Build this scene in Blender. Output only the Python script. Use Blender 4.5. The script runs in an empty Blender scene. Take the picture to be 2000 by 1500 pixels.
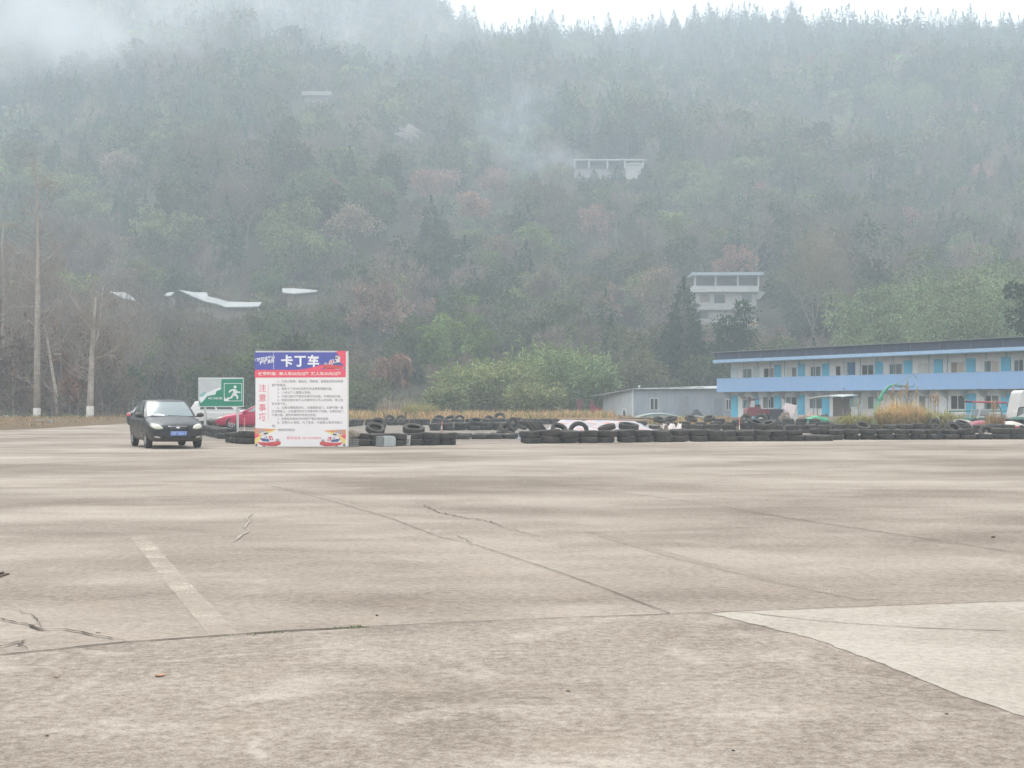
import bpy, bmesh, math, random
import numpy as np
from mathutils import Vector, Matrix
from mathutils.bvhtree import BVHTree
C = bpy.context.scene.collection
D = bpy.data
SC = bpy.context.scene
PI = math.pi
rnd = random.Random(7)
rng = np.random.default_rng(11)
F, CX, HY, H = 2950.0, 1000.0, 788.0, 1.35      # focal length, centre column and horizon of the 2000 x 1500 photograph; eye height
HAZE = .00125

def at(px, py, Y):
    return Vector(((px - CX) / F * Y, Y, H + (HY - py) / F * Y))
def gnd(px, py):
    Y = F * H / (py - HY)
    return Vector(((px - CX) / F * Y, Y, 0))

def gp(px, py): p = gnd(px, py); return (p.x, p.y)

# ------------------------------------------------------------------ materials
def newmat(name):
    m = D.materials.new(name); m.use_nodes = True
    nt = m.node_tree; b = nt.nodes['Principled BSDF']
    return m, nt, b
def N(nt, t, **kw):
    n = nt.nodes.new(t)
    for k, v in kw.items():
        if k in n.inputs.keys() if isinstance(k, str) else False: n.inputs[k].default_value = v
        else: setattr(n, k, v)
    return n
def ramp(nt, fac, stops):
    r = nt.nodes.new('ShaderNodeValToRGB')
    e = r.color_ramp.elements
    while len(e) < len(stops): e.new(0.5)
    for el, (p, c) in zip(e, stops):
        el.position = p
        el.color = (c, c, c, 1) if isinstance(c, (int, float)) else (*c, 1)
    nt.links.new(fac, r.inputs['Fac']); return r.outputs['Color']
def noise(nt, vec, scale, detail=4, rough=.55, dist=0):
    n = nt.nodes.new('ShaderNodeTexNoise')
    n.inputs['Scale'].default_value = scale; n.inputs['Detail'].default_value = detail
    n.inputs['Roughness'].default_value = rough; n.inputs['Distortion'].default_value = dist
    if vec is not None: nt.links.new(vec, n.inputs['Vector'])
    return n.outputs['Fac']
def mix(nt, fac, a, b, mode='MIX'):
    m = nt.nodes.new('ShaderNodeMix'); m.data_type = 'RGBA'; m.blend_type = mode
    for sock, v in ((m.inputs[0], fac), (m.inputs[6], a), (m.inputs[7], b)):
        if hasattr(v, 'is_output'): nt.links.new(v, sock)
        elif isinstance(v, (int, float)): sock.default_value = v if sock == m.inputs[0] else (v, v, v, 1)
        else: sock.default_value = (*v, 1)
    return m.outputs[2]
def math_(nt, op, a, b=0.0):
    m = nt.nodes.new('ShaderNodeMath'); m.operation = op
    for s, v in ((m.inputs[0], a), (m.inputs[1], b)):
        if hasattr(v, 'is_output'): nt.links.new(v, s)
        else: s.default_value = v
    return m.outputs[0]
def objco(nt, scale=None, out='Object'):
    t = nt.nodes.new('ShaderNodeTexCoord').outputs[out]
    if scale:
        mp = nt.nodes.new('ShaderNodeMapping'); mp.inputs['Scale'].default_value = scale
        nt.links.new(t, mp.inputs['Vector']); return mp.outputs['Vector']
    return t
def bump(nt, b, h, strength=.4, dist=.02):
    n = nt.nodes.new('ShaderNodeBump'); n.inputs['Strength'].default_value = strength; n.inputs['Distance'].default_value = dist
    nt.links.new(h, n.inputs['Height']); nt.links.new(n.outputs['Normal'], b.inputs['Normal'])
_mats = {}
def M(name, col, rough=.7, metal=0, grime=.25, gscale=2.5, spec=.4, coat=0, dirt=None):
    """a painted / plain surface with uneven weathering"""
    if name in _mats: return _mats[name]
    m, nt, b = newmat(name)
    v = objco(nt)
    n1 = noise(nt, v, gscale, 6, .65)
    n2 = noise(nt, objco(nt, (3, 3, .6)), gscale * 1.7, 5, .6)
    d = dirt or tuple(c * .55 + .02 for c in col)
    f = math_(nt, 'MULTIPLY', ramp(nt, n1, [(.42, 0), (.72, 1)]), grime)
    c = mix(nt, f, col, d)
    f2 = math_(nt, 'MULTIPLY', ramp(nt, n2, [(.5, 0), (.75, 1)]), grime * .7)
    c = mix(nt, f2, c, d)
    nt.links.new(c, b.inputs['Base Color'])
    nt.links.new(math_(nt, 'ADD', math_(nt, 'MULTIPLY', n1, .2), rough - .1), b.inputs['Roughness'])
    b.inputs['Metallic'].default_value = metal
    b.inputs['Specular IOR Level'].default_value = spec
    b.inputs['Coat Weight'].default_value = coat
    _mats[name] = m
    return m
def flat(name, col, rough=.6):
    return M(name, col, rough, grime=.12, gscale=4)

# ------------------------------------------------------------------ object helpers
def tag(o, label=None, cat=None, group=None, kind=None):
    if label: o['label'] = label
    if cat: o['category'] = cat
    if group: o['group'] = group
    if kind: o['kind'] = kind
    return o
def thing(name, label, cat, loc=(0, 0, 0), rz=0, group=None):
    o = D.objects.new(name, None); C.objects.link(o)
    o.location = loc; o.rotation_euler = (0, 0, rz); o.empty_display_size = .3
    return tag(o, label, cat, group)
def link(name, me, mats=(), parent=None, smooth=False, loc=None, rot=None):
    o = D.objects.new(name, me); C.objects.link(o)
    for m in (mats if isinstance(mats, (list, tuple)) else [mats]): me.materials.append(m)
    if parent: o.parent = parent
    if loc is not None: o.location = loc
    if rot is not None: o.rotation_euler = rot
    if smooth: me.polygons.foreach_set('use_smooth', [True] * len(me.polygons))
    return o
def copy_tree(o, parent=None):
    c = o.copy(); C.objects.link(c)
    if parent: c.parent = parent
    for ch in list(o.children): copy_tree(ch, c)
    return c

class B:
    """collects shapes into one mesh"""
    def __init__(s): s.v, s.f, s.m = [], [], []
    def add(s, vs, fs, mi=0):
        k = len(s.v); s.v += [tuple(p) for p in vs]
        for f in fs: s.f.append(tuple(i + k for i in f)); s.m.append(mi)
        return s
    def box(s, c, d, rz=0, mi=0, mat=None):
        x, y, z = d[0] / 2, d[1] / 2, d[2] / 2
        mt = mat or (Matrix.Translation(c) @ Matrix.Rotation(rz, 4, 'Z'))
        vs = [mt @ Vector(p) for p in ((-x, -y, -z), (x, -y, -z), (x, y, -z), (-x, y, -z), (-x, -y, z), (x, -y, z), (x, y, z), (-x, y, z))]
        return s.add(vs, [(0, 3, 2, 1), (4, 5, 6, 7), (0, 1, 5, 4), (1, 2, 6, 5), (2, 3, 7, 6), (3, 0, 4, 7)], mi)
    def box2(s, a, b, mi=0):
        return s.box([(a[i] + b[i]) / 2 for i in range(3)], [abs(b[i] - a[i]) for i in range(3)], 0, mi)
    def tube(s, pts, r, n=8, mi=0, caps=True):
        pts = [Vector(p) for p in pts]
        rs = r if isinstance(r, (list, tuple)) else [r] * len(pts)
        rings = []
        ref = None
        for i, p in enumerate(pts):
            t = (pts[min(i + 1, len(pts) - 1)] - pts[max(i - 1, 0)]).normalized()
            if ref is None: ref = Vector((0, 0, 1)) if abs(t.z) < .9 else Vector((1, 0, 0))
            a = t.cross(ref).normalized(); b = t.cross(a).normalized()
            rings.append([p + (a * math.cos(2 * PI * k / n) + b * math.sin(2 * PI * k / n)) * rs[i] for k in range(n)])
        vs = [q for R in rings for q in R]
        fs = [(i * n + k, i * n + (k + 1) % n, (i + 1) * n + (k + 1) % n, (i + 1) * n + k) for i in range(len(pts) - 1) for k in range(n)]
        if caps: fs += [tuple(range(n))[::-1], tuple((len(pts) - 1) * n + k for k in range(n))]
        return s.add(vs, fs, mi)
    def lathe(s, prof, n=24, axis='Z', c=(0, 0, 0), mi=0, closed=False):
        vs = []
        for r, z in prof:
            for k in range(n):
                a = 2 * PI * k / n
                p = (r * math.cos(a), r * math.sin(a), z)
                if axis == 'Y': p = (p[0], p[2], p[1])
                if axis == 'X': p = (p[2], p[0], p[1])
                vs.append((p[0] + c[0], p[1] + c[1], p[2] + c[2]))
        L = len(prof)
        fs = [(i * n + k, i * n + (k + 1) % n, ((i + 1) % L) * n + (k + 1) % n, ((i + 1) % L) * n + k) for i in range(L if closed else L - 1) for k in range(n)]
        return s.add(vs, fs, mi)
    def prism(s, poly, axis, a, b, mi=0):
        """2-D polygon extruded along an axis from a to b"""
        def P(u, v, w): return {'X': (w, u, v), 'Y': (u, w, v), 'Z': (u, v, w)}[axis]
        n = len(poly)
        vs = [P(u, v, a) for u, v in poly] + [P(u, v, b) for u, v in poly]
        fs = [tuple(range(n))[::-1], tuple(range(n, 2 * n))] + [(k, (k + 1) % n, n + (k + 1) % n, n + k) for k in range(n)]
        return s.add(vs, fs, mi)
    def mesh(s, name):
        me = D.meshes.new(name); me.from_pydata(s.v, [], s.f)
        me.polygons.foreach_set('material_index', s.m)
        bm = bmesh.new(); bm.from_mesh(me); bmesh.ops.recalc_face_normals(bm, faces=bm.faces); bm.to_mesh(me); bm.free()
        me.update(); return me
    def build(s, name, mats, parent=None, smooth=False, bevel=0, loc=None, rot=None, auto=None):
        o = link(name, s.mesh(name), mats, parent, smooth, loc, rot)
        if bevel:
            md = o.modifiers.new('bevel', 'BEVEL'); md.width = bevel; md.segments = 2; md.limit_method = 'ANGLE'
        if smooth and auto:
            o.data.set_sharp_from_angle(angle=math.radians(auto))
        return o

def text(name, s, mat, parent, x0, x1, zc, hh, y, offset=0.0, italic=0, rot=0, spacing=1.0):
    """lettering as a flat mesh fitted to a box: x0..x1 wide, centre height zc, hh high, standing at local y"""
    cu = D.curves.new(name, 'FONT'); cu.body = s; cu.size = 1; cu.offset = offset; cu.resolution_u = 2; cu.shear = italic; cu.space_character = spacing
    o = D.objects.new(name, cu); C.objects.link(o)
    dg = bpy.context.evaluated_depsgraph_get()
    me = D.meshes.new_from_object(o.evaluated_get(dg))
    D.objects.remove(o); D.curves.remove(cu)
    n = len(me.vertices)
    co = np.empty(n * 3); me.vertices.foreach_get('co', co); co = co.reshape(n, 3)
    lo, hi = co.min(0), co.max(0)
    sx = (x1 - x0) / max(hi[0] - lo[0], 1e-6); sz = hh / max(hi[1] - lo[1], 1e-6)
    X = (co[:, 0] - (lo[0] + hi[0]) / 2) * sx; Z = (co[:, 1] - (lo[1] + hi[1]) / 2) * sz
    c, q = math.cos(rot), math.sin(rot)
    out = np.stack([X * c - Z * q + (x0 + x1) / 2, np.full(n, y), X * q + Z * c + zc], 1)
    me.vertices.foreach_set('co', out.ravel()); me.materials.clear(); me.update()
    return link(name, me, mat, parent)

# ------------------------------------------------------------------ camera, render settings
cam = D.cameras.new('camera'); co = D.objects.new('camera', cam); C.objects.link(co)
co.location = (0, 0, H); co.rotation_euler = (PI / 2, 0, 0)
cam.sensor_width = 36; cam.lens = F / 2000 * 36; cam.shift_y = (HY - 750) / 2000
cam.clip_start = .1; cam.clip_end = 6000
SC.camera = co
SC.view_settings.view_transform = 'Standard'; SC.view_settings.look = 'None'
SC.view_settings.exposure = 1.0; SC.view_settings.gamma = 1
SC.cycles.use_denoising = True
SC.cycles.max_bounces = 8; SC.cycles.diffuse_bounces = 3; SC.cycles.glossy_bounces = 3
SC.cycles.transparent_max_bounces = 8; SC.cycles.volume_bounces = 3
SC.cycles.use_adaptive_sampling = True; SC.cycles.adaptive_threshold = 0.02
SC.cycles.caustics_reflective = False; SC.cycles.caustics_refractive = False

# ------------------------------------------------------------------ daylight: overcast
W = D.worlds.new('World'); SC.world = W; W.use_nodes = True
nt = W.node_tree; bg = nt.nodes['Background']
sky = nt.nodes.new('ShaderNodeTexSky'); sky.sky_type = 'NISHITA'; sky.sun_disc = False
SUN_EL, SUN_AZ = math.radians(52), math.radians(-35)
sky.sun_elevation = SUN_EL; sky.sun_rotation = SUN_AZ
sky.air_density = 1.0; sky.dust_density = 6.0; sky.ozone_density = 1.0
hs = nt.nodes.new('ShaderNodeHueSaturation'); hs.inputs['Saturation'].default_value = .12; hs.inputs['Value'].default_value = 1.0
nt.links.new(sky.outputs[0], hs.inputs['Color'])
cl = mix(nt, .72, hs.outputs['Color'], (10.6, 11.1, 11.6))         # an even layer of cloud over the clear sky
nt.links.new(cl, bg.inputs['Color']); bg.inputs['Strength'].default_value = .1
sun = D.lights.new('sun', 'SUN'); sun.energy = 1.0; sun.angle = math.radians(25); sun.color = (1, .965, .92)
so = D.objects.new('sun', sun); C.objects.link(so)
sd = Vector((math.sin(SUN_AZ) * math.cos(SUN_EL), math.cos(SUN_AZ) * math.cos(SUN_EL), math.sin(SUN_EL)))
so.rotation_euler = sd.to_track_quat('Z', 'Y').to_euler(); so.location = sd * 300

# ------------------------------------------------------------------ terrain
def sm(t):
    t = np.clip(t, 0, 1); return t * t * (3 - 2 * t)
def T(x, y):
    x = np.asarray(x, float); y = np.asarray(y, float)
    z = np.interp(y, [0, 150, 180, 250, 300, 340, 400, 500, 600, 700, 740, 900, 1000], [0, 0, 2.2, 13, 27, 41, 61, 97, 131, 159, 163, 150, 150])
    z = z + 78 * sm((-x - 2) / 115) * sm((y - 480) / 260)
    z = z + 5 * np.exp(-((x - 18) / 22) ** 2) * sm((y - 560) / 160) + 9 * np.exp(-((x - 55) / 60) ** 2) * sm((y - 520) / 200)
    k = sm((y - 170) / 160)
    z = z + k * (5.0 * np.sin(x * .021 + 1.3 + .004 * y) + 3.0 * np.sin(x * .047 + y * .013) + 2.2 * np.sin(y * .041 + x * .017 + 2))
    return z
def T1(x, y): return float(T(x, y))

def solve(px, py, up=0.0):
    """distance at which the hillside, or a point so many metres above it, shows at a point of the photograph"""
    k = (px - CX) / F
    for Y_ in np.arange(160, 820, 1.0):
        if HY - (T1(k * Y_, Y_) + up - H) / Y_ * F <= py: return float(Y_)
    return 740.0
YS, YR, YU, YH = solve(618, 203), solve(800, 280), solve(1190, 352), solve(1420, 636)
def ground_mat():
    m, nt, b = newmat('hillside_soil')
    v = objco(nt)
    n1 = noise(nt, v, .05, 6, .6); n2 = noise(nt, v, .5, 6, .65); n3 = noise(nt, v, 4, 5, .7)
    c = ramp(nt, n1, [(.35, (.05, .055, .025)), (.5, (.07, .062, .035)), (.65, (.045, .055, .022))])
    c2 = ramp(nt, n2, [(.35, (.09, .072, .045)), (.6, (.05, .052, .026))])
    c = mix(nt, .5, c, c2); c = mix(nt, math_(nt, 'MULTIPLY', n3, .5), c, (.07, .06, .04))
    nt.links.new(c, b.inputs['Base Color']); b.inputs['Roughness'].default_value = .95; b.inputs['Specular IOR Level'].default_value = .1
    bump(nt, b, n3, .6, .1)
    return m
xs = np.concatenate([np.linspace(-1400, -330, 14), np.linspace(-300, 300, 61), np.linspace(330, 1400, 14)])
ys = np.concatenate([np.linspace(-400, 120, 14), np.linspace(130, 800, 68), np.linspace(830, 1500, 10)])
gx, gy = np.meshgrid(xs, ys); gz = T(gx, gy) - .03
nx, ny = len(xs), len(ys)
me = D.meshes.new('ground')
idx = np.arange(nx * ny).reshape(ny, nx)
q = np.stack([idx[:-1, :-1], idx[:-1, 1:], idx[1:, 1:], idx[1:, :-1]], -1).reshape(-1, 4)
me.from_pydata(np.stack([gx, gy, gz], -1).reshape(-1, 3).tolist(), [], q.tolist())
tag(link('ground', me, ground_mat(), smooth=True), kind='structure')

# ------------------------------------------------------------------ concrete yard
def concrete_mat(name, coarse, pal=None):
    """worn concrete: dark bare paste under pale dusty residue with a grainy edge"""
    m, nt, b = newmat(name)
    v = objco(nt); va = objco(nt, (.62, 1.0, 1)) if not coarse else objco(nt, (.75, 1.0, 1))
    grain = noise(nt, v, 16, 9, .82); fine = noise(nt, v, 90, 4, .8)
    big = noise(nt, va, .22, 3, .5, .4); med = noise(nt, va, .85, 5, .6, .5)
    rn = noise(nt, v, .55 if coarse else .3, 3, .5, 1.1)
    ridge = ramp(nt, math_(nt, 'ABSOLUTE', math_(nt, 'SUBTRACT', rn, .5)), [(0.0, 1), (.018, .7), (.05, 0)])
    k = .92 if coarse else .72
    DKC, MDC, LTC, VLC = pal or ((.185, .147, .115), (.26, .212, .17), (.335, .281, .229), (.44, .377, .315))
    t = math_(nt, 'ADD', math_(nt, 'MULTIPLY', big, .7 if coarse else .85), math_(nt, 'MULTIPLY', med, .6 if coarse else .45))
    t = math_(nt, 'ADD', t, math_(nt, 'MULTIPLY', math_(nt, 'SUBTRACT', grain, .5), 1.5 * k))
    t = math_(nt, 'ADD', t, math_(nt, 'MULTIPLY', math_(nt, 'SUBTRACT', fine, .5), .35 * k))
    t = math_(nt, 'ADD', t, math_(nt, 'MULTIPLY', math_(nt, 'MULTIPLY', ridge, ramp(nt, noise(nt, v, 1.4, 4, .6), [(.42, 0), (.66, 1)])), .20 if coarse else .08))
    c = ramp(nt, t, [(.50, DKC), (.62, MDC), (.74, LTC), (.92, VLC)] if coarse else [(.48, DKC), (.60, MDC), (.72, LTC), (.90, VLC)])
    dk = noise(nt, objco(nt, (.4, 1.0, 1)), .42, 5, .6, .3)
    c = mix(nt, math_(nt, 'MULTIPLY', ramp(nt, dk, [(.52, 0), (.66, 1)]), .30 if coarse else (.3 if not pal else .1)), c, (.175, .139, .108))
    c = mix(nt, math_(nt, 'MULTIPLY', ramp(nt, fine, [(.36, 1), (.46, 0)]), .55 if coarse else .3), c, (.10, .085, .07))
    pk = noise(nt, v, 1.3, 4, .6); c = mix(nt, math_(nt, 'MULTIPLY', ramp(nt, pk, [(.58, 0), (.75, 1)]), .35), c, (.36, .27, .21))
    nt.links.new(c, b.inputs['Base Color'])
    b.inputs['Roughness'].default_value = .9; b.inputs['Specular IOR Level'].default_value = .15
    bump(nt, b, math_(nt, 'ADD', grain, math_(nt, 'MULTIPLY', fine, .5)), .4 if coarse else .25, .006)
    return m
DKC, MDC, LTC, VLC = (.185, .147, .115), (.26, .212, .17), (.335, .281, .229), (.44, .377, .315)
CONC = concrete_mat('worn_concrete', False); CONC2 = concrete_mat('coarse_worn_concrete', True)
def sheet(name, poly, z, mat, jag=0, seed=0, step=.25, kind='structure'):
    r = random.Random(seed); pts = []
    n = len(poly)
    for i in range(n):
        a, c = Vector(poly[i]), Vector(poly[(i + 1) % n])
        k = max(1, int((c - a).length / step)) if jag else 1
        for t in range(k):
            p = a.lerp(c, t / k)
            if jag and t: p += Vector((r.uniform(-jag, jag), r.uniform(-jag, jag)))
            pts.append((p.x, p.y, z))
    me = D.meshes.new(name); me.from_pydata(pts, [], [tuple(range(len(pts)))])
    bm = bmesh.new(); bm.from_mesh(me); bmesh.ops.triangulate(bm, faces=bm.faces); bmesh.ops.recalc_face_normals(bm, faces=bm.faces)
    if bm.faces and sum(f.normal.z for f in bm.faces) < 0: bmesh.ops.reverse_faces(bm, faces=bm.faces)
    bm.to_mesh(me); bm.free()
    o = link(name, me, mat)
    return tag(o, kind=kind) if kind else o
sheet('yard', [(-160, -30), (120, -30), (120, 62), (40, 66), (12, 74), (8, 104), (-13, 106), (-24, 112), (-30, 146), (-160, 150)], 0.0, CONC)
sheet('yard_slab', [gp(*p) for p in ((-900, 1390), (-60, 1288), (240, 1256), (420, 1244), (560, 1234), (720, 1226), (900, 1217), (1080, 1209), (1310, 1201), (1700, 1187), (2060, 1174), (3200, 1140))] + [(30, -12), (-30, -12)], .003, CONC2)
m_track = M('track_asphalt', (.235, .20, .165), .9, grime=.8, gscale=.8, spec=.15, dirt=(.155, .135, .115))
sheet('track', [(-15.5, 62), (-12, 54), (-4, 53), (4, 56), (7.5, 72), (7.5, 101), (-12, 103), (-19, 96)], .004, m_track, .12, 3)
m_patch = concrete_mat('fresh_concrete_patch', False, ((.31, .265, .218), (.39, .338, .283), (.445, .39, .33), (.50, .44, .375)))
pt = [gp(*p) for p in ((1385, 1200), (1440, 1197), (1700, 1187), (2060, 1174), (2300, 1300), (2300, 1480), (2160, 1440), (2000, 1401), (1900, 1368), (1800, 1330), (1700, 1290), (1590, 1250), (1480, 1222))]
sheet('concrete_patch', pt, .006, m_patch, .014, 5, .07)
m_line = D.materials.new('faded_line'); m_line.use_nodes = True
nt = m_line.node_tree; b = nt.nodes['Principled BSDF']; b.inputs['Base Color'].default_value = (.56, .48, .395, 1); b.inputs['Roughness'].default_value = .9; b.inputs['Specular IOR Level'].default_value = .1
v = objco(nt); n1 = noise(nt, v, 1.6, 9, .75); n2 = noise(nt, v, 60, 4, .7)
nt.links.new(math_(nt, 'MULTIPLY', ramp(nt, n1, [(.33, .12), (.6, .95)]), ramp(nt, n2, [(.4, .4), (.6, 1)])), b.inputs['Alpha'])
m_line2 = m_line.copy(); m_line2.name = 'very_faded_line'; m_line2.node_tree.nodes['Principled BSDF'].inputs['Base Color'].default_value = (.40, .335, .27, 1)
def strip(name, pxs, w, mat, z, jag=0.0, seed=1, step=.12, kind='structure', taper=False):
    """a ribbon on the ground along photo points; w in metres"""
    r = random.Random(seed)
    P = [Vector(gp(*p)) for p in pxs]; pts = []
    for a, c in zip(P, P[1:]):
        k = max(1, int((c - a).length / step))
        pts += [a.lerp(c, t / k) for t in range(k)]
    pts.append(P[-1])
    pts = [p + Vector((r.uniform(-1, 1), r.uniform(-1, 1))) * jag for p in pts]
    vs, fs = [], []
    for i, p in enumerate(pts):
        t = (pts[min(i + 1, len(pts) - 1)] - pts[max(i - 1, 0)]).normalized(); nrm = Vector((-t.y, t.x))
        ww = w * (r.uniform(.35, 1.5) if jag else r.uniform(.93, 1.07))
        if taper: ww *= max(.15, 1 - abs(2 * i / max(1, len(pts) - 1) - 1) ** 3)
        vs += [(*(p + nrm * ww / 2), z), (*(p - nrm * ww / 2), z)]
        if i: fs.append((2 * i - 2, 2 * i - 1, 2 * i + 1, 2 * i))
    me = D.meshes.new(name); me.from_pydata(vs, [], fs)
    bm = bmesh.new(); bm.from_mesh(me)
    for f in bm.faces:
        if f.normal.z < 0: f.normal_flip()
    bm.to_mesh(me); bm.free()
    return tag(link(name, me, mat), kind=kind)
strip('yard_marking', [(272, 1050), (330, 1120), (437, 1240)], .17, m_line, .004, 0)
strip('yard_marking', [(1150, 1038), (1330, 1090), (1520, 1135), (1700, 1172)], .17, m_line2, .004, 0, 4)
m_seam = M('seam_dirt', (.085, .072, .06), .95, grime=.4, spec=.05)
m_seam2 = M('filled_seam', (.155, .13, .108), .95, grime=.4, spec=.05)
SE = [([(-60, 1288), (240, 1256), (420, 1244), (560, 1234), (720, 1226)], .028, m_seam, .006), ([(720, 1226), (900, 1217), (1080, 1209), (1310, 1201)], .014, m_seam, .005),
      ([(1310, 1201), (1400, 1198), (1700, 1186), (2050, 1174)], .009, m_seam, .004), ([(1308, 1200), (1180, 1150), (1060, 1108), (930, 1066), (860, 1050)], .008, m_seam, .004),
      ([(860, 1050), (760, 1012), (640, 977), (530, 950)], .01, m_seam2, .006), ([(-40, 1085), (140, 1072), (300, 1064), (600, 1057), (1000, 1050)], .009, m_seam2, .006),
      ([(1000, 1050), (1200, 1039), (1500, 1031)], .012, m_seam2, .008), ([(1000, 932), (1110, 951), (1240, 966), (1400, 988)], .014, m_seam2, .008),
      ([(1480, 1003), (1600, 1022), (1800, 1052), (2030, 1087)], .013, m_seam, .006), ([(1400, 988), (1480, 1003)], .011, m_seam2, .006),
      ([(200, 845), (120, 852), (-30, 862)], .06, m_seam2, .02), ([(1880, 880), (1960, 881)], .07, m_seam, .01), ([(1040, 898), (1300, 893)], .03, m_seam2, .02),
      ([(700, 985), (600, 962), (520, 948)], .007, m_seam2, .006)]
for i, (p, w, mt, j) in enumerate(SE): strip('yard_seam', p, w, mt, .0085 if i > 1 else .0075, j, i + 20)
CR = [([(-30, 1205), (20, 1215), (55, 1222), (85, 1233), (120, 1230), (160, 1237), (205, 1247), (244, 1255)], .02, .012), ([(85, 1233), (72, 1212), (60, 1202), (20, 1190)], .007, .01),
      ([(85, 1233), (60, 1238), (-10, 1236)], .006, .012), ([(-20, 1271), (30, 1258), (50, 1253), (36, 1262), (56, 1271)], .014, .008),
      ([(825, 985), (855, 1001), (905, 1012), (960, 1020), (992, 1034)], .02, .03), ([(992, 1034), (1060, 1050)], .009, .02), ([(885, 1045), (910, 1055), (925, 1069)], .008, .02)]
for i, (p, w, j) in enumerate(CR): strip('yard_crack', p, w, m_seam, .0105, j, i + 60, .05, taper=True)
m_pale = M('crack_filler', (.385, .34, .285), .9, grime=.3, spec=.1)
strip('crack_filler', [(494, 1004), (482, 1012), (487, 1020), (479, 1030), (487, 1038), (470, 1048), (458, 1058)], .020, m_pale, .0095, .008, 77, .15)
strip('crack_filler', [(1395, 1199), (1420, 1196), (1470, 1200), (1560, 1211), (1660, 1220), (1800, 1229), (2010, 1236)], .011, m_seam2, .0095, .004, 78, .06)
# drain opening at the left edge
dg_ = thing('drain_grate', 'rusty square drain grate sunk in the concrete at the left edge', 'drain', gnd(-42, 1128))
B().box((0, 0, .006), (.34, .42, .012)).build('pit_rim', M('rusty_iron', (.10, .06, .04), .9, grime=.5), dg_)
g = B()
for k in range(6): g.box((-.125 + k * .05, 0, .019), (.02, .38, .014))
g.build('bars', M('iron', (.06, .045, .035), .8, grime=.5), dg_, bevel=.003)
# ------------------------------------------------------------------ small things on the concrete
def leaf_mesh(sx, sy, seed):
    r = random.Random(seed); v = []; f = []
    for i in range(5):
        w = math.sin(PI * (i + .35) / 5) * sy
        for j in (-1, 0, 1): v.append(((i / 4 - .5) * sx, j * w / 2, .003 + .004 * abs(j) + .004 * (i / 4 - .5) ** 2 * 4 + r.uniform(0, .004)))
        if i:
            k = i * 3
            f += [(k - 3, k - 2, k + 1, k), (k - 2, k - 1, k + 2, k + 1)]
    me = D.meshes.new('fallen_leaf'); me.from_pydata(v, [], f); return me
for i, (px, py, s, col, lab) in enumerate([(312, 1322, .065, (.45, .22, .10), 'curled orange fallen leaf, the larger one on the bare foreground concrete'),
                                           (110, 1324, .035, (.36, .24, .15), 'small tan fallen leaf near the left crack on the concrete'),
                                           (1110, 1352, .035, (.3, .2, .1), 'thin brown fallen leaf on the foreground concrete right of centre')]):
    o = link('fallen_leaf', leaf_mesh(s, s * .6, i), M('leaf%d' % i, col, .7, grime=.4, gscale=30), loc=gnd(px, py), rot=(0, 0, rnd.uniform(0, 3)), smooth=True)
    tag(o, lab, 'leaf')
def pebble(name, px, py, r, col, lab):
    bm = bmesh.new(); bmesh.ops.create_icosphere(bm, subdivisions=2, radius=r)
    for v in bm.verts: v.co = Vector((v.co.x * 1.3, v.co.y, v.co.z * .6)) * rnd.uniform(.85, 1.12)
    me = D.meshes.new(name); bm.to_mesh(me); bm.free()
    p = gnd(px, py); p.z = r * .4
    tag(link(name, me, M(name + str(px), col, .9, grime=.4, gscale=30), loc=p, rot=(0, 0, rnd.uniform(0, 3))), lab, 'pebble')
pebble('pebble', 1432, 1468, .008, (.05, .05, .045), 'dark pebble lying near the bottom edge of the concrete')
pebble('pebble', 1849, 1396, .008, (.06, .055, .05), 'dark pebble beside the tip of the pale concrete patch')
pebble('pebble', 192, 1236, .012, (.4, .36, .3), 'pale chip of concrete beside the jagged crack')
pebble('pebble', 736, 1203, .009, (.08, .07, .06), 'dark stone just above the mossy seam')
pebble('pebble', 1940, 1050, .017, (.07, .06, .05), 'dark lump on the far concrete at right')
pebble('pebble', 92, 1439, .008, (.05, .045, .04), 'tiny dark pebble at the lower left of the concrete')
# ------------------------------------------------------------------ foliage
def foliage_mat(name='foliage', vary=.0, trans=.25):
    m = D.materials.new(name); m.use_nodes = True; nt = m.node_tree
    nt.nodes.remove(nt.nodes['Principled BSDF']); out = nt.nodes['Material Output']
    a = nt.nodes.new('ShaderNodeAttribute'); a.attribute_name = 'col'
    c = a.outputs['Color']
    if vary:
        oi = nt.nodes.new('ShaderNodeObjectInfo')
        h = nt.nodes.new('ShaderNodeHueSaturation'); nt.links.new(c, h.inputs['Color'])
        nt.links.new(math_(nt, 'ADD', .5 - vary * .03, math_(nt, 'MULTIPLY', oi.outputs['Random'], vary * .05)), h.inputs['Hue'])
        wn = nt.nodes.new('ShaderNodeTexWhiteNoise'); wn.noise_dimensions = '1D'; nt.links.new(oi.outputs['Random'], wn.inputs['W'])
        nt.links.new(math_(nt, 'ADD', 1 - vary * .42, math_(nt, 'MULTIPLY', wn.outputs['Value'], vary * .9)), h.inputs['Value'])
        c = h.outputs['Color']
    d = nt.nodes.new('ShaderNodeBsdfDiffuse'); t = nt.nodes.new('ShaderNodeBsdfTranslucent')
    nt.links.new(c, d.inputs['Color']); nt.links.new(c, t.inputs['Color'])
    mx = nt.nodes.new('ShaderNodeMixShader'); mx.inputs[0].default_value = trans
    nt.links.new(d.outputs[0], mx.inputs[1]); nt.links.new(t.outputs[0], mx.inputs[2]); nt.links.new(mx.outputs[0], out.inputs['Surface'])
    return m
FOL = foliage_mat('foliage', .0); FOLV = foliage_mat('foliage_varied', .8)

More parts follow.
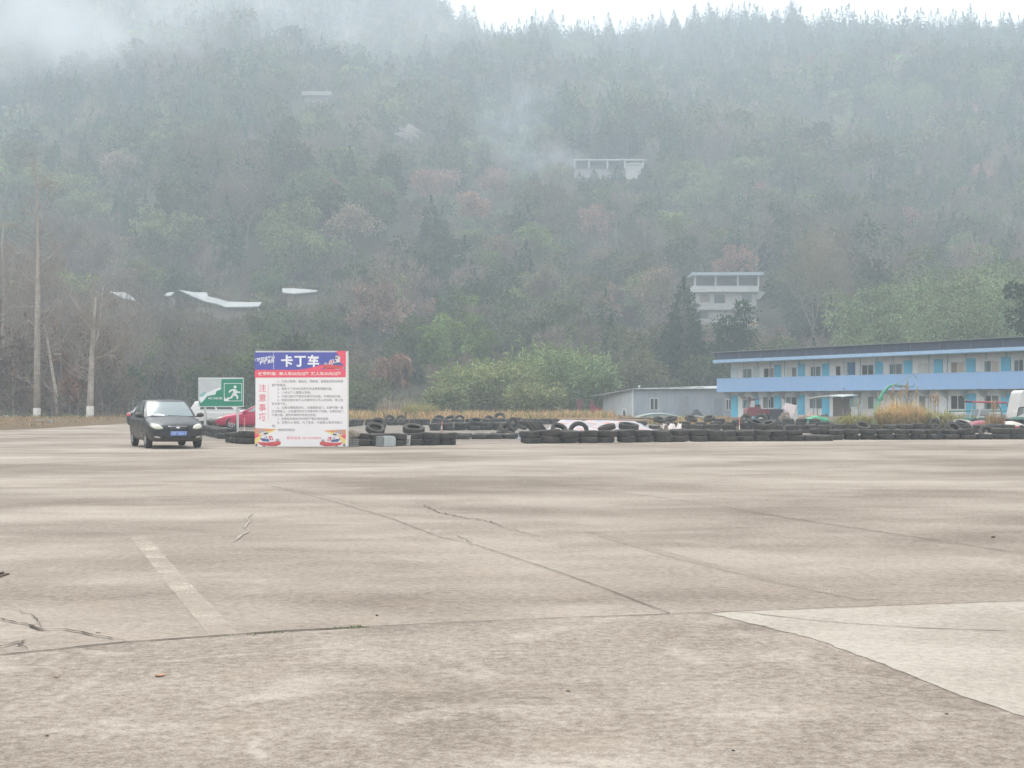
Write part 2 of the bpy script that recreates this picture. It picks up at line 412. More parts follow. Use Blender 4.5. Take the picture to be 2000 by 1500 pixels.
class Q:
    """numpy collector of quads with a colour of their own"""
    def __init__(s): s.V, s.C, s.S = [], [], []
    def quads(s, v, c, soft=False):                       # v: n,4,3   c: n,3
        s.V.append(np.asarray(v, np.float32)); s.C.append(np.asarray(c, np.float32)); s.S.append(np.full(len(v), soft))
    def arrays(s): return np.concatenate(s.V), np.concatenate(s.C)
def mesh_from(v, c, name):
    n = len(v); me = D.meshes.new(name)
    me.vertices.add(4 * n); me.vertices.foreach_set('co', v.reshape(-1).astype(np.float32))
    me.loops.add(4 * n); me.loops.foreach_set('vertex_index', np.arange(4 * n, dtype=np.int32))
    me.polygons.add(n); me.polygons.foreach_set('loop_start', np.arange(0, 4 * n, 4, dtype=np.int32))
    me.update(calc_edges=True)
    at_ = me.attributes.new('col', 'FLOAT_COLOR', 'FACE')
    at_.data.foreach_set('color', np.concatenate([np.clip(c * 1.35, 0, .8), np.ones((n, 1))], 1).astype(np.float32).ravel())
    return me
def unit(a): return a / np.maximum(np.linalg.norm(a, axis=-1, keepdims=True), 1e-6)
def jit(col, n, r, v=.22, h=.08):
    c = np.array(col)[None] * (1 + v * r.normal(size=(n, 1))) * (1 + h * r.normal(size=(n, 3)))
    return np.clip(c, .005, 1)
def cards(q, p, t, ln, w, col, r, droop=0.0):
    """leaf sprays: p points, t direction of each spray, ln length, w width (arrays or numbers)"""
    n = len(p); t = unit(t); ln = np.broadcast_to(ln, (n,))[:, None]; w = np.broadcast_to(w, (n,))[:, None]
    s = unit(np.cross(t, r.normal(size=(n, 3)))) * w / 2
    e = p + t * ln; e[:, 2] -= droop * ln[:, 0]
    m = p + t * ln * .45
    q.quads(np.stack([p, m + s, e, m - s], 1), col)
def tubeq(q, a, b, ra, rb, col, n=4):
    a, b = np.asarray(a, float), np.asarray(b, float); t = unit(b - a)
    u = unit(np.cross(t, [0, 0, 1.0] if abs(t[2]) < .9 else [1.0, 0, 0])); w = np.cross(t, u)
    an = np.arange(n) * 2 * PI / n
    d = np.cos(an)[:, None] * u + np.sin(an)[:, None] * w
    A, Bq = a + d * ra, b + d * rb
    q.quads(np.stack([A, np.roll(A, -1, 0), np.roll(Bq, -1, 0), Bq], 1), np.repeat(np.array([col]), n, 0))
def sphere_dirs(n, r): return unit(r.normal(size=(n, 3)))

BARK = (.10, .08, .06)
def conifer(seed, h=13, rad=2.1, col=(.030, .058, .030), n=1500, leaf=.75):
    r = np.random.default_rng(seed); tr, cr = Q(), Q()
    tubeq(tr, (0, 0, -.5), (0, 0, h * .6), .2, .12, BARK, 6); tubeq(tr, (0, 0, h * .6), (0, 0, h), .12, .02, BARK, 5)
    z = h * (1 - (1 - .12) * np.sqrt(r.random(n)))
    lay = .82 + .18 * np.sin(z * 2 * PI / (h * .085) + r.random() * 6)
    ang = r.random(n) * 2 * PI
    lob = 1 + .22 * np.sin(ang * 3 + r.random() * 6 + z * .7) + .13 * np.sin(ang * 5 + z)
    R = rad * np.clip((h - z) / h, 0.015, 1) ** .62 * lay * lob * np.clip(r.normal(.82, .2, n), .15, 1.15)
    low = np.clip((z / h - .02) / .2, .45, 1); R *= low
    p = np.stack([np.cos(ang) * R, np.sin(ang) * R, z + .15 * r.normal(size=n)], 1)
    t = np.stack([np.cos(ang), np.sin(ang), r.normal(.05, .35, n)], 1)
    L = leaf * (.35 + .65 * (h - z) / h) * r.uniform(.7, 1.4, n)
    cards(cr, p, t, L, L * .55, jit(col, n, r, .28), r, .3)
    k = n // 30                                             # the leader and tips
    zz = h * (1 + .02 * r.random(k)) - r.random(k) * h * .12
    cards(cr, np.stack([.08 * r.normal(size=k), .08 * r.normal(size=k), zz], 1), np.stack([r.normal(size=k) * .4, r.normal(size=k) * .4, np.ones(k)], 1), leaf * .6, leaf * .22, jit(col, k, r), r)
    return tr, cr
def clumped(seed, h, rx, base, ncl, n, leaf, col, trunkcol=BARK, up=.15, droop=.15, clr=.36, trunk_r=.16, light=1.25):
    """broadleaf crown: irregular clumps round a forked trunk"""
    r = np.random.default_rng(seed); tr, cr = Q(), Q()
    cz = (h + base) / 2; rz = (h - base) / 2
    cen = []
    for _ in range(ncl):
        d = sphere_dirs(1, r)[0]; rr = r.uniform(.35, .95)
        cen.append([d[0] * rx * rr, d[1] * rx * rr, cz + d[2] * rz * rr * .9])
    cen = np.array(cen); cr_ = rx * clr * r.uniform(.7, 1.35, ncl)
    top = np.array([r.normal() * .3, r.normal() * .3, base + .35 * (h - base)])
    tubeq(tr, (0, 0, -.5), top * [1, 1, .6], trunk_r * 1.15, trunk_r * .8, trunkcol, 6); tubeq(tr, top * [1, 1, .6], top, trunk_r * .8, trunk_r * .5, trunkcol, 5)
    for c in cen: tubeq(tr, top * [1, 1, r.uniform(.6, 1)], c, trunk_r * .4, .03, trunkcol, 4)
    k = n // ncl
    for c, R in zip(cen, cr_):
        d = sphere_dirs(k, r); rr = R * r.uniform(.45, 1.08, (k, 1)) * (1 + .2 * np.sin(d[:, :1] * 5 + d[:, 1:2] * 4 + seed))
        p = c + d * rr * [1, 1, .8]
        tint = np.array(col) * r.uniform(.78, light)
        cards(cr, p, d + [0, 0, up] + .5 * r.normal(size=(k, 3)), leaf * r.uniform(.6, 1.4, k), leaf * .6, jit(tint, k, r), r, droop)
    return tr, cr
def bamboo(seed, h=11, rad=4, nc=16, n=2600, leaf=.8, col=(.115, .14, .052)):
    """arching culms, each carrying a rounded nodding plume with gaps between the plumes"""
    r = np.random.default_rng(seed); tr, cr = Q(), Q()
    nc = max(8, nc * 2 // 3); k = n // (nc * 4)
    for i in range(nc):
        a = 2 * PI * i / nc * 1.618 * 2 + r.normal() * .3; out = rad * np.sqrt((i + .5) / nc) * r.uniform(.75, 1.0)
        b0 = np.array([np.cos(a), np.sin(a), 0]) * out * .3; hh = h * r.uniform(.72, 1.0) * (1 - .28 * (out / rad) ** 2); a2 = a + r.normal() * .3
        s = np.linspace(0, 1, 6)
        path = b0 + np.stack([np.cos(a2) * out * .7 * s ** 2, np.sin(a2) * out * .7 * s ** 2, hh * (s - .12 * s ** 4)], 1)
        for j in range(5): tubeq(tr, path[j], path[j + 1], .05 * (1 - j / 7), .05 * (1 - (j + 1) / 7), (.12, .13, .05), 3)
        tint0 = np.array(col) * r.uniform(.62, 1.25)
        for lev, (u_, R) in enumerate(((5, .25), (4, .26), (3, .22), (1.8, .2))):
            i0 = min(int(u_), 4); f = u_ - i0; c = path[i0] * (1 - f) + path[i0 + 1] * f + r.normal(size=3) * rad * .08
            R = R * rad * r.uniform(.75, 1.2); d = sphere_dirs(k, r); d[:, 2] = np.where(r.random(k) < .6, np.abs(d[:, 2]), d[:, 2])
            p = c + d * R * [1, 1, .75] * r.uniform(.6, 1.08, (k, 1))
            cards(cr, p, d * [1, 1, .6] + [0, 0, -.25] + r.normal(size=(k, 3)) * .35, leaf * r.uniform(.5, 1.3, k), leaf * .33, jit(tint0 * r.uniform(.85, 1.15), k, r, .2), r, .35)
    return tr, cr
def bare(seed, h=12, rad=3.2, depth=4, twig=(.135, .115, .095), trunkcol=(.16, .135, .11), leafcol=None, nl=0, tr0=.16, upright=.55, lead=.8, tws=1.0, twn=9):
    """leafless tree: a branching skeleton ending in sprays of fine twigs; leafcol adds the last dry leaves"""
    r = np.random.default_rng(seed); tr, cr = Q(), Q(); tips = []
    def grow(p, d, L, R, lv):
        q_ = p + d * L
        m = (p + q_) / 2 + r.normal(size=3) * L * .05
        tubeq(tr, p, m, R, R * .82, trunkcol, 5 if lv > 2 else 3); tubeq(tr, m, q_, R * .82, R * .62, trunkcol, 5 if lv > 2 else 3)
        if lv == 0 or R < .012: tips.append((q_, d, L)); return
        if lv < depth - 1: tips.append((m, d, L * .6))
        for _ in range(r.integers(2, 4)):
            nd = unit(d + r.normal(size=3) * .55 * [1, 1, .6] + [0, 0, upright * .35])
            grow(q_ if r.random() < .6 else m, nd, L * r.uniform(.62, .85), R * r.uniform(.45, .65), lv - 1)
        nd = unit(d + r.normal(size=3) * .14 + [0, 0, .1]); grow(q_, nd, L * lead, R * .68, lv - 1)
    L0 = h * .26
    grow(np.array([0, 0, -.4]), unit(np.array([r.normal() * .04, r.normal() * .04, 1.0])), L0, tr0, depth)
    P = np.array([t[0] for t in tips]); Dr = np.array([t[1] for t in tips]); Ls = np.array([t[2] for t in tips])
    zmax = P[:, 2].max(); sc = np.array([rad / max(np.percentile(np.hypot(P[:, 0], P[:, 1]), 92), .1), 0, h * .95 / zmax]); sc[1] = sc[0]
    for V in tr.V: V *= sc
    P = P * sc
    k = twn; n = len(P) * k
    p = np.repeat(P, k, 0) + r.normal(size=(n, 3)) * .1
    d = np.repeat(Dr, k, 0) + r.normal(size=(n, 3)) * .5 + [0, 0, .15]
    cards(cr, p, d, np.repeat(Ls, k) * r.uniform(.7, 1.5, n), .035 * tws, jit(twig, n, r, .2, .05), r, 0)
    if leafcol is not None:
        m = nl; ii = r.integers(0, len(P), m)
        p = P[ii] + r.normal(size=(m, 3)) * rad * .13
        cards(cr, p, sphere_dirs(m, r) + [0, 0, -.3], .28 * r.uniform(.6, 1.4, m), .2, jit(leafcol, m, r), r, .2)
    return tr, cr
def blades(q, n, r, cx, cy, rad, h, w, col, lean=.6, tipdroop=.35, z0=None, segs=2):
    """long grass blades rising from a tussock"""
    a = r.random(n) * 2 * PI; d = np.sqrt(r.random(n)) * rad
    b = np.stack([cx + np.cos(a) * d, cy + np.sin(a) * d, np.zeros(n) if z0 is None else T(cx + np.cos(a) * d, cy + np.sin(a) * d)], 1)
    hh = h * r.uniform(.4, 1.0, n); a2 = a + r.normal(size=n) * .7; ln = lean * r.uniform(.1, 1.1, n)
    out = np.stack([np.cos(a2), np.sin(a2), np.zeros(n)], 1)
    side = np.stack([-np.sin(a2 + r.normal(size=n)), np.cos(a2 + r.normal(size=n)), np.zeros(n)], 1)
    W_ = w * r.uniform(.6, 1.3, n)[:, None]
    m = b + np.stack([np.zeros(n), np.zeros(n), hh * .62], 1) + out * (hh * ln * .3)[:, None]
    e = b + np.stack([np.zeros(n), np.zeros(n), hh * (1 - tipdroop * ln)], 1) + out * (hh * ln * .85)[:, None]
    c = jit(col, n, r, .2, .07)
    q.quads(np.stack([b - side * W_ * .35, b + side * W_ * .35, m + side * W_ * .5, m - side * W_ * .5], 1), c)
    q.quads(np.stack([m - side * W_ * .5, m + side * W_ * .5, e + side * W_ * .06, e - side * W_ * .06], 1), c)

# ------------------------------------------------------------------ tree library: a few shapes of each kind, in two levels of detail
FB = 1
GRN = (.062, .080, .030)
LIB = {}
def lib(kind, builders):
    LIB[kind] = []
    for fb in builders:
        tr, cr = fb(); v, c = tr.arrays(); v2, c2 = cr.arrays()
        LIB[kind].append((v, c, v2, c2))
lib('conifer_tree', [lambda s=s: conifer(s, 13, (2.7, 3.1, 2.4, 2.9)[s], n=1700, leaf=.85) for s in range(4)])
lib('broadleaf_tree', [lambda s=s: clumped(s + 10, 9.5, 3.6, 1.2, 15, 2000, .62, ((.056, .078, .030), (.074, .086, .032), (.054, .07, .034), (.09, .088, .038))[s]) for s in range(4)])
lib('bamboo_clump', [lambda s=s: bamboo(s + 20) for s in range(3)])
lib('leafless_tree', [lambda s=s: bare(s + 30, 11, 3.3, 4, nl=260, leafcol=(.20, .14, .075), tws=1.8) for s in range(4)])
lib('russet_tree', [lambda s=s: clumped(s + 40, 9, 3.3, 1.6, 13, 1500, .5, ((.185, .12, .08), (.17, .12, .08), (.20, .12, .085))[s], (.13, .1, .085)) for s in range(3)])
lib('thicket_bush', [lambda s=s: clumped(s + 50, 3.6, 2.3, .1, 9, 900, .42, ((.088, .095, .036), (.11, .095, .045), (.066, .082, .034))[s], trunk_r=.06) for s in range(3)])
lib('twiggy_bush', [lambda s=s: bare(s + 60, 4.2, 2.2, 3, nl=160, leafcol=(.13, .095, .06), tr0=.05, tws=1.2, twn=14, twig=(.13, .10, .078)) for s in range(3)])
# meshes for single trees: near ones with trunk and crown apart, far ones in one mesh
NEAR, FAR = {}, {}
for k, L in LIB.items():
    NEAR[k] = []; FAR[k] = []
    for i, (v, c, v2, c2) in enumerate(L):
        a = mesh_from(v, c, k + '_trunk'); b = mesh_from(v2, c2, k + '_crown'); a.materials.append(FOL); b.materials.append(FOLV)
        f = mesh_from(np.concatenate([v, v2]), np.concatenate([c, c2]), k); f.materials.append(FOLV)
        NEAR[k].append((a, b)); FAR[k].append(f)
CAT = {'conifer_tree': 'conifer', 'broadleaf_tree': 'tree', 'bamboo_clump': 'bamboo', 'leafless_tree': 'bare tree', 'russet_tree': 'tree', 'thicket_bush': 'bush', 'twiggy_bush': 'bush'}
def plant(kind, var, loc, s, rz, label, group=None, near=True, sz=None):
    sz = sz or s
    if near:
        o = thing(kind, label, CAT[kind], loc, rz, group); o.scale = (s, s, sz)
        for nm, me in zip(('trunk', 'crown'), NEAR[kind][var]):
            ch = D.objects.new(nm, me); C.objects.link(ch); ch.parent = o
    else:
        o = D.objects.new(kind, FAR[kind][var]); C.objects.link(o); o.location = loc; o.rotation_euler = (0, 0, rz); o.scale = (s, s, sz)
        tag(o, label, CAT[kind], group)
    return o
def own_tree(kind, cat, label, trcr, loc, rz=0, group=None, vary=False):
    o = thing(kind, label, cat, loc, rz, group)
    for nm, q_ in zip(('trunk', 'crown'), trcr):
        if q_.V:
            v, c = q_.arrays(); me = mesh_from(v, c, nm); me.materials.append(FOLV if vary else FOL)
            ch = D.objects.new(nm, me); C.objects.link(ch); ch.parent = o
    return o

# ------------------------------------------------------------------ the wooded hillside
KEEP = [  # what must stay in view: photo box and its distance
    (1340, 1500, 530, 632, YH), (1118, 1262, 310, 344, YU), (205, 270, 566, 590, 224), (320, 515, 564, 602, 224), (545, 625, 560, 580, 226), (590, 648, 178, 196, YS), (772, 830, 246, 272, YR),
    (665, 805, 535, 660, 204), (825, 945, 556, 690, 184), (1290, 1385, 540, 740, 190), (1370, 1475, 570, 740, 183), (1500, 1660, 420, 640, 220), (1225, 1330, 500, 620, 245), (1660, 2040, 455, 640, 178)]
# bamboo plumes and russet crowns spread over the slope: column and row of the top, height, radius
HILLB = [(75, 312, 12, 6), (130, 316, 12, 6.5), (165, 365, 10, 5.5), (300, 403, 10, 5), (352, 410, 10, 5), (560, 430, 10, 5.5), (612, 438, 10, 5.5), (1440, 294, 12, 6), (1400, 330, 11, 6), (1352, 352, 10, 5), (1730, 148, 14, 9), (1800, 160, 13, 8), (1930, 128, 14, 9), (1000, 72, 13, 8), (1120, 70, 13, 8), (1480, 300, 11, 5)]
HILLR = [(930, 366, 9.5, 3.9, 'rounded pink russet tree alone among green trees at mid slope'), (1162, 403, 9.5, 4.0, 'rounded pink russet tree at mid slope below the upper pale house'), (862, 318, 9.5, 4.2, 'reddish tree, right of two at mid slope left of the smoke'), (832, 332, 9, 4.2, 'reddish tree, left of two at mid slope left of the smoke'), (968, 328, 9.5, 4.4, 'brownish red tree just below the drifting smoke'), (1430, 478, 9, 4, 'russet tree behind the roof of the grey open-topped house'), (690, 400, 10, 5, 'pale tan feathery tree alone at mid slope above the notice board'), (225, 290, 10, 4.5, 'pale tan tree rising beside the upper left bamboo')]
HILLB = [(a, b, h, r, solve(a, b, h)) for a, b, h, r in HILLB]; HILLR = [(a, b, h, r, l, solve(a, b, h)) for a, b, h, r, l in HILLR]
for a, b, h, r, y in HILLB: KEEP.append((a - r / y * F, a + r / y * F, b, b + .5 * h / y * F, y + 3))
for a, b, h, r, l, y in HILLR: KEEP.append((a - r / y * F, a + r / y * F, b, b + .7 * h / y * F, y + 3))
def allowed(X, Y, z0, h, r):
    px = CX + X / Y * F; rp = r / Y * F; top = HY - (z0 + h - H) / Y * F; bot = HY - (z0 - H) / Y * F
    cut = h
    for a, b, c, d, y in KEEP:
        if Y < y and px + rp > a and px - rp < b:
            lim = d
            if top < lim:
                hn = (HY - lim) / F * Y + H - z0
                if hn < cut: cut = hn
    return cut
trees = []
def kind_at(X, Y, px):
    t = (Y - 150) / 600
    nse = math.sin(X * .05 + Y * .031) + math.sin(X * .023 - Y * .043 + 1.7)
    p = {'conifer_tree': .10 + .8 * min(1, max(0, (t - .22) / .5)) + .10 * nse, 'broadleaf_tree': .50 - .22 * t - .08 * nse, 'bamboo_clump': max(0.02, .16 - .1 * t + .08 * math.sin(X * .037 + Y * .02)),
         'leafless_tree': max(.05, .34 - .32 * t - .1 * nse), 'russet_tree': max(.02, .09 - .06 * t)}
    if px < 500 and Y < 330: p['leafless_tree'] += .35; p['bamboo_clump'] *= .7
    if px > 1250 and Y < 330: p['conifer_tree'] += .15
    grp = math.sin(X * .062 + 1.0 + .01 * Y) * math.sin(Y * .037 + 2.0 - .012 * X)
    p['bamboo_clump'] += .42 * max(0, grp); p['conifer_tree'] += .32 * max(0, -grp); p['leafless_tree'] += .2 * max(0, math.sin(X * .041 - 2 + Y * .027))
    ks = list(p); w = [max(0.0, p[k]) for k in ks]
    return rnd.choices(ks, w)[0]
HT = {'conifer_tree': (13, .62, 1.15), 'broadleaf_tree': (9.5, .7, 1.25), 'bamboo_clump': (11, .65, 1.05), 'leafless_tree': (11, .7, 1.15), 'russet_tree': (9, .6, 1.0), 'thicket_bush': (3.6, .7, 1.3), 'twiggy_bush': (4.2, .7, 1.3)}
RD = {'conifer_tree': 2.1, 'broadleaf_tree': 3.6, 'bamboo_clump': 4.2, 'leafless_tree': 3.2, 'russet_tree': 3.3, 'thicket_bush': 2.3, 'twiggy_bush': 2.2}
Y = 150.0
while Y < 770:
    cell = 6.8 if Y < 250 else 7.0 if Y < 520 else 5.8 if Y < 640 else 5.2
    half = .345 * Y + 14
    X = -half + rnd.uniform(0, cell)
    while X < half:
        x, y = X + rnd.uniform(-.45, .45) * cell, Y + rnd.uniform(-.45, .45) * cell
        X += cell
        px = CX + x / y * F; z = T1(x, y)
        if y < 168 and 1120 < px < 2100: continue
        if 655 < px < 830 and y < 182: continue
        if (x > 20 and y < 200 and px < 1480 and px > 1330): continue
        if abs(x - .1424 * YH) < 9 and abs(y - YH - 3.5) < 6: continue
        if abs(x - .0644 * YU) < 12 and abs(y - YU - 4.5) < 7: continue
        if y < 240 and y > 208 and -66 < x < -28 and px < 640: continue
        k = kind_at(x, y, px) if y < 655 or rnd.random() < .12 else 'conifer_tree'; h0, lo, hi = HT[k]; s = rnd.uniform(lo, hi)
        if y < 215: s *= .82
        elif y < 560 and k != 'conifer_tree': s *= rnd.uniform(1.0, 1.45)
        if y > 640 and k == 'conifer_tree': s *= rnd.choice((.8, 1.0, 1.1, 1.35, 1.5))
        h = allowed(x, y, z, h0 * s, RD[k] * s)
        if h < h0 * s:
            if h > 2.0:
                k = 'thicket_bush' if rnd.random() < .6 else 'twiggy_bush'; h0 = HT[k][0]; s = min(h / h0, rnd.uniform(.8, 1.3))
                if allowed(x, y, z, h0 * s, RD[k] * s) < h0 * s * .98: s *= .7
            else: continue
        trees.append([k, x, y, z, s, rnd.randrange(len(LIB[k])), rnd.uniform(0, 6.28)])
    Y += cell * .92
# undergrowth between the nearer trees
for _ in range(330):
    y = rnd.uniform(150, 300); x = rnd.uniform(-.35, .35) * y; px = CX + x / y * F; z = T1(x, y)
    if (y < 170 and px > 1100) or (650 < px < 830 and y < 185): continue
    if abs(x - .1424 * YH) < 9 and abs(y - YH - 3.5) < 6: continue
    k = rnd.choice(('thicket_bush', 'twiggy_bush', 'thicket_bush')); s = rnd.uniform(.6, 1.2)
    if allowed(x, y, z, HT[k][0] * s, RD[k] * s) < HT[k][0] * s: continue
    trees.append([k, x, y, z, s, rnd.randrange(len(LIB[k])), rnd.uniform(0, 6.28)])
trees.sort(key=lambda t: t[2])
LOOK = {'conifer_tree': 'dark green pointed conifer', 'broadleaf_tree': 'rounded green broadleaf tree', 'bamboo_clump': 'feathery yellow green bamboo clump', 'leafless_tree': 'grey brown leafless tree',
        'russet_tree': 'tree with russet autumn leaves', 'thicket_bush': 'leafy green bush', 'twiggy_bush': 'brown twiggy bush'}
def where(px, py):
    over = 'above the black car' if px < 385 else 'above the green shelter sign' if px < 490 else 'above the go-kart notice board' if px < 690 else 'above the dry grass strip' if px < 1000 else 'above the grey shed' if px < 1390 else 'above the blue dormitory'
    lev = 'foot of the hill' if py > 600 else 'lower hillside' if py > 430 else 'middle hillside' if py > 260 else 'upper hillside'
    return lev, over
MAXN = 235
cnt = {}; rest = []
for k, x, y, z, s, v, rz in trees:
    n = cnt.get(k, 0)
    if n < MAXN and y < 430:
        cnt[k] = n + 1
        px = CX + x / y * F; py = HY - (z + 3 - H) / y * F
        lev, over = where(px, py)
        plant(k, v, (x, y, z), s, rz, '%s on the %s %s' % (LOOK[k], lev, over), '%ss on the %s %s' % (CAT[k], lev, over), near=y < 205)
    else: rest.append((k, x, y, z, s, v, rz))
fv, fc = [], []
TINT = {'conifer_tree': (1, 1, 1)}
for k, x, y, z, s, v, rz in rest:
    tv, tc, cv, cc = LIB[k][v]
    keep = .28 if y < 520 else .17; grow = 1.7 if y < 520 else 2.1
    if 690 < y < 748: keep, grow = .5, 1.25                       # the skyline trees keep their outline
    n = len(cv); sel = rng.random(n) < keep
    V = np.concatenate([tv[:16], cv[sel]]).copy(); Cc = np.concatenate([tc[:16], cc[sel]]).copy()
    cen = V[16:].mean(1, keepdims=True)
    V[16:] = cen + (V[16:] - cen) * grow
    c_, s_ = math.cos(rz), math.sin(rz)
    R = np.array([[c_, s_, 0], [-s_, c_, 0], [0, 0, 1]], np.float32)
    V = (V.reshape(-1, 3) * np.float32(s)) @ R + np.array([x, y, z], np.float32)
    fv.append(V.reshape(-1, 4, 3)); fc.append(Cc * rng.uniform(.6, 1.42) * (1 + .08 * rng.normal(size=3)))
fm = mesh_from(np.concatenate(fv), np.concatenate(fc), 'forest'); fm.materials.append(FOL)
fo = D.objects.new('forest', fm); C.objects.link(fo)
tag(fo, 'misty mixed forest of conifers and bare trees covering the upper mountainside up to its ridge', 'forest', kind='stuff')
print('TREES', len(trees), cnt, len(rest), len(fm.polygons))

# ------------------------------------------------------------------ trees one can point to
def on(px, Y): x = (px - CX) / F * Y; return Vector((x, Y, T1(x, Y)))
def htop(px, py, Y): return at(px, py, Y).z - T1((px - CX) / F * Y, Y)
def special(kind, cat, label, builder, px, py, Y, rz=0, **kw):
    h = htop(px, py, Y); return own_tree(kind, cat, label, builder(h), on(px, Y), rz, **kw)
special('russet_tree', 'tree', 'large pinkish brown autumn tree directly right of the go-kart notice board', lambda h: clumped(71, h, 4.3, 4.0, 26, 5200, .42, (.225, .155, .12), (.12, .10, .085), clr=.3, light=1.15), 735, 542, 200)
special('dead_leaf_tree', 'tree', 'smaller tree hung with drooping dead brown leaves below the large pinkish tree', lambda h: clumped(72, h, 2.3, 1.6, 14, 1500, .5, (.19, .115, .08), (.10, .08, .07), droop=.8, up=-.6, clr=.3), 768, 672, 158)
for i, (px, py, Y, rad, lab) in enumerate([(868, 560, 178, 2.7, 'bright bamboo clump with two rounded plumes, left of the pair in mid picture'), (912, 556, 180, 2.9, 'tall rounded bamboo plume, right of the pair in mid picture'), (848, 607, 172, 2.0, 'short bright bamboo plume at the left foot of the bamboo pair'), (935, 610, 174, 2.2, 'short bamboo plume leaning right at the foot of the bamboo pair')]):
    special('bamboo_clump', 'bamboo', lab, lambda h: bamboo(80 + i, h, rad, 14, 3200, .5, (.13, .18, .055)), px, py, Y)
special('conifer_tree', 'conifer', 'tall dark green cypress left of the grey open-topped house', lambda h: conifer(91, h, 3.7, (.022, .046, .022), 8000, .55), 1336, 545, 186)
special('conifer_tree', 'conifer', 'broad dark green cypress standing in front of the grey open-topped house', lambda h: clumped(92, h, 3.4, .3, 28, 7000, .34, (.023, .045, .022), clr=.34), 1428, 574, 178)
special('leafless_tree', 'bare tree', 'tall leafless tree with upright branches right of the grey open-topped house', lambda h: bare(93, h, 4.6, 5, twig=(.17, .145, .10), trunkcol=(.19, .165, .13), leafcol=(.17, .15, .07), nl=500, tr0=.16, upright=1.2, tws=.8, twn=6), 1585, 432, 214)
special('leafless_tree', 'bare tree', 'slender leafless tree close to the right of the tall bare one', lambda h: bare(94, h, 2.2, 4, twig=(.15, .12, .09), trunkcol=(.16, .13, .11), tr0=.12, upright=1.2, tws=.8, twn=6), 1640, 450, 218)
special('russet_tree', 'tree', 'pale tan feathery tree left of the tall dark cypress', lambda h: clumped(95, h, 3.8, 3.0, 20, 3000, .4, (.21, .165, .115), (.13, .11, .09)), 1282, 505, 240)
for i, (px, py, h, rad, lab, y) in enumerate(HILLR):
    tan = 'tan' in lab
    special('russet_tree', 'tree', lab, lambda h_: clumped(400 + i, h + .2, rad, 2.0, 16, 2400, .5, (.215, .17, .115) if tan else (.255, .15, .11), (.14, .11, .09)), px, py, y)
BB = [(1700, 512, 172, 6.0), (1745, 490, 170, 6.5), (1800, 478, 174, 6.5), (1850, 488, 166, 6), (1890, 466, 172, 7), (1945, 458, 168, 7), (1995, 452, 170, 7), (1680, 560, 166, 5), (1830, 540, 156, 6), (1930, 520, 155, 6.5), (2020, 500, 158, 7)]
for i, (px, py, Y, rad) in enumerate(BB):
    special('bamboo_clump', 'bamboo', 'big pale green bamboo clump massed on the rise behind the dormitory roof', lambda h: bamboo(120 + i, h, rad * 1.0, 16, 4200, .5, (.165, .205, .11)), px, py, Y, group='bamboo clumps massed behind the dormitory roof')
for i, (px, py, h, rad, y) in enumerate(HILLB):
    special('bamboo_clump', 'bamboo', 'pale plumed bamboo clump rising among the darker hillside trees', lambda h_: bamboo(140 + i, h, rad, 20, 3600, .75, (.155, .178, .075)), px, py, y, group='pale bamboo clumps among the hillside trees')
special('evergreen_tree', 'tree', 'very dark evergreen cut by the right edge above the dormitory roof', lambda h: clumped(160, h, 3.0, .6, 18, 3600, .4, (.028, .045, .026)), 2016, 508, 140)
special('broadleaf_tree', 'tree', 'young dark green tree with thin pale shoots behind the black car', lambda h: clumped(161, h, 1.6, .6, 10, 1500, .3, (.05, .085, .04)), 246, 705, 138)
special('leafless_tree', 'bare tree', 'thin bare grey tree rising to the left of the notice board top', lambda h: bare(162, h, 2.6, 4, trunkcol=(.22, .2, .18), tr0=.12, tws=1.3), 396, 600, 165)
special('leafless_tree', 'bare tree', 'spreading bare tree behind the green shelter sign', lambda h: bare(163, h, 3.6, 4, trunkcol=(.13, .11, .09), tr0=.16, tws=1.3), 318, 560, 176)
for px, py, Y, rad in ((1132, 340, YU - 14, 2.8), (1160, 334, YU - 12, 2.6), (1178, 345, YU - 18, 2.8), (1206, 326, YU - 10, 2.9), (1238, 350, YU - 16, 2.6), (1262, 322, YU - 8, 3.0)):
    special('conifer_tree', 'conifer', 'dark conifer half hiding the walls of the long pale upper house', lambda h: conifer(int(px), h, rad, (.028, .056, .03), 2200, .7), px, py, Y, group='conifers in front of the long pale upper house')
for i, (px, py, Y, rad, col) in enumerate([(285, 648, 172, 3.4, (.085, .095, .045)), (335, 640, 178, 3.8, (.10, .105, .05)), (225, 662, 166, 2.8, (.075, .088, .042)), (425, 652, 168, 3.2, (.105, .12, .045)), (480, 640, 174, 3.4, (.095, .11, .05)), (640, 620, 176, 3.2, (.075, .09, .045)), (800, 610, 176, 3.0, (.07, .085, .04)), (1010, 590, 190, 4.6, (.095, .11, .06)), (1080, 560, 200, 5.0, (.10, .115, .06)), (960, 585, 196, 4.0, (.085, .10, .055))]):
    special('broadleaf_tree', 'tree', 'grey green bushy tree at the foot of the hill behind the reeds and signs', lambda h: clumped(600 + i, h, rad, .4, 17, 3200, .42, col, trunk_r=.1, clr=.33), px, py, Y, group='grey green bushy trees at the foot of the hill')
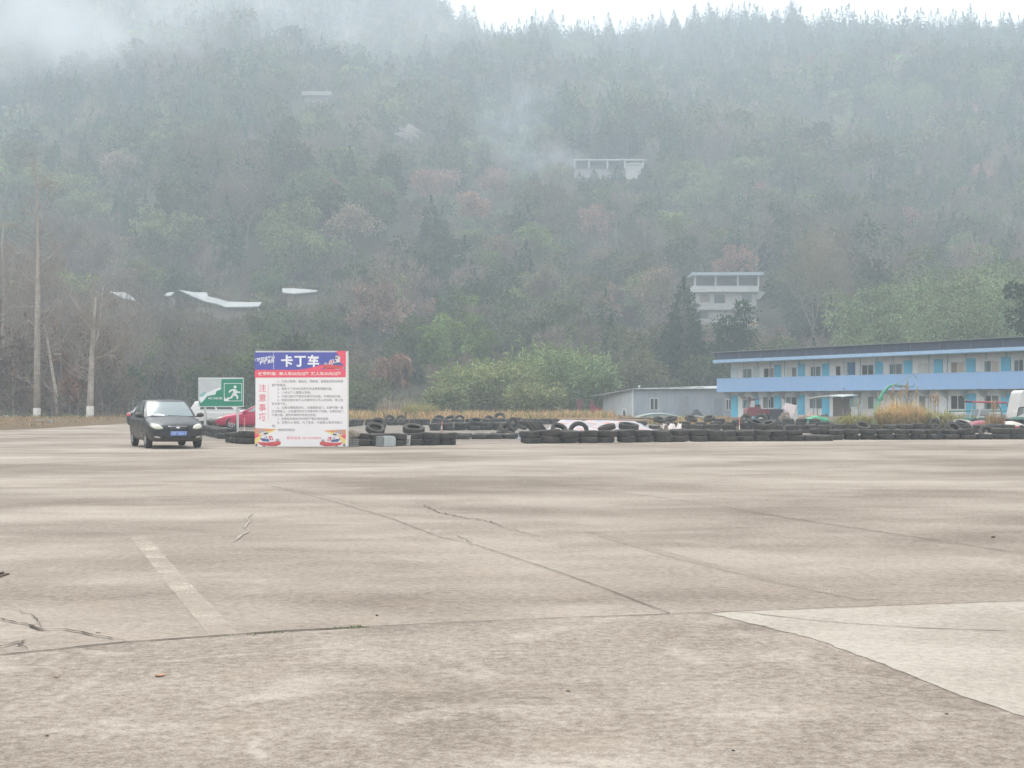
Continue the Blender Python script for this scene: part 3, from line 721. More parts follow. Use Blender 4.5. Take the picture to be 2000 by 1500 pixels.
# a leafless crown against the sky on the ridge
special('leafless_tree', 'bare tree', 'round leafless crown showing against the white sky on the ridge', lambda h: bare(165, max(h, 9), 5.5, 4, twig=(.16, .13, .12), tr0=.2, tws=5), 1540, 2, 735)
special('leafless_tree', 'bare tree', 'thin leafless tree in the notch of the ridge skyline', lambda h: bare(166, max(h, 9), 3.5, 4, twig=(.16, .13, .12), tr0=.18, tws=5), 1060, 45, 725)
for i in range(16):
    px = 205 + i * 29 + rnd.uniform(-8, 8); py = (592 if px < 300 or px > 540 else 604) + rnd.uniform(-6, 10) - (18 if px > 545 else 0)
    k = ('leafless_tree', 'leafy_bush', 'leafy_bush')[i % 3]
    special(k, 'tree' if i % 3 else 'bare tree', 'olive bushy tree screening the pavilion walls' if i % 3 else 'greyish bare tree screening the pavilion walls', (lambda h: clumped(300 + i, h, 3.4, .3, 14, 1900, .4, (.085, .095, .032), trunk_r=.1)) if i % 3 else (lambda h: bare(300 + i, h, 3.0, 4, nl=200, leafcol=(.17, .13, .07), tws=1.4)), px, py, 204 + (i % 2) * 5, group='bushy trees screening the pavilion walls' if i % 3 else 'bare trees screening the pavilion walls')
# giant reed bushes in front of the shed side
def reedbush(seed, h, rad, n, col):
    r = np.random.default_rng(seed); st, cr = Q(), Q()
    m = n // 9
    for i in range(m):
        a = r.random() * 2 * PI; d = rad * .75 * math.sqrt(r.random()); hh = h * (r.uniform(.55, .95) if i % 12 else r.uniform(.95, 1.16)) * (1 - .35 * (d / rad) ** 2); a2 = a + r.normal() * .5; o = rad * .35 * r.uniform(.2, 1.1)
        b = np.array([math.cos(a) * d, math.sin(a) * d, 0]); s = np.linspace(0, 1, 5)
        path = b + np.stack([math.cos(a2) * o * s ** 2, math.sin(a2) * o * s ** 2, hh * (s - .1 * s ** 3)], 1)
        if i % 3 == 0:
            for j in range(4): tubeq(st, path[j], path[j + 1], .02, .015, (.14, .14, .06), 3)
        u = np.clip(r.beta(2.2, 1.3, 9) * 4, .2, 3.999); i0 = u.astype(int); f = (u - i0)[:, None]
        p = path[i0] * (1 - f) + path[i0 + 1] * f + r.normal(size=(9, 3)) * .12
        t = r.normal(size=(9, 3)) * [.8, .8, .3] + [math.cos(a2) * .4, math.sin(a2) * .4, .9]
        cards(cr, p, t, h * .16 * r.uniform(.6, 1.3, 9), .13, jit(np.array(col) * r.uniform(.55, 1.35), 9, r), r, .35)
    return st, cr
for px, py, Y, rad, col, lab in [(915, 700, 138, 3.2, (.205, .235, .10), 'yellowish green reed thicket, left end of the reeds beyond the tyre track'), (985, 690, 136, 3.5, (.215, .24, .105), 'yellowish green reed thicket with ragged top in the middle of the reeds'),
                            (1075, 655, 146, 4.6, (.19, .245, .11), 'tallest bluish green reed thicket left of the grey shed'), (1130, 672, 150, 4.0, (.18, .235, .11), 'bluish green reed thicket beside the shed roof end'), (1045, 740, 130, 2.8, (.205, .22, .10), 'low reed thicket at the front right of the reeds'),
                            (870, 745, 131, 2.0, (.185, .21, .10), 'small low reed thicket at the front left of the reeds')]:
    h = htop(px, py, Y); own_tree('reed_thicket', 'reeds', lab, reedbush(int(px), h, rad, 6500, col), on(px, Y))
for px, py, Y, rad, col, lab in [(690, 738, 142, 3.4, (.085, .095, .045), 'low dark green bush right behind the notice board edge'), (650, 700, 150, 3.4, (.10, .12, .05), 'green bush behind the top right of the notice board'), (455, 655, 152, 3.0, (.11, .13, .05), 'bright green bush left of the notice board top'),
                                 (520, 640, 158, 3.6, (.10, .12, .05), 'green bush peeping above the notice board'), (590, 655, 156, 3.4, (.085, .1, .045), 'green bush above the title of the notice board'), (1240, 690, 164, 3.6, (.11, .11, .06), 'olive bush behind the grey shed roof'), (1190, 668, 170, 4, (.10, .10, .06), 'olive bush left behind the grey shed roof'),
                                 (1700, 640, 150, 3.4, (.125, .15, .075), 'pale green bush peeping over the middle of the dormitory roof'), (1770, 640, 146, 3.0, (.12, .145, .075), 'pale green bush peeping over the dormitory roof, right of another'), (1620, 655, 158, 3.4, (.1, .1, .06), 'olive bush over the dormitory roof below the bare tree'), (1510, 655, 168, 4.0, (.095, .095, .055), 'olive bush over the left end of the dormitory roof'), (1370, 690, 165, 2.8, (.07, .085, .045), 'dark bush at the foot of the two cypresses'), (1470, 665, 168, 3.0, (.085, .09, .05), 'bush beside the broad cypress')]:
    h = htop(px, py, Y); own_tree('leafy_bush', 'bush', lab, clumped(int(px), h, rad, .2, 14, 2600, .36, col, trunk_r=.07), on(px, Y))
# dry and green grass
DRY = (.42, .27, .14)
q = Q(); r = np.random.default_rng(5)
for i in range(1500):
    Yg = r.uniform(106, 150); px = r.uniform(640, 1190); hh = r.uniform(.5, 1.15) * (1.15 if Yg < 125 else 1)
    x = (px - CX) / F * Yg
    blades(q, 16, r, x, Yg, .8, hh, .05, np.array(DRY) * r.uniform(.8, 1.15) if r.random() < .72 else (.19, .18, .075), .9, .5)
for i in range(1500):
    Yg = r.uniform(136, 178); px = r.uniform(-60, 880); x = (px - CX) / F * Yg
    blades(q, 12, r, x, Yg, .9, r.uniform(.4, 1.0), .06, (.22, .17, .09) if r.random() < .55 else (.15, .165, .065), .9, .5, z0=1)
for i in range(500):
    Yg = r.uniform(96, 128); px = r.uniform(1180, 1420); x = (px - CX) / F * Yg
    blades(q, 12, r, x, Yg, .8, r.uniform(.15, .6), .05, DRY if r.random() < .7 else (.17, .17, .07), .9, .5)
v, c = q.arrays(); me = mesh_from(v, c, 'dry_grass'); me.materials.append(FOL)
tag(link('dry_grass', me), 'strip of tawny dry grass beyond the tyre rows and round the yard edge', 'grass', kind='stuff')
# tussocks one can point to
def tussock(px, py_top, Y, rad, col, lab, n=1400, plumes=0, mixc=None, lean=.75):
    h = htop(px, py_top, Y); r = np.random.default_rng(int(px * 3)); q = Q()
    blades(q, n, r, 0, 0, rad, h, .035, col, lean, .5)
    if mixc: blades(q, n // 2, r, 0, 0, rad * 1.1, h * .75, .035, mixc, lean, .5)
    o = thing('grass_tussock', lab, 'tall grass', on(px, Y))
    v, c = q.arrays(); me = mesh_from(v, c, 'blades'); me.materials.append(FOL); link('blades', me, parent=o)
    if plumes:
        q = Q()
        for _ in range(plumes):
            a = r.random() * 6.28; l = r.uniform(.1, .45); hh = h * r.uniform(.95, 1.3)
            tip = np.array([math.cos(a) * l * h * .5, math.sin(a) * l * h * .5, hh]); base = np.array([math.cos(a) * rad * .3, math.sin(a) * rad * .3, 0])
            tubeq(q, base, tip, .012, .008, (.25, .18, .11), 3)
            p = base + (tip - base) * r.uniform(.8, 1.02, (26, 1))
            cards(q, p, (tip - base)[None] / hh + r.normal(size=(26, 3)) * .2, .22, .03, jit((.36, .27, .19), 26, r), r, .1)
        v, c = q.arrays(); me = mesh_from(v, c, 'plumes'); me.materials.append(FOL); link('plumes', me, parent=o)
tussock(818, 778, 112, 1.1, (.27, .24, .10), 'bright yellow green grass tussock standing in the dry grass strip', mixc=(.22, .24, .09))
tussock(775, 768, 135, 1.6, (.24, .19, .14), 'pale brown twiggy tussock behind the yellow green one', 900)
tussock(1672, 796, 80, .6, (.27, .25, .11), 'olive green tussock, left of the row before the dormitory', 900, 3, (.32, .25, .12), 1.4)
tussock(1738, 776, 78, .5, (.44, .32, .16), 'golden dry tussock, left of three crowded beneath the green basketball hoop', 700, 5, (.30, .24, .11), 1.0)
tussock(1760, 764, 77, .55, (.50, .36, .18), 'golden dry tussock, tallest of three crowded beneath the green basketball hoop', 800, 8, (.30, .24, .11), .95)
tussock(1782, 774, 76, .5, (.46, .33, .17), 'golden dry tussock, right of three crowded beneath the green basketball hoop', 700, 6, (.32, .26, .13), 1.05)
tussock(1828, 786, 76, .55, (.30, .28, .14), 'grey green tussock right of the golden one', 1000, 8, (.34, .27, .14), 1.3)
tussock(1943, 800, 72, .4, (.26, .18, .10), 'slim brown tussock before the red cart canopy', 420, 8, None, .4)
tussock(1875, 800, 84, .8, (.24, .21, .08), 'yellow tussock behind the white kart cover', 700)
tussock(1432, 812, 118, .8, (.30, .16, .09), 'rusty brown weeds at the left corner of the dormitory', 500)
tussock(1385, 812, 122, .6, (.19, .19, .07), 'small green and tan weeds under the shed door', 400)
tussock(1208, 808, 128, .5, (.30, .17, .09), 'rusty brown weeds against the pale end wall of the shed', 400)
# green weeds growing in the seam
q = Q(); r = np.random.default_rng(8)
for px, py, n, rad in ((690, 1227, 34, .06), (668, 1229, 10, .05), (705, 1226, 10, .03), (490, 1241, 10, .05), (540, 1237, 8, .06), (570, 1235, 6, .05), (445, 1243, 5, .03)):
    g0 = gnd(px, py); blades(q, n, r, g0.x, g0.y, rad, .022, .007, (.12, .17, .06), 1.2, .6)
v, c = q.arrays(); me = mesh_from(v, c, 'weeds'); me.materials.append(FOL); tag(link('weeds', me), 'tiny green weeds sprouting along the dark seam of the concrete', 'weeds', kind='stuff')

# ------------------------------------------------------------------ verge with the whitewashed trees
rv = random.Random(3)
vx = np.linspace(-62, -25.2, 60); vy = np.linspace(74, 121, 50)
def verge_h(x, y):
    edge = min((x + 62) / 6 + 1, (-24.8 - .22 * max(0, y - 84) ** .8 * .25 - x) / 2.2, (y - (76 + (x + 26) * -.10)) / 3.0, ((119 + (x + 26) * .15) - y) / 3.5)
    return -.06 + .34 * sm(edge) * (1 + .3 * math.sin(x * 1.3) * math.sin(y * .9)) + .05 * math.sin(x * 3.1 + y * 2.3) * sm(edge)
vv = [(x, y, float(verge_h(x, y))) for y in vy for x in vx]
ff = [(j * 60 + i, j * 60 + i + 1, (j + 1) * 60 + i + 1, (j + 1) * 60 + i) for j in range(49) for i in range(59)]
me = D.meshes.new('verge_ground'); me.from_pydata(vv, [], ff)
mv, nt, b = newmat('leaf_litter'); v_ = objco(nt)
c = ramp(nt, noise(nt, v_, 1.2, 8, .75), [(.35, (.24, .155, .095)), (.52, (.17, .125, .07)), (.65, (.30, .20, .13))]); nt.links.new(mix(nt, math_(nt, 'MULTIPLY', noise(nt, v_, 14, 4, .8), .6), c, (.1, .075, .05)), b.inputs['Base Color']); b.inputs['Roughness'].default_value = 1; b.inputs['Specular IOR Level'].default_value = .05
bump(nt, b, noise(nt, v_, 9, 5, .7), .8, .08)
tag(link('verge_ground', me, mv, smooth=True), kind='structure')
q = Q(); r = np.random.default_rng(15)
for i in range(900):
    x = r.uniform(-48, -25); y = r.uniform(77, 119); z = verge_h(x, y)
    if z < .1: continue
    k = len(q.V); blades(q, 8, r, x, y, .5, r.uniform(.1, .35), .05, (.27, .19, .11) if r.random() < .8 else (.16, .16, .07), 1.1, .6)
    for Vq in q.V[k:]: Vq[:, :, 2] += z
v, c = q.arrays(); me = mesh_from(v, c, 'verge_grass'); me.materials.append(FOL); tag(link('verge_grass', me), 'tawny grass and dry leaves on the raised verge at the left', 'grass', kind='stuff')
WHT = M('whitewash', (.62, .58, .53), .9, grime=.6, gscale=3, dirt=(.38, .33, .28), spec=.1)
def bark_mat():
    m, nt, b = newmat('pale_bark'); v = objco(nt, (1, 1, .35))
    n1 = noise(nt, v, 4, 7, .7); c = ramp(nt, n1, [(.35, (.29, .245, .205)), (.6, (.44, .38, .325))])
    n2 = noise(nt, objco(nt, (.4, .4, 5)), 1.6, 5, .7); c = mix(nt, math_(nt, 'MULTIPLY', ramp(nt, n2, [(.5, 0), (.66, 1)]), .5), c, (.12, .1, .085))
    nt.links.new(c, b.inputs['Base Color']); b.inputs['Roughness'].default_value = .95; b.inputs['Specular IOR Level'].default_value = .1
    bump(nt, b, n1, .5, .03); return m
BK = bark_mat()
def bare_near(label, path, radii, limbs, Y, white, seed):
    """path and limbs in photo pixels at distance Y; limbs: (points, r0, depth jitter)"""
    base = at(path[0][0], path[0][1], Y); base.z = 0.1; r = np.random.default_rng(seed)
    o = thing('whitewashed_tree', label, 'bare tree', base)
    limbs = list(limbs)
    for _ in range(20 if white else 9):                            # the finer limbs up the stem
        t = r.uniform(.25, .97); j = min(int(t * (len(path) - 1)), len(path) - 2); f = t * (len(path) - 1) - j
        x0, y0 = path[j][0] * (1 - f) + path[j + 1][0] * f, path[j][1] * (1 - f) + path[j + 1][1] * f
        sd_ = r.choice((-1, 1)); ln = r.uniform(10, 42) * (1.15 - .7 * t); rise = r.uniform(.1, .9)
        limbs.append(([(x0, y0), (x0 + sd_ * ln * .55, y0 - ln * rise * .35), (x0 + sd_ * ln, y0 - ln * rise)], .029 * (1.2 - t * .7), r.uniform(-1.5, 1.5)))
    def loc(px, py, dy=0): p = at(px, py, Y); p.y += dy; return p - base
    P = [loc(*p) for p in path]; P[0].z = -.3
    tb = B().tube(P, radii, 12).build('trunk', BK, o, smooth=True)
    if white:
        a, b_ = P[0], P[1]; t = white / (b_.z)
        B().tube([Vector((a.x, a.y, -.1)), a.lerp(b_, t * .5) + Vector((0, 0, 0)), a.lerp(b_, t)], [radii[0] * 1.1, radii[0] * 1.05, radii[0] * 1.02], 14).build('whitewash_band', WHT, tb, smooth=True)
    bq, tq = B(), Q()
    for pts, r0, dy in limbs:
        n = len(pts); L = [loc(px, py, dy * i / (n - 1)) for i, (px, py) in enumerate(pts)]
        bq.tube(L, [1.1 * r0 * (1 - .75 * i / (n - 1)) for i in range(n)], 6)
        for i in range(1, n):
            for _ in range(5 if r0 > .0355 or n > 3 else 2):
                s = L[i - 1].lerp(L[i], r.random()); d = (L[i] - L[i - 1]).normalized()
                nd = (d * .8 + Vector(r.normal(size=3) * .55)).normalized(); ln = r.uniform(.6, 1.7)
                e = s + nd * ln; tubeq(tq, s, e, .026, .010, (.26, .22, .19), 3)
                for _ in range(4):
                    s2 = s.lerp(e, r.uniform(.3, 1)); n2 = (nd + Vector(r.normal(size=3) * .6)).normalized()
                    tubeq(tq, s2, s2 + n2 * r.uniform(.3, .9), .014, .007, (.24, .2, .17), 3)
    br = bq.build('branches', BK, o, smooth=True)
    v, c = tq.arrays(); me = mesh_from(v, c, 'twigs'); me.materials.append(FOL); link('twigs', me, parent=o)
    return o
bare_near('tallest whitewashed bare tree, a straight trunk with thin leader, at the left on the verge', [(72, 824), (73, 640), (74, 560), (74, 470), (73, 380), (75, 300)], [.26, .22, .18, .10, .06, .02],
          [([(74, 630), (95, 600), (108, 580), (107, 615)], .06, 1), ([(76, 640), (100, 615), (125, 585)], .05, -1), ([(74, 520), (98, 500), (122, 473), (140, 462)], .06, .6), ([(72, 600), (50, 600), (20, 602)], .05, -1), ([(73, 640), (52, 625), (30, 632)], .05, 1), ([(73, 520), (48, 495), (20, 490), (5, 500)], .05, 1.5),
           ([(70, 585), (50, 565), (30, 558)], .04, -.5), ([(74, 560), (40, 530), (12, 522)], .05, .5), ([(74, 480), (100, 470), (112, 480)], .03, 0), ([(74, 350), (60, 345)], .02, 0), ([(74, 405), (90, 390)], .02, 0), ([(74, 430), (56, 420)], .02, 0), ([(74, 395), (84, 408)], .02, 0), ([(74, 690), (60, 670)], .03, 0), ([(70, 760), (45, 738), (25, 735)], .03, 1)], 112, 1.15, 1)
bare_near('leaning thin bare tree just right of the tallest whitewashed tree', [(114, 820), (108, 760), (98, 700), (90, 650), (84, 628)], [.14, .13, .11, .08, .03],
          [([(98, 700), (90, 670), (86, 650)], .06, .3), ([(106, 768), (90, 750)], .035, -.5), ([(106, 778), (114, 768)], .03, .3), ([(92, 650), (110, 630), (118, 610)], .03, .3)], 112.8, 0, 2)
bare_near('whitewashed bare tree, rightmost on the verge, with a forked top', [(175, 824), (177, 760), (179, 700), (183, 640), (187, 580)], [.26, .22, .18, .14, .05],
          [([(183, 700), (205, 692), (222, 694)], .03, .5), ([(180, 704), (205, 694), (225, 696)], .03, -.3), ([(182, 650), (165, 625), (150, 600), (128, 570)], .05, .6), ([(188, 610), (200, 598), (215, 590)], .04, .2), ([(180, 690), (190, 660), (196, 600), (200, 560)], .08, .3), ([(181, 632), (160, 650), (150, 668)], .025, .5), ([(190, 600), (180, 580), (175, 570)], .03, 0)], 110, 1.2, 3)
bare_near('bare forked tree partly cut by the left edge of the picture', [(4, 812), (5, 700), (8, 560), (3, 480), (8, 430)], [.2, .16, .11, .06, .02],
          [([(6, 600), (18, 560), (22, 500)], .05, .5), ([(5, 560), (-10, 500)], .05, 0), ([(6, 700), (24, 680), (34, 660)], .04, .4), ([(6, 640), (20, 620)], .03, 0)], 124, 0, 4)
for i, (px, py, Y, w_) in enumerate([(-8, 400, 128, 3.2), (28, 470, 122, 2.6), (48, 560, 130, 2.6), (140, 540, 127, 2.8), (206, 560, 132, 3.0), (222, 520, 150, 3.2), (258, 590, 146, 2.6), (100, 430, 140, 3.2)]):
    special('leafless_tree', 'bare tree', 'slender pale leafless tree among the whitewashed trunks at the left', lambda h: bare(500 + i, h, w_, 4, trunkcol=(.24, .205, .175), twig=(.19, .16, .135), tr0=.12, upright=.9, tws=.8, twn=7), px, py, Y, group='slender leafless trees at the left')
# thin saplings and brown thicket on and behind the verge
for i in range(62):
    Yt = rnd.uniform(117, 160); px = rnd.uniform(-40, 250); x = (px - CX) / F * Yt
    if Yt < 122 and px > 160: continue
    k = 'twiggy_bush'; s = rnd.uniform(.7, 1.5)
    plant(k, i % 3, (x, Yt, T1(x, Yt)), s, rnd.uniform(0, 6.28), 'leafless brown shrub in the thicket behind the whitewashed trees', 'leafless shrubs behind the whitewashed trees', True, s * rnd.uniform(.9, 1.5))
for px, py, Y, rad, lab in ((150, 660, 128, 2.0, 'rusty leaved small tree between the two whitewashed trunks'), (148, 720, 122, 1.6, 'low rusty leaved shrub between the two whitewashed trunks')):
    special('russet_shrub', 'shrub', lab, lambda h: clumped(int(py), h, rad, .8, 10, 700, .34, (.19, .105, .07), (.15, .12, .1)), px, py, Y)
for i, (px, py) in enumerate([(116, 758), (118, 775), (155, 790), (186, 790)]):
    special('dead_sapling', 'sapling', ('crooked dead sapling beside the leaning tree', 'low crooked dead sapling at the foot of the leaning tree', 'short dead sapling left of the rightmost whitewashed tree', 'short dead sapling right of the rightmost whitewashed tree')[i], lambda h: bare(200 + i, h, .7, 2, trunkcol=(.12, .1, .085), tr0=.06, tws=.8, twn=5), px, py, 111)
# ------------------------------------------------------------------ the go-kart notice board
SY = 46.9; SWW, SHH = 180 / F * SY, 186.5 / F * SY
sign = thing('notice_board', 'large square white go-kart notice board with purple and red header standing on the concrete', 'notice board', (-5.03 * 0 + (588.5 - CX) / F * SY, SY, 0), math.radians(-1.5))
def sx(zx): return ((480 + zx / 6.818) - 588.5) / F * SY          # from a pixel of the enlarged board to metres on it
def sz_(zy): return (873.2 - (670 + zy / 6.818)) / F * SY
X0, X1, ZT = -SWW / 2, SWW / 2, SHH
def cloth_mat():
    m, nt, b = newmat('banner_vinyl'); v = objco(nt)
    c = mix(nt, math_(nt, 'MULTIPLY', ramp(nt, noise(nt, v, 1.6, 6, .6), [(.45, 0), (.75, 1)]), .25), (.86, .82, .81), (.70, .65, .62))
    nt.links.new(c, b.inputs['Base Color']); b.inputs['Roughness'].default_value = .55
    bump(nt, b, noise(nt, objco(nt, (1, 1, 2.2)), 1.8, 4, .5), .25, .05); return m
pv = M('board_timber', (.36, .31, .25), .85)
B().box2((X0, -.006, .01), (X1, .05, ZT)).build('panel', cloth_mat(), sign)
fr = B()
for x in (X0 + .03, 0, X1 - .03): fr.box2((x - .025, .052, 0.01), (x + .025, .10, ZT - .02))
for z in (.1, 1.4, ZT - .1): fr.box2((X0 + .002, .102, z - .03), (X1 - .002, .14, z + .03))
fr.build('frame', pv, sign)
for s_ in (-.9, .9):
    B().tube([(s_, .16, 2.2), (s_, 1.25, .03)], .025, 6).build('brace', pv, sign)
B().box2((X1 + .002, -.02, .02), (X1 + .035, .06, ZT + .02)).build('edge_strip', M('edge_strip', (.75, .70, .64), .6), sign)
B().box2((X0 + .01, -.02, ZT + .002), (X1 - .3, .05, ZT + .022)).build('top_strip', M('top_strip', (.66, .66, .72), .6), sign)
def poly(name, pts, y, mat, parent=sign):
    me = D.meshes.new(name); me.from_pydata([(x, y, z) for x, z in pts], [], [tuple(range(len(pts)))])
    bm = bmesh.new(); bm.from_mesh(me); bmesh.ops.triangulate(bm, faces=bm.faces)
    for f in bm.faces:
        if f.normal.y > 0: f.normal_flip()
    bm.to_mesh(me); bm.free(); return link(name, me, mat, parent)
def zp(*pts): return [(sx(a), sz_(b)) for a, b in pts]
PUR = M('print_purple', (.085, .10, .40), .55, grime=.3, gscale=1.5, dirt=(.17, .17, .42)); RED = M('print_red', (.82, .10, .16), .5, grime=.2, dirt=(.75, .2, .25)); WHI = M('print_white', (.85, .84, .86), .5, grime=.1)
PNK = M('print_pink', (.80, .22, .27), .5, grime=.1); INK = M('print_ink', (.20, .17, .17), .6, grime=.1); CRM = M('print_cream', (.85, .72, .62), .5, grime=.1)
poly('header_panel', zp((118, 125), (1334, 125), (1334, 365), (118, 365)), -.009, PUR)
hp = [c for c in sign.children if c.name == 'header_panel'][0]
poly('price_band', zp((118, 358), (680, 358), (820, 342), (980, 300), (1080, 282), (1200, 300), (1334, 300), (1334, 458), (118, 462)), -.0115, RED)
poly('corner_flash', zp((1190, 108), (1336, 104), (1336, 320), (1225, 230), (1240, 165)), -.0125, RED)
poly('arrow_flash', zp((985, 352), (1070, 330), (1060, 345), (1040, 352)), -.0125, PUR)
poly('fold_line', zp((363, 122), (372, 122), (375, 352), (366, 352)), -.0125, M('fold_line', (.5, .5, .72), .6))
text('title', '卡丁车', WHI, sign, sx(470), sx(978), sz_(238), sz_(155) - sz_(318), -.015, offset=.035, spacing=1.18)
text('slogan', '「驾驭追梦心', WHI, sign, sx(125), sx(388), sz_(210), sz_(175) - sz_(230), -.015, offset=.025, italic=.25, rot=.17)
text('slogan', '释放 真我', WHI, sign, sx(180), sx(380), sz_(252), sz_(225) - sz_(277), -.015, offset=.025, italic=.25, rot=.17)
text('price_text', '收费标准:  单人车20元/2圈  双人车30元/2圈', CRM, sign, sx(165), sx(1262), sz_(410), sz_(385) - sz_(432), -.0145, offset=.028)
for ch, y in zip('注意事项', (600, 730, 860, 988)):
    text('heading', ch, PNK, sign, sx(172), sx(268), sz_(y), sz_(y - 50) - sz_(y + 50), -.009, offset=.012)
poly('rule_line', zp((296, 550), (300, 550), (300, 1030), (296, 1030)), -.009, PNK)
LN = [("1、凡有心脏病、高血压、颈椎病、酗酒者或其他疾患", 425, 1300, 512), ("者严禁乘坐。", 345, 540, 562), ("2、驾驶卡丁车时必须系好安全带和佩戴头盔。", 420, 1155, 610), ("3、1.5米以下儿童禁止驾驶。", 420, 870, 660),
      ("4、行驶过程中严禁双手离开方向盘，不得逆向行驶。", 420, 1275, 712), ("5、驾驶过程中有什么问题呼叫工作人员协助，禁止松", 420, 1300, 762), ("安全带下车。", 345, 540, 811), ("6、注意左脚踏是刹车，右脚踏是油门，左脚不要一直", 420, 1300, 862),
      ("压在脚踏上，以免磨坏刹车片和影响车子性能，右脚加油门", 345, 1300, 911), ("不要过猛，避免车辆损坏和发生危险。", 345, 945, 960), ("7、未乘坐及乘坐完毕游客严禁在场内逗留。", 420, 1110, 1010), ("8、仅限大人驾驶，为了安全，中途禁止更换驾乘人", 420, 1296, 1060),
      ("员。", 345, 410, 1108), ("谢谢您的配合！", 425, 660, 1158)]
for s, a, b_, y in LN: text('rule_text', s, INK, sign, sx(a), sx(b_), sz_(y), sz_(y - 18) - sz_(y + 18), -.009, offset=.004)
text('phone_text', '联系电话 18116728870', PNK, sign, sx(545), sx(1005), sz_(1265), sz_(1245) - sz_(1285), -.009, offset=.006)
# printed kart racers: a plain helmeted driver in a red kart on coloured rays
ORA = M('print_orange', (.75, .30, .13), .5, grime=.1); YEL = M('print_yellow', (.85, .66, .24), .5, grime=.1); BLU = M('print_blue', (.10, .13, .30), .5, grime=.1); GRY = M('print_grey', (.42, .41, .44), .5, grime=.1); KRD = M('print_kart_red', (.66, .10, .10), .45, grime=.2); BLK = M('print_black', (.05, .05, .06), .5, grime=.1); SKN = M('print_pale', (.72, .66, .66), .5, grime=.1)
def circ(cx, cy, r, n=16, ry=None): return [(cx + r * math.cos(2 * PI * k / n), cy + (ry or r) * math.sin(2 * PI * k / n)) for k in range(n)]
def racer(x0, y0, sxx, syy, rays):
    """prints one racer; local unit square 0..1 (y down) mapped to the enlarged-board pixels"""
    def m(pts): return zp(*[(x0 + x * sxx, y0 + y * syy) for x, y in pts])
    y = -.009
    if rays:
        poly('rays', m([(0, .09), (.86, .15), (.3, .5), (0, 1)]), y, YEL)
        poly('rays', m([(0, .09), (.86, .15), (.3, .3), (0, .45)]), y - .001, ORA)
        poly('rays', m([(0, .35), (.22, .44), (0, .62)]), y - .002, RED)
        cq = B()
        for i in range(7):
            for j in range(6):
                if (i + j) % 2: cq.add([(p[0], y - .0025, p[1]) for p in m([(.08 + i * .035, .1 + j * .045), (.115 + i * .035, .1 + j * .045), (.115 + i * .035, .145 + j * .045), (.08 + i * .035, .145 + j * .045)])], [(0, 1, 2, 3)])
        cq.build('chequer', GRY, sign)
    y -= .004
    poly('racer', m(circ(.36, .94, .075, 14, .085)), y, GRY); poly('racer', m(circ(.06, .92, .06, 14, .075)), y, GRY)
    poly('racer', m(circ(.36, .94, .04, 12, .045)), y - .001, BLK); poly('racer', m(circ(.06, .92, .03, 12, .04)), y - .001, BLK)
    poly('racer', m([(.1, .78), (.45, .8), (.75, .76), (.9, .72), (1, .78), (.98, .9), (.8, .98), (.5, .97), (.2, .92)]), y - .0015, KRD)
    poly('racer', m([(.48, .9), (.8, .92), (.96, .84), (.97, .88), (.8, .96), (.5, .95)]), y - .002, M('print_deep_red', (.42, .05, .06), .5))
    poly('racer', m(circ(.87, .70, .075, 12, .09)), y - .001, GRY)
    poly('racer', m([(.24, .50), (.42, .5), (.58, .64), (.54, .76), (.3, .74), (.22, .64)]), y - .0025, BLU)
    poly('racer', m([(.24, .50), (.42, .5), (.4, .58), (.26, .6)]), y - .003, WHI)
    poly('racer', m([(.38, .56), (.56, .58), (.54, .63), (.38, .62)]), y - .0035, SKN)
    poly('racer', m([(.5, .44), (.68, .46), (.75, .7), (.56, .72)]), y - .004, WHI)
    poly('racer', m([(.53, .48), (.66, .49), (.71, .68), (.58, .69)]), y - .0045, KRD)
    poly('racer', m([(.6, .54), (.64, .54), (.665, .66), (.635, .66)]), y - .005, WHI)
    poly('racer', m(circ(.36, .36, .12, 18, .15)), y - .005, SKN)
    poly('racer', m([(.34, .33), (.49, .31), (.5, .38), (.36, .40)]), y - .0055, BLK)
    poly('racer', m([(.26, .24), (.42, .2), (.44, .25), (.27, .3)]), y - .0055, GRY)
racer(118, 1110, 350, 270, True)
racer(1334, 1130, -350, 250, True)
racer(1336, 118, -310, 235, False)
# ------------------------------------------------------------------ green shelter sign
GY = 68.0
gs = thing('shelter_sign', 'green emergency shelter sign with running man, its upper left peeled to pale metal', 'sign', ((431.5 - CX) / F * GY, GY, 0), math.radians(2))
def gx(px): return (px - 431.5) / F * GY
def gz(py): return H + (HY - py) / F * GY
ALU = M('sign_metal', (.55, .57, .56), .45, .3, grime=.4, gscale=3); GRN_ = M('sign_green', (.012, .235, .135), .4, grime=.2, gscale=2); WH2 = M('sign_white', (.78, .80, .78), .5, grime=.15)
B().box2((gx(387.5), 0, gz(795)), (gx(475.5), .05, gz(737.5))).build('panel', ALU, gs, bevel=.008)
for px in (400, 463.5):
    B().tube([(gx(px), .09, 0), (gx(px), .09, gz(740))], .055, 10).build('post', M('post_paint', (.55, .57, .53), .5, .2, grime=.4), gs, smooth=True, auto=40)
def gl(zx, zy): return (gx(200 + zx / 4), gz(660 + zy / 4))          # from the 4x enlargement
poly('green_film', [gl(*p) for p in ((930, 322), (1098, 320), (1098, 532), (762, 534), (757, 500), (800, 478), (818, 452), (862, 444), (884, 440), (890, 414), (928, 400))], -.004, GRN_, gs)
poly('peeled_film', [gl(*p) for p in ((754, 470), (790, 440), (840, 420), (900, 392), (926, 388), (926, 402), (890, 416), (884, 442), (862, 446), (820, 454), (800, 480), (770, 510), (764, 490))], -.0045, WH2, gs)
poly('film_residue', [gl(*p) for p in ((762, 440), (800, 418), (815, 432), (790, 455), (766, 462))], -.0052, M('residue', (.30, .52, .52), .6, grime=.5, gscale=12), gs)
bx = B()
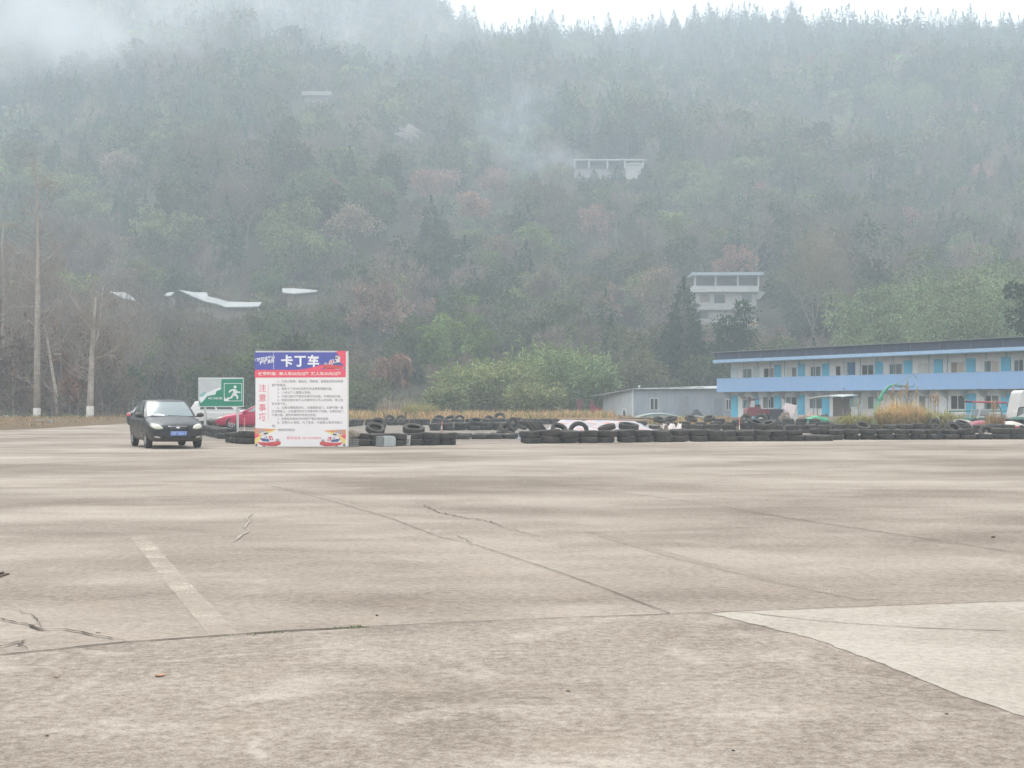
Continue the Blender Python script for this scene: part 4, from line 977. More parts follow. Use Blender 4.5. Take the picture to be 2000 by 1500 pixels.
for a, b_, c, d in ((950, 354, 1090, 358), (950, 490, 1090, 494), (950, 358, 954, 490), (1086, 358, 1090, 490), (754, 313, 1102, 317), (754, 534, 1102, 538), (1098, 317, 1102, 534)):
    p, q_ = gl(a, b_), gl(c, d); bx.add([(p[0], -.007, p[1]), (q_[0], -.007, p[1]), (q_[0], -.007, q_[1]), (p[0], -.007, q_[1])], [(0, 1, 2, 3)])
bx.build('border', WH2, gs)
text('lettering', 'NCY SHELTER', WH2, gs, gl(828, 0)[0], gl(938, 0)[0], gl(0, 472)[1], gl(0, 464)[1] - gl(0, 480)[1], -.0075, offset=.02)
for pts in (circ(1036, 383, 12, 14), [(1020, 398), (1046, 402), (1056, 430), (1038, 440), (1020, 432)], [(1016, 398), (1030, 404), (1000, 420), (996, 430), (986, 424), (994, 408)], [(1044, 402), (1056, 418), (1078, 420), (1078, 430), (1052, 428), (1040, 412)],
            [(1020, 428), (1042, 436), (1060, 452), (1060, 478), (1048, 478), (1046, 458), (1018, 446)], [(1018, 430), (1032, 444), (1010, 472), (970, 478), (970, 468), (1002, 462)], [(954, 462), (966, 478), (990, 466), (988, 490), (954, 490)]):
    poly('running_man', [gl(*p) for p in pts], -.008, WH2, gs)
# ------------------------------------------------------------------ tyres
def rubber():
    m, nt, b = newmat('dusty_rubber'); v = objco(nt); oi = nt.nodes.new('ShaderNodeObjectInfo')
    n1 = noise(nt, v, 5, 6, .7)
    c = mix(nt, math_(nt, 'MULTIPLY', ramp(nt, n1, [(.38, 0), (.7, 1)]), .7), (.024, .024, .026), (.125, .112, .098))
    wn = nt.nodes.new('ShaderNodeTexWhiteNoise'); wn.noise_dimensions = '1D'; nt.links.new(oi.outputs['Random'], wn.inputs['W'])
    c = mix(nt, math_(nt, 'MULTIPLY', wn.outputs['Value'], .5), c, (.095, .082, .066))
    nt.links.new(c, b.inputs['Base Color']); b.inputs['Roughness'].default_value = .82; b.inputs['Specular IOR Level'].default_value = .3
    bump(nt, b, noise(nt, objco(nt), 30, 3, .6), .3, .01); return m
RUB = rubber()
def tyre_mesh(seed, R=.315, w=.195, ri=.185, grooves=True):
    r = random.Random(seed); h = w / 2
    prof = [(ri, -h * .62), (ri + .012, -h * .8), (R * .80, -h), (R * .93, -h * .92), (R * .985, -h * .74)]
    for z in (-.5, -.44, -.12, -.06, .06, .12, .44, .5):
        prof.append((R - (.011 if z in (-.44, -.12, .12, .44) and False else 0), h * z))
    prof = prof[:5]
    for z, dp in ((-.62, 0), (-.40, 0), (-.38, .012), (-.30, .012), (-.28, 0), (-.04, 0), (-.03, .012), (.03, .012), (.04, 0), (.28, 0), (.30, .012), (.38, .012), (.40, 0), (.62, 0)):
        prof.append((R - dp, h * z))
    prof += [(R * .985, h * .74), (R * .93, h * .92), (R * .80, h), (ri + .012, h * .8), (ri, h * .62), (ri + .02, h * .5), (R * .82, h * .78), (R * .93, h * .4), (R * .93, -h * .4), (R * .82, -h * .78), (ri + .02, -h * .5)]
    b = B().lathe(prof, 36, closed=True)
    p1, p2, a = r.uniform(0, 6), r.uniform(0, 6), r.uniform(.005, .016)
    b.v = [(x * (1 + a * 1.6 * math.sin(2 * math.atan2(y, x) + p1)), y * (1 + a * math.sin(2 * math.atan2(y, x) + p1)), z + a * .8 * math.sin(2 * math.atan2(y, x) + p2) * math.hypot(x, y) / R) for x, y, z in b.v]
    return b.mesh('tyre')
TYM = []
for s in range(6):
    me = tyre_mesh(s, *((.315, .195, .185), (.325, .20, .195), (.305, .185, .185), (.345, .215, .20), (.31, .175, .19), (.33, .19, .20))[s])
    me.materials.append(RUB); me.polygons.foreach_set('use_smooth', [True] * len(me.polygons)); me.set_sharp_from_angle(angle=math.radians(38)); TYM.append(me)
TW = (.195, .20, .185, .215, .175, .19)
NT = [0]
def tyre(p, label, group=None, rot=None, v=None, s=1.0):
    v = rnd.randrange(6) if v is None else v
    o = D.objects.new('tyre', TYM[v]); C.objects.link(o)
    o.location = p; o.rotation_euler = rot if rot else (rnd.uniform(-.06, .06), rnd.uniform(-.06, .06), rnd.uniform(0, 6.28)); s *= rnd.uniform(.94, 1.06) if label.startswith('black tyre') else 1; o.scale = (s, s, s)
    NT[0] += 1
    return tag(o, label, 'tyre', group)
MASS = []
def row(pxs, n, what, group, sp=.68, s=1.0, skip=0.0, third=0.0, jx=.04, mass=False):
    P = [Vector(gp(*p)) for p in pxs]; out = []
    carry = 0.0
    for a, b_ in zip(P, P[1:]):
        L = (b_ - a).length; d = carry
        while d < L:
            p = a.lerp(b_, d / L); out.append(p); d += sp * rnd.uniform(.97, 1.04)
        carry = d - L
    res = []
    for p in out:
        z = 0.0
        m = n if rnd.random() > skip else n - 1
        if rnd.random() < third: m += 1
        for k in range(m):
            v = rnd.randrange(6); w = TW[v] * s
            lv = ('bottom', 'top', 'third')[k] if m > 1 else 'single'
            if mass: MASS.append((v, Matrix.Translation((p.x + rnd.uniform(-jx, jx), p.y + rnd.uniform(-jx, jx), z + w / 2)) @ Matrix.Rotation(rnd.uniform(0, 6.28), 4, 'Z') @ Matrix.Rotation(rnd.uniform(-.05, .05), 4, 'X') @ Matrix.Scale(s, 4)))
            else: tyre((p.x + rnd.uniform(-jx, jx), p.y + rnd.uniform(-jx, jx), z + w / 2), 'black tyre lying %s %s' % ({'bottom': 'low in', 'top': 'on top of', 'third': 'highest on', 'single': 'flat in'}[lv], what), group, None, v, s)
            z += w * .985
        res.append((p, z))
    return res
ra = row([(1036, 866), (1400, 862)], 2, 'the front row before the striped tarpaulin', 'tyres of the front row before the tarpaulin', .715, 1.09)
rb = row([(1420, 862), (1560, 861)], 2, 'the front row before the red three-wheeler', 'tyres of the front row before the three-wheeler', .665, 1.03)
rc = row([(1598, 859), (2030, 857.5)], 2, 'the front row at the right end of the yard', 'tyres of the front row at the right', .645, 1.0, .08)
for i in range(2): tyre((gnd(1575 + i * 30, 860.5).x, gnd(1575, 860.5).y - .25, .1), ('lone flat tyre lying low before the front row, left of two', 'lone flat tyre lying low before the front row, right of two')[i], None, None, 3, 1.05)
row([(1300, 845), (1700, 846), (2040, 845)], 2, 'the second row behind the front row', 'tyres of the second row at the right', .72, 1.0, .12)
row([(1250, 838), (1600, 838), (2040, 837)], 2, 'the third row behind the front row', 'tyres of the third row at the right', .80, 1.0, .3, mass=True)
row([(1405, 831), (1700, 831), (2040, 830)], 2, 'the rearmost right row before the dormitory', 'tyres of the rearmost row at the right', .84, 1.05, .25, mass=True)
rk = row([(700, 831), (960, 830), (1150, 828), (1290, 827)], 2, 'the back row along the dry grass', 'tyres of the back row along the dry grass', .70, .98, .1)
row([(672, 834), (700, 831)], 2, 'the back row next to the notice board', 'tyres beside the notice board in the back row', .7, 1)
row([(850, 841), (1010, 840)], 2, 'the inner bend in the middle of the track', 'tyres of the inner bend', .66, .98, .2)
row([(898, 839), (1040, 836)], 2, 'the inner row behind the bend', 'tyres of the inner row behind the bend', .68, .98, .2)
row([(902, 858), (1008, 857)], 1, 'the single row across the track opening', 'tyres in a single row across the opening', .66, 1.0)
row([(907, 854.5), (1008, 854)], 1, 'the second single row across the opening', 'tyres behind the single row across the opening', .68, .9)
rd = row([(704, 871), (770, 870.5), (890, 868.5)], 2, 'the short front row right of the notice board', 'tyres right of the notice board', .60, 1.05)
row([(484, 867), (452, 864)], 2, 'the stack left of the notice board', 'tyres stacked left of the notice board', .6, 1.0)
row([(444, 857), (420, 852), (398, 848), (388, 844)], 2, 'the curved row beside the black car', 'tyres of the curved row beside the black car', .62, 1.0)
row([(395, 838), (425, 834), (455, 833.5), (496, 833)], 2, 'the row before the red car', 'tyres of the row before the red car', .66, 1.06)
for i, (px, py, z, rot, v, s, lab) in enumerate([
    (1130, 862, .36, (PI / 2 + .12, 0, .12), 1, 1.1, 'tyre standing upright on the front row before the tarpaulin'),
    (1092, 861, .42, (.5, .3, 0), 0, 1.0, 'tyre slumped on the front row left of the upright one'), (1228, 861, .52, (.16, .1, 0), 3, 1.05, 'tyre capping the tallest stack of the front row'), (1185, 860, .46, (.1, -.25, 0), 1, 1.0, 'tilted tyre lying on the front row right of the upright one'),
    (733, 869, .52, (.5, .1, .3), 2, 1.05, 'tyre leaning high above the grey box right of the notice board'), (737, 866, .62, (.75, -.1, 0), 0, .95, 'tyre perched behind the leaning one by the notice board'), (808, 868, .5, (.28, .1, 0), 3, 1.05, 'tilted tyre on the stack behind the white bucket'),
    (762, 831,.36, (.95, .2, .3), 0, 1.0, 'ring tyre propped on the back row, left of two open rings'), (783, 831,.36, (.95, -.3, .1), 2, 1.0, 'ring tyre propped on the back row, right of two open rings'), (858, 830,.36, (.6, .2, 0), 1, 1.1, 'hump-like tyre leaning on the back row left of mid picture'), (879, 830,.36, (.5, -.2, 0), 1, 1.1, 'hump-like tyre just right of another on the back row'), (976, 829.5, .45, (.9, -.1, 0), 0, 1.15, 'tilted open tyre on the back row in mid picture'), (956, 830,.36, (.6, .3, 0), 0, 1.0, 'small tilted tyre on the back row in mid picture'), (898, 830,.36, (.9, .1, 0), 2, 1.0, 'tilted tyre on the back row right of the two humps'),
    (1002, 846, .42, (1.45, .5, .5), 0, 1.0, 'tyre standing on edge in the jumbled pile'), (990, 846, .16, (.6, .5, 0), 3, 1.1, 'tyre slumped at the left of the jumbled pile'), (983, 846, .12, (.3, -.4, 0), 1, 1.0, 'lowest tyre of the jumbled pile'), (1036, 850, .38, (0, 1.0, .2), 1, 1.0, 'leaning tyre of the jumbled pile, left of three fallen like dominoes'), (1046, 850, .38, (0, .95, .1), 3, 1.0, 'leaning tyre of the jumbled pile, middle of three fallen like dominoes'), (1056, 850, .36, (0, .9, .15), 0, 1.0, 'leaning tyre of the jumbled pile, right of three fallen like dominoes'), (1020, 842, .3, (.5, .4, 0), 2, 1.0, 'flat tyre behind the leaning dominoes'), (1010, 838, .4, (.4, -.3, 0), 4, 1.0, 'tilted tyre at the rear of the jumbled pile'), (930, 843, .48, (.35, .1, 0), 1, 1.0, 'tyre tipped on the inner bend'),
    (1863, 854, .30, (.85, .12, .5), 3, 1.15, 'big open tyre tilted towards the camera on the right front row'), (1928, 856, .22, (.8, -.25, .3), 2, 1.05, 'open tyre tilted towards the camera near the right edge'), (1826, 847, .42, (1.1, .1, 0), 2, .9, 'small open ring tyre behind the big tilted one'), (1880, 848, .45, (.3, .2, 0), 1, 1.0, 'tyre resting behind the big tilted one'),
    (1458, 836, .45, (.95, .15, .2), 0, 1.1, 'open tyre leaning left below the red three-wheeler'), (1486, 836, .43, (1.0, -.3, .2), 1, 1.15, 'open tyre leaning right below the red three-wheeler'), (1478, 848, .46, (.3, .25, 0), 3, 1.1, 'tyre slumped on the second row below the three-wheeler'), (1500, 848, .42, (.25, -.3, 0), 3, 1.1, 'tyre slumped right on the second row below the three-wheeler'), (1445, 848, .5, (.2, .15, 0), 4, 1.1, 'tyre tipped on the second row below the dormitory corner'),
    (1288, 842, .55, (.3, .2, 0), 2, 1.0, 'tyre topping the heap right of the tarpaulin'), (1310, 836, .50, (.2, -.2, 0), 3, 1.05, 'tyre on the heap below the shed door'), (1350, 835, .50, (.35, .2, 0), 1, 1.05, 'tyre on the heap below the shed, left of two'), (1385, 836, .52, (.3, -.25, 0), 0, 1.05, 'tyre on the heap below the shed, right of two'), (1685, 853, .42, (.5, .1, 0), 1, .95, 'hump-like tyre leaning on the right front row')]):
    p = gnd(px, py); tyre((p.x, p.y, z), lab, None, rot, v, s)
mv_, mf_ = [], []
for v, mt in MASS:
    k = len(mv_); mv_ += [tuple(mt @ w_.co) for w_ in TYM[v].vertices]; mf_ += [tuple(i + k for i in p.vertices) for p in TYM[v].polygons]
me = D.meshes.new('tyre_rows'); me.from_pydata(mv_, [], mf_)
tag(link('tyre_rows', me, RUB, smooth=True), 'dense rows of dark tyres farther back between the second row and the dormitory', 'tyres', kind='stuff'); me.set_sharp_from_angle(angle=math.radians(38))
print('TYRES', NT[0], len(MASS))
# ------------------------------------------------------------------ things among the tyres
def put(px, py, z=0): p = gnd(px, py); p.z = z; return p
p = put(753, 872.3); s_ = p.y / F
o = thing('metal_box', 'pale grey rounded metal box with a darker open side before the tyres', 'box', p, math.radians(12))
bm = bmesh.new()
pr = [(-.05, .0), (.30, 0), (.32, .03), (.32, .26), (.29, .31), (.22, .33), (-.05, .33)]
B().prism(pr, 'Y', -.02, .30).build('shell', M('box_grey', (.40, .43, .42), .5, .2, grime=.5, gscale=5), o, bevel=.01)
B().prism([(-.28, 0), (-.052, 0), (-.052, .325), (-.26, .31)], 'Y', .0, .29).build('dark_side', M('box_dark', (.20, .21, .205), .6, .2, grime=.5, gscale=5), o, bevel=.008)
p = put(794, 870.2)
o = thing('bucket', 'white square plastic bucket with a worn label before the tyres', 'bucket', p, .1)
B().prism([(-.11, 0), (.11, 0), (.135, .30), (-.135, .30)], 'Y', -.12, .12).build('body', M('bucket_white', (.55, .545, .50), .5, grime=.5, gscale=6), o, bevel=.02)
B().box((0, 0, .315), (.295, .27, .026)).build('rim', M('bucket_rim', (.62, .61, .57), .5), o, bevel=.008)
B().add([(-.09, -.123, .06), (.06, -.123, .05), (.08, -.1255, .2), (-.08, -.1255, .22)], [(0, 1, 2, 3)]).build('label_print', M('bucket_label', (.36, .33, .29), .7, grime=.9, gscale=16), o)
B().tube([(-.14, 0, .27), (-.1, -.15, .2), (0, -.17, .17), (.1, -.15, .2), (.14, 0, .27)], .005, 5).build('handle', M('wire', (.2, .2, .19), .5, .5), o)
p = put(690, 872.4)
o = thing('plastic_crate', 'grey slatted plastic crate right at the foot of the notice board', 'crate', p, -.1)
CG = M('crate_grey', (.25, .26, .24), .7, grime=.4, gscale=8)
b = B(); b.box((0, 0, .012), (.3, .26, .02))
for z in (.05, .11, .17, .23):
    b.box((0, -.13, z), (.3, .015, .028)); b.box((0, .13, z), (.3, .015, .028)); b.box((-.15, 0, z), (.015, .245, .028)); b.box((.15, 0, z), (.015, .245, .028))
for x in (-.142, -.05, .05, .142): b.box((x, -.142, .13), (.02, .01, .25))
b.build('crate_body', CG, o)
bm = bmesh.new(); bmesh.ops.create_icosphere(bm, subdivisions=3, radius=.17)
for v in bm.verts: v.co = Vector((v.co.x * 1.15, v.co.y * .8, v.co.z * .85)) * (1 + .22 * math.sin(v.co.x * 31 + v.co.z * 17) * math.sin(v.co.y * 27 + v.co.z * 22))
me = D.meshes.new('rag_bundle'); bm.to_mesh(me); bm.free()
tag(link('rag_bundle', me, M('sackcloth', (.33, .29, .23), .95, grime=.6, gscale=14), loc=(p.x - .01, p.y, .40), smooth=True), 'crumpled tan sacking stuffed on top of the grey crate', 'sacking')
for px, py, top, lab in ((1444, 852, 814, 'pink and white marker pole among the tyres left of the three-wheeler'), (863, 846, 822, 'small pink marker pole at the inner bend of tyres'), (477, 858, 817, 'pink marker pole standing in the tyres left of the notice board')):
    p = put(px, py); hh = at(px, top, p.y).z
    o = thing('marker_pole', lab, 'pole', p)
    B().tube([(0, 0, 0), (0.01, 0, hh)], .022, 8).build('shaft', M('pole_pink', (.62, .22, .20), .6, grime=.5, gscale=9), o, smooth=True, auto=40)
    B().tube([(0.004, 0, hh * .35), (0.006, 0, hh * .55)], .0245, 8).build('white_band', M('pole_white', (.7, .62, .58), .6), o)
    B().lathe([(.0, 0), (.09, 0), (.08, .03), (.03, .05), (0.023, .12)], 12).build('foot', M('pole_foot', (.3, .15, .13), .8), o)
def rag(name, pts, z, mat, lab, cat):
    b = B(); n = 10
    for j in range(n):
        for i in range(n):
            u, w_ = i / (n - 1), j / (n - 1)
            x = (pts[0][0] * (1 - u) + pts[1][0] * u) * (1 - w_) + (pts[3][0] * (1 - u) + pts[2][0] * u) * w_; y = (pts[0][1] * (1 - u) + pts[1][1] * u) * (1 - w_) + (pts[3][1] * (1 - u) + pts[2][1] * u) * w_
            b.v.append((x, y, .015 + z * abs(math.sin(u * 7 + w_ * 3) * math.cos(w_ * 6 - u * 2))))
    for j in range(n - 1):
        for i in range(n - 1): b.f.append((j * n + i, j * n + i + 1, (j + 1) * n + i + 1, (j + 1) * n + i)); b.m.append(0)
    return tag(b.build(name, mat, smooth=True), lab, cat)
g0 = gnd(1002, 857); rag('crumpled_sheet', [(g0.x - .3, g0.y - .3), (g0.x + .3, g0.y - .3), (g0.x + .3, g0.y + .4), (g0.x - .3, g0.y + .5)], .16, M('sheet_blue_white', (.62, .66, .72), .6, grime=.7, gscale=7, dirt=(.15, .2, .34)), 'crumpled white and blue plastic sheet at the track opening', 'plastic sheet')
# striped tarpaulin over a low heap
def tarp_mat():
    m, nt, b = newmat('striped_tarpaulin'); v = objco(nt)
    sp = nt.nodes.new('ShaderNodeSeparateXYZ'); nt.links.new(v, sp.inputs[0])
    w_ = math_(nt, 'ADD', sp.outputs['Y'], math_(nt, 'MULTIPLY', noise(nt, v, .5, 2), .5))
    fr_ = math_(nt, 'FRACT', math_(nt, 'MULTIPLY', w_, .95))
    c = ramp(nt, fr_, [(.0, (.52, .29, .27)), (.16, (.52, .29, .27)), (.17, (.47, .435, .43)), (.42, (.47, .435, .43)), (.43, (.24, .28, .40)), (.56, (.24, .28, .40)), (.57, (.47, .435, .43)), (.93, (.47, .435, .43)), (.94, (.52, .29, .27))])
    nt.nodes[-1].name = 'x'
    for n_ in nt.nodes:
        if n_.type == 'VALTORGB': n_.color_ramp.interpolation = 'LINEAR'
    c = mix(nt, math_(nt, 'MULTIPLY', ramp(nt, noise(nt, v, 2.2, 6, .7), [(.45, 0), (.75, 1)]), .5), c, (.38, .32, .28))
    nt.links.new(c, b.inputs['Base Color']); b.inputs['Roughness'].default_value = .5
    bump(nt, b, noise(nt, objco(nt, (1, 2, 1)), 3, 5, .6), .5, .06); return m
ta = put(1180, 846); tw, td = 5.6, 5.6
o = thing('tarpaulin_heap', 'red white and blue striped tarpaulin spread over a low heap behind the front tyres', 'tarpaulin', (ta.x, ta.y + 1.0, 0))
b = B(); nx_, ny_ = 44, 30
for j in range(ny_):
    for i in range(nx_):
        u, w_ = i / (nx_ - 1), j / (ny_ - 1)
        x = (u - .5) * tw; y = (w_ - .5) * td
        e = min(u * 5, (1 - u) * 3.2, w_ * 1.6, (1 - w_) * 4, 1)
        z = .62 * float(sm(e)) * (.72 + .28 * w_) + .05 * math.sin(x * 4 + y * 2) * e + .035 * math.sin(x * 9 - y * 5)
        b.v.append((x + .05 * math.sin(y * 6), y + .05 * math.sin(x * 5), max(.015, z)))
for j in range(ny_ - 1):
    for i in range(nx_ - 1): b.f.append((j * nx_ + i, j * nx_ + i + 1, (j + 1) * nx_ + i + 1, (j + 1) * nx_ + i)); b.m.append(0)
b.build('tarpaulin', tarp_mat(), o, smooth=True)
tag(B().tube([(ta.x - 2.1, ta.y + .9, .65), (ta.x + .3, ta.y + .5, .62), (ta.x + 2.1, ta.y + .2, .58)], .045, 8).build('timber_pole', M('timber', (.38, .27, .18), .85, grime=.4), smooth=True), 'long brown timber pole laid across the striped tarpaulin', 'pole')
g0 = put(1303, 846)
rag('striped_sack', [(g0.x - .55, g0.y - 3.2), (g0.x + .25, g0.y - 3.2), (g0.x + .5, g0.y - 2.2), (g0.x - .35, g0.y - 2.2)], .5, M('pale_sack', (.66, .58, .55), .6, grime=.5), 'small pale pink sheet bunched behind the front tyres', 'sheet')
# ------------------------------------------------------------------ cars
def paint(name, col, dust=.35):
    m, nt, b = newmat(name); v = objco(nt)
    sp = nt.nodes.new('ShaderNodeSeparateXYZ'); nt.links.new(v, sp.inputs[0])
    n1 = noise(nt, v, 3, 6, .65)
    low = ramp(nt, math_(nt, 'ADD', sp.outputs['Z'], math_(nt, 'MULTIPLY', n1, .25)), [(.38, 1), (.66, .04)])
    c = mix(nt, math_(nt, 'MULTIPLY', math_(nt, 'MULTIPLY', low, n1), dust), col, (.30, .25, .20))
    nt.links.new(c, b.inputs['Base Color'])
    nt.links.new(math_(nt, 'ADD', .22, math_(nt, 'MULTIPLY', n1, .28)), b.inputs['Roughness'])
    b.inputs['Coat Weight'].default_value = .12; b.inputs['Coat Roughness'].default_value = .15; b.inputs['Specular IOR Level'].default_value = .3
    return m
def glass(name, col, ior, rough=.06):
    m, nt, b = newmat(name); b.inputs['Base Color'].default_value = (*col, 1); b.inputs['Roughness'].default_value = rough
    b.inputs['IOR'].default_value = ior
    n1 = noise(nt, objco(nt), 4, 5); nt.links.new(math_(nt, 'ADD', rough, math_(nt, 'MULTIPLY', n1, .08)), b.inputs['Roughness']); return m
GLD = glass('tinted_glass', (.035, .042, .045), 1.6); GLW = glass('windshield_glass', (.21, .25, .255), 1.5, .14); GLS = glass('clear_side_glass', (.20, .26, .25), 1.9)
PLB = M('black_plastic', (.022, .022, .024), .6, grime=.3); CHR = M('chrome', (.55, .55, .55), .25, .9, grime=.2); HLG = M('headlight_lens', (.48, .46, .36), .15, grime=.25, gscale=9, coat=.6); TLR = M('tail_light', (.42, .03, .035), .2, grime=.2, coat=.5)
FGL = M('fog_light_lens', (.42, .42, .40), .25, grime=.3, coat=.4); RIM = M('alloy_rim', (.42, .42, .43), .4, .7, grime=.4, gscale=9); CTY = M('car_tyre_rubber', (.028, .028, .03), .85, grime=.5, gscale=9, dirt=(.10, .09, .075)); PLT = M('plate_blue', (.03, .13, .52), .45, grime=.15); PLW = M('plate_white', (.75, .78, .82), .5, grime=.1); ORL = M('indicator_lens', (.5, .36, .2), .3)
def decal(name, body, polyg, axis, mat, parent, off=.008, n=26, bulge=0.0):
    """a patch of another material shaped to the body: outline in the plane across the axis ('+x', '-x', '+y', '-y')"""
    d = {'+x': Vector((-1, 0, 0)), '-x': Vector((1, 0, 0)), '+y': Vector((0, -1, 0)), '-y': Vector((0, 1, 0))}[axis]
    # resample the outline
    P = [Vector(p) for p in polyg]; per = []
    Ls = [(P[(i + 1) % len(P)] - P[i]).length for i in range(len(P))]; tot = sum(Ls)
    for k in range(n):
        t = tot * k / n; i = 0
        while t > Ls[i]: t -= Ls[i]; i += 1
        per.append(P[i].lerp(P[(i + 1) % len(P)], t / max(Ls[i], 1e-6)))
    cen = sum(per, Vector((0, 0))) / n
    vs = []
    def cast(p, o):
        src = (Vector((0, p.x, p.y)) if axis[1] == 'x' else Vector((p.x, 0, p.y))) - d * 4
        hit, nrm, _, _ = body.ray_cast(src, d)
        if hit is None:
            hit, nrm, _, _ = body.find_nearest(src + d * 2.2)
        return hit - d * o * .6 + nrm * o * .6
    for s, o in ((1.0, -.006), (1.0, off), (.66, off + bulge * .6), (.33, off + bulge)): vs += [cast(cen + (p - cen) * s, o) for p in per]
    vs.append(cast(cen, off + bulge))
    fs = [(r_ * n + k, r_ * n + (k + 1) % n, (r_ + 1) * n + (k + 1) % n, (r_ + 1) * n + k) for r_ in range(3) for k in range(n)] + [(3 * n + k, 3 * n + (k + 1) % n, 4 * n) for k in range(n)]
    return B().add(vs, fs).build(name, mat, parent, smooth=True)
def wheel(parent, x, y, R, w, side, steer=0.0):
    wt = B().lathe([(R * .62, -w / 2 * .8), (R * .72, -w / 2), (R * .93, -w / 2 * .94), (R, -w / 2 * .7), (R, w / 2 * .7), (R * .93, w / 2 * .94), (R * .72, w / 2), (R * .62, w / 2 * .8)], 30, 'Y', closed=True)
    o = wt.build('wheel', CTY, parent, smooth=True, auto=40, loc=(x, y, R), rot=(0, 0, steer))
    f = side
    r = B().lathe([(0.0, f * w * .40), (R * .14, f * w * .42), (R * .2, f * w * .34), (R * .2, f * w * .05)], 20, 'Y')
    r.lathe([(R * .64, f * w * .42), (R * .60, f * w * .45), (R * .54, f * w * .40), (R * .54, -f * w * .3)], 30, 'Y')
    for k in range(7):
        a = 2 * PI * k / 7; c, s_ = math.cos(a), math.sin(a)
        r.box((0, 0, 0), (1, 1, 1), mat=Matrix.Translation((c * R * .37, f * w * .34, s_ * R * .37)) @ Matrix.Rotation(-a, 4, 'Y') @ Matrix.Diagonal((R * .40, w * .10, R * .13, 1)))
    r.build('rim', RIM, o, smooth=True, auto=35)
    B().lathe([(0, f * w * .1), (R * .58, f * w * .1), (R * .58, f * w * .06), (0, f * w * .06)], 20, 'Y').build('brake_disc', M('brake_dark', (.03, .028, .026), .8), o)
    return o
def make_car(name, label, pnt, loc, rz, kind='sedan', front='plain', glassm=GLD, steer=0.0):
    root = thing(name, label, 'car', loc, rz)
    if kind == 'sedan':
        S = [(2.225, .50, .27, .47, .50), (2.17, .66, .215, .60, .655), (2.02, .77, .20, .69, .76), (1.65, .83, .195, .80, .865), (1.15, .848, .195, .875, .955), (.85, .85, .195, .915, 1.0), (.2, .852, .195, .925, .96), (-.6, .852, .195, .935, .96), (-1.3, .85, .195, .945, .97), (-1.75, .84, .205, .955, 1.02), (-2.1, .80, .24, .935, 1.0), (-2.27, .71, .29, .85, .90), (-2.31, .6, .35, .68, .72)]
        cab = dict(fx=(1.02, .13), rx=(-1.80, -1.02), hw=(.785, .575), z=(.915, 1.415), dome=.045)
        wb, R = (1.28, -1.32), .305
    elif kind == 'coupe':
        S = [(2.2, .48, .24, .44, .46), (2.13, .66, .19, .55, .58), (1.95, .77, .18, .63, .67), (1.55, .83, .175, .72, .775), (1.05, .845, .175, .80, .865), (.7, .85, .175, .845, .915), (.1, .85, .175, .86, .89), (-.7, .85, .175, .88, .9), (-1.4, .845, .18, .90, .94), (-1.8, .83, .2, .9, .96), (-2.1, .78, .23, .87, .92), (-2.22, .68, .28, .78, .82), (-2.25, .58, .34, .64, .66)]
        cab = dict(fx=(.92, .02), rx=(-1.75, -.85), hw=(.77, .56), z=(.85, 1.32), dome=.045)
        wb, R = (1.28, -1.27), .31
    else:   # wagon
        S = [(2.2, .52, .28, .5, .54), (2.14, .68, .22, .64, .69), (1.98, .78, .2, .75, .82), (1.6, .83, .195, .86, .92), (1.15, .848, .195, .92, 1.0), (.85, .85, .195, .95, 1.03), (.2, .852, .195, .955, .98), (-.6, .852, .195, .96, .98), (-1.3, .85, .195, .965, .98), (-1.9, .84, .205, .97, 1.0), (-2.15, .81, .24, .96, .98), (-2.26, .75, .3, .88, .9), (-2.29, .66, .35, .68, .7)]
        cab = dict(fx=(1.0, .25), rx=(-2.1, -1.78), hw=(.79, .60), z=(.945, 1.44), dome=.045)
        wb, R = (1.3, -1.3), .31
    vs = []; K = 15
    for x, w, zb, zs, zt in S:
        h = [(0, zb), (.55 * w, zb), (.88 * w, zb + .015), (.965 * w, zb + .10), (1.0 * w, zb + .55 * (zs - zb)), (.992 * w, zs - .09), (.945 * w, zs - .012), (.62 * w, zs + .72 * (zt - zs)), (0, zt)]
        ring = [(x, -a, z) for a, z in h] + [(x, a, z) for a, z in h[-2:0:-1]]
        vs += ring; K = len(ring)
    n = len(S)
    fs = [(i * K + k, i * K + (k + 1) % K, (i + 1) * K + (k + 1) % K, (i + 1) * K + k) for i in range(n - 1) for k in range(K)]
    fs += [tuple(range(K)), tuple((n - 1) * K + k for k in range(K))[::-1]]
    shell = B().add(vs, fs).build('body', pnt, root, smooth=True)
    md = shell.modifiers.new('s', 'SUBSURF'); md.levels = md.render_levels = 3
    cut = B()
    for wx in wb: cut.lathe([(0, -1.2), (R + .055, -1.2), (R + .055, 1.2), (0, 1.2)], 40, 'Y', (wx, 0, R + .01))
    inn = B().box2((2.0, -.56, .0), (-2.0, .56, .01))
    co_ = cut.build('cut', [], None)
    bmo = shell.modifiers.new('b', 'BOOLEAN'); bmo.operation = 'DIFFERENCE'; bmo.object = co_; bmo.solver = 'EXACT'
    bpy.context.view_layer.update(); dgp = bpy.context.evaluated_depsgraph_get()
    # before-boolean surface for the patches
    bmo.show_viewport = False; bpy.context.view_layer.update(); dgp = bpy.context.evaluated_depsgraph_get()
    me0 = D.meshes.new_from_object(shell.evaluated_get(dgp)); tree = BVHTree.FromPolygons([v.co.copy() for v in me0.vertices], [tuple(p.vertices) for p in me0.polygons]); D.meshes.remove(me0)
    bmo.show_viewport = True; bpy.context.view_layer.update(); dgp = bpy.context.evaluated_depsgraph_get()
    me1 = D.meshes.new_from_object(shell.evaluated_get(dgp)); shell.modifiers.clear(); shell.data = me1; D.objects.remove(co_)
    if not me1.materials: me1.materials.append(pnt)
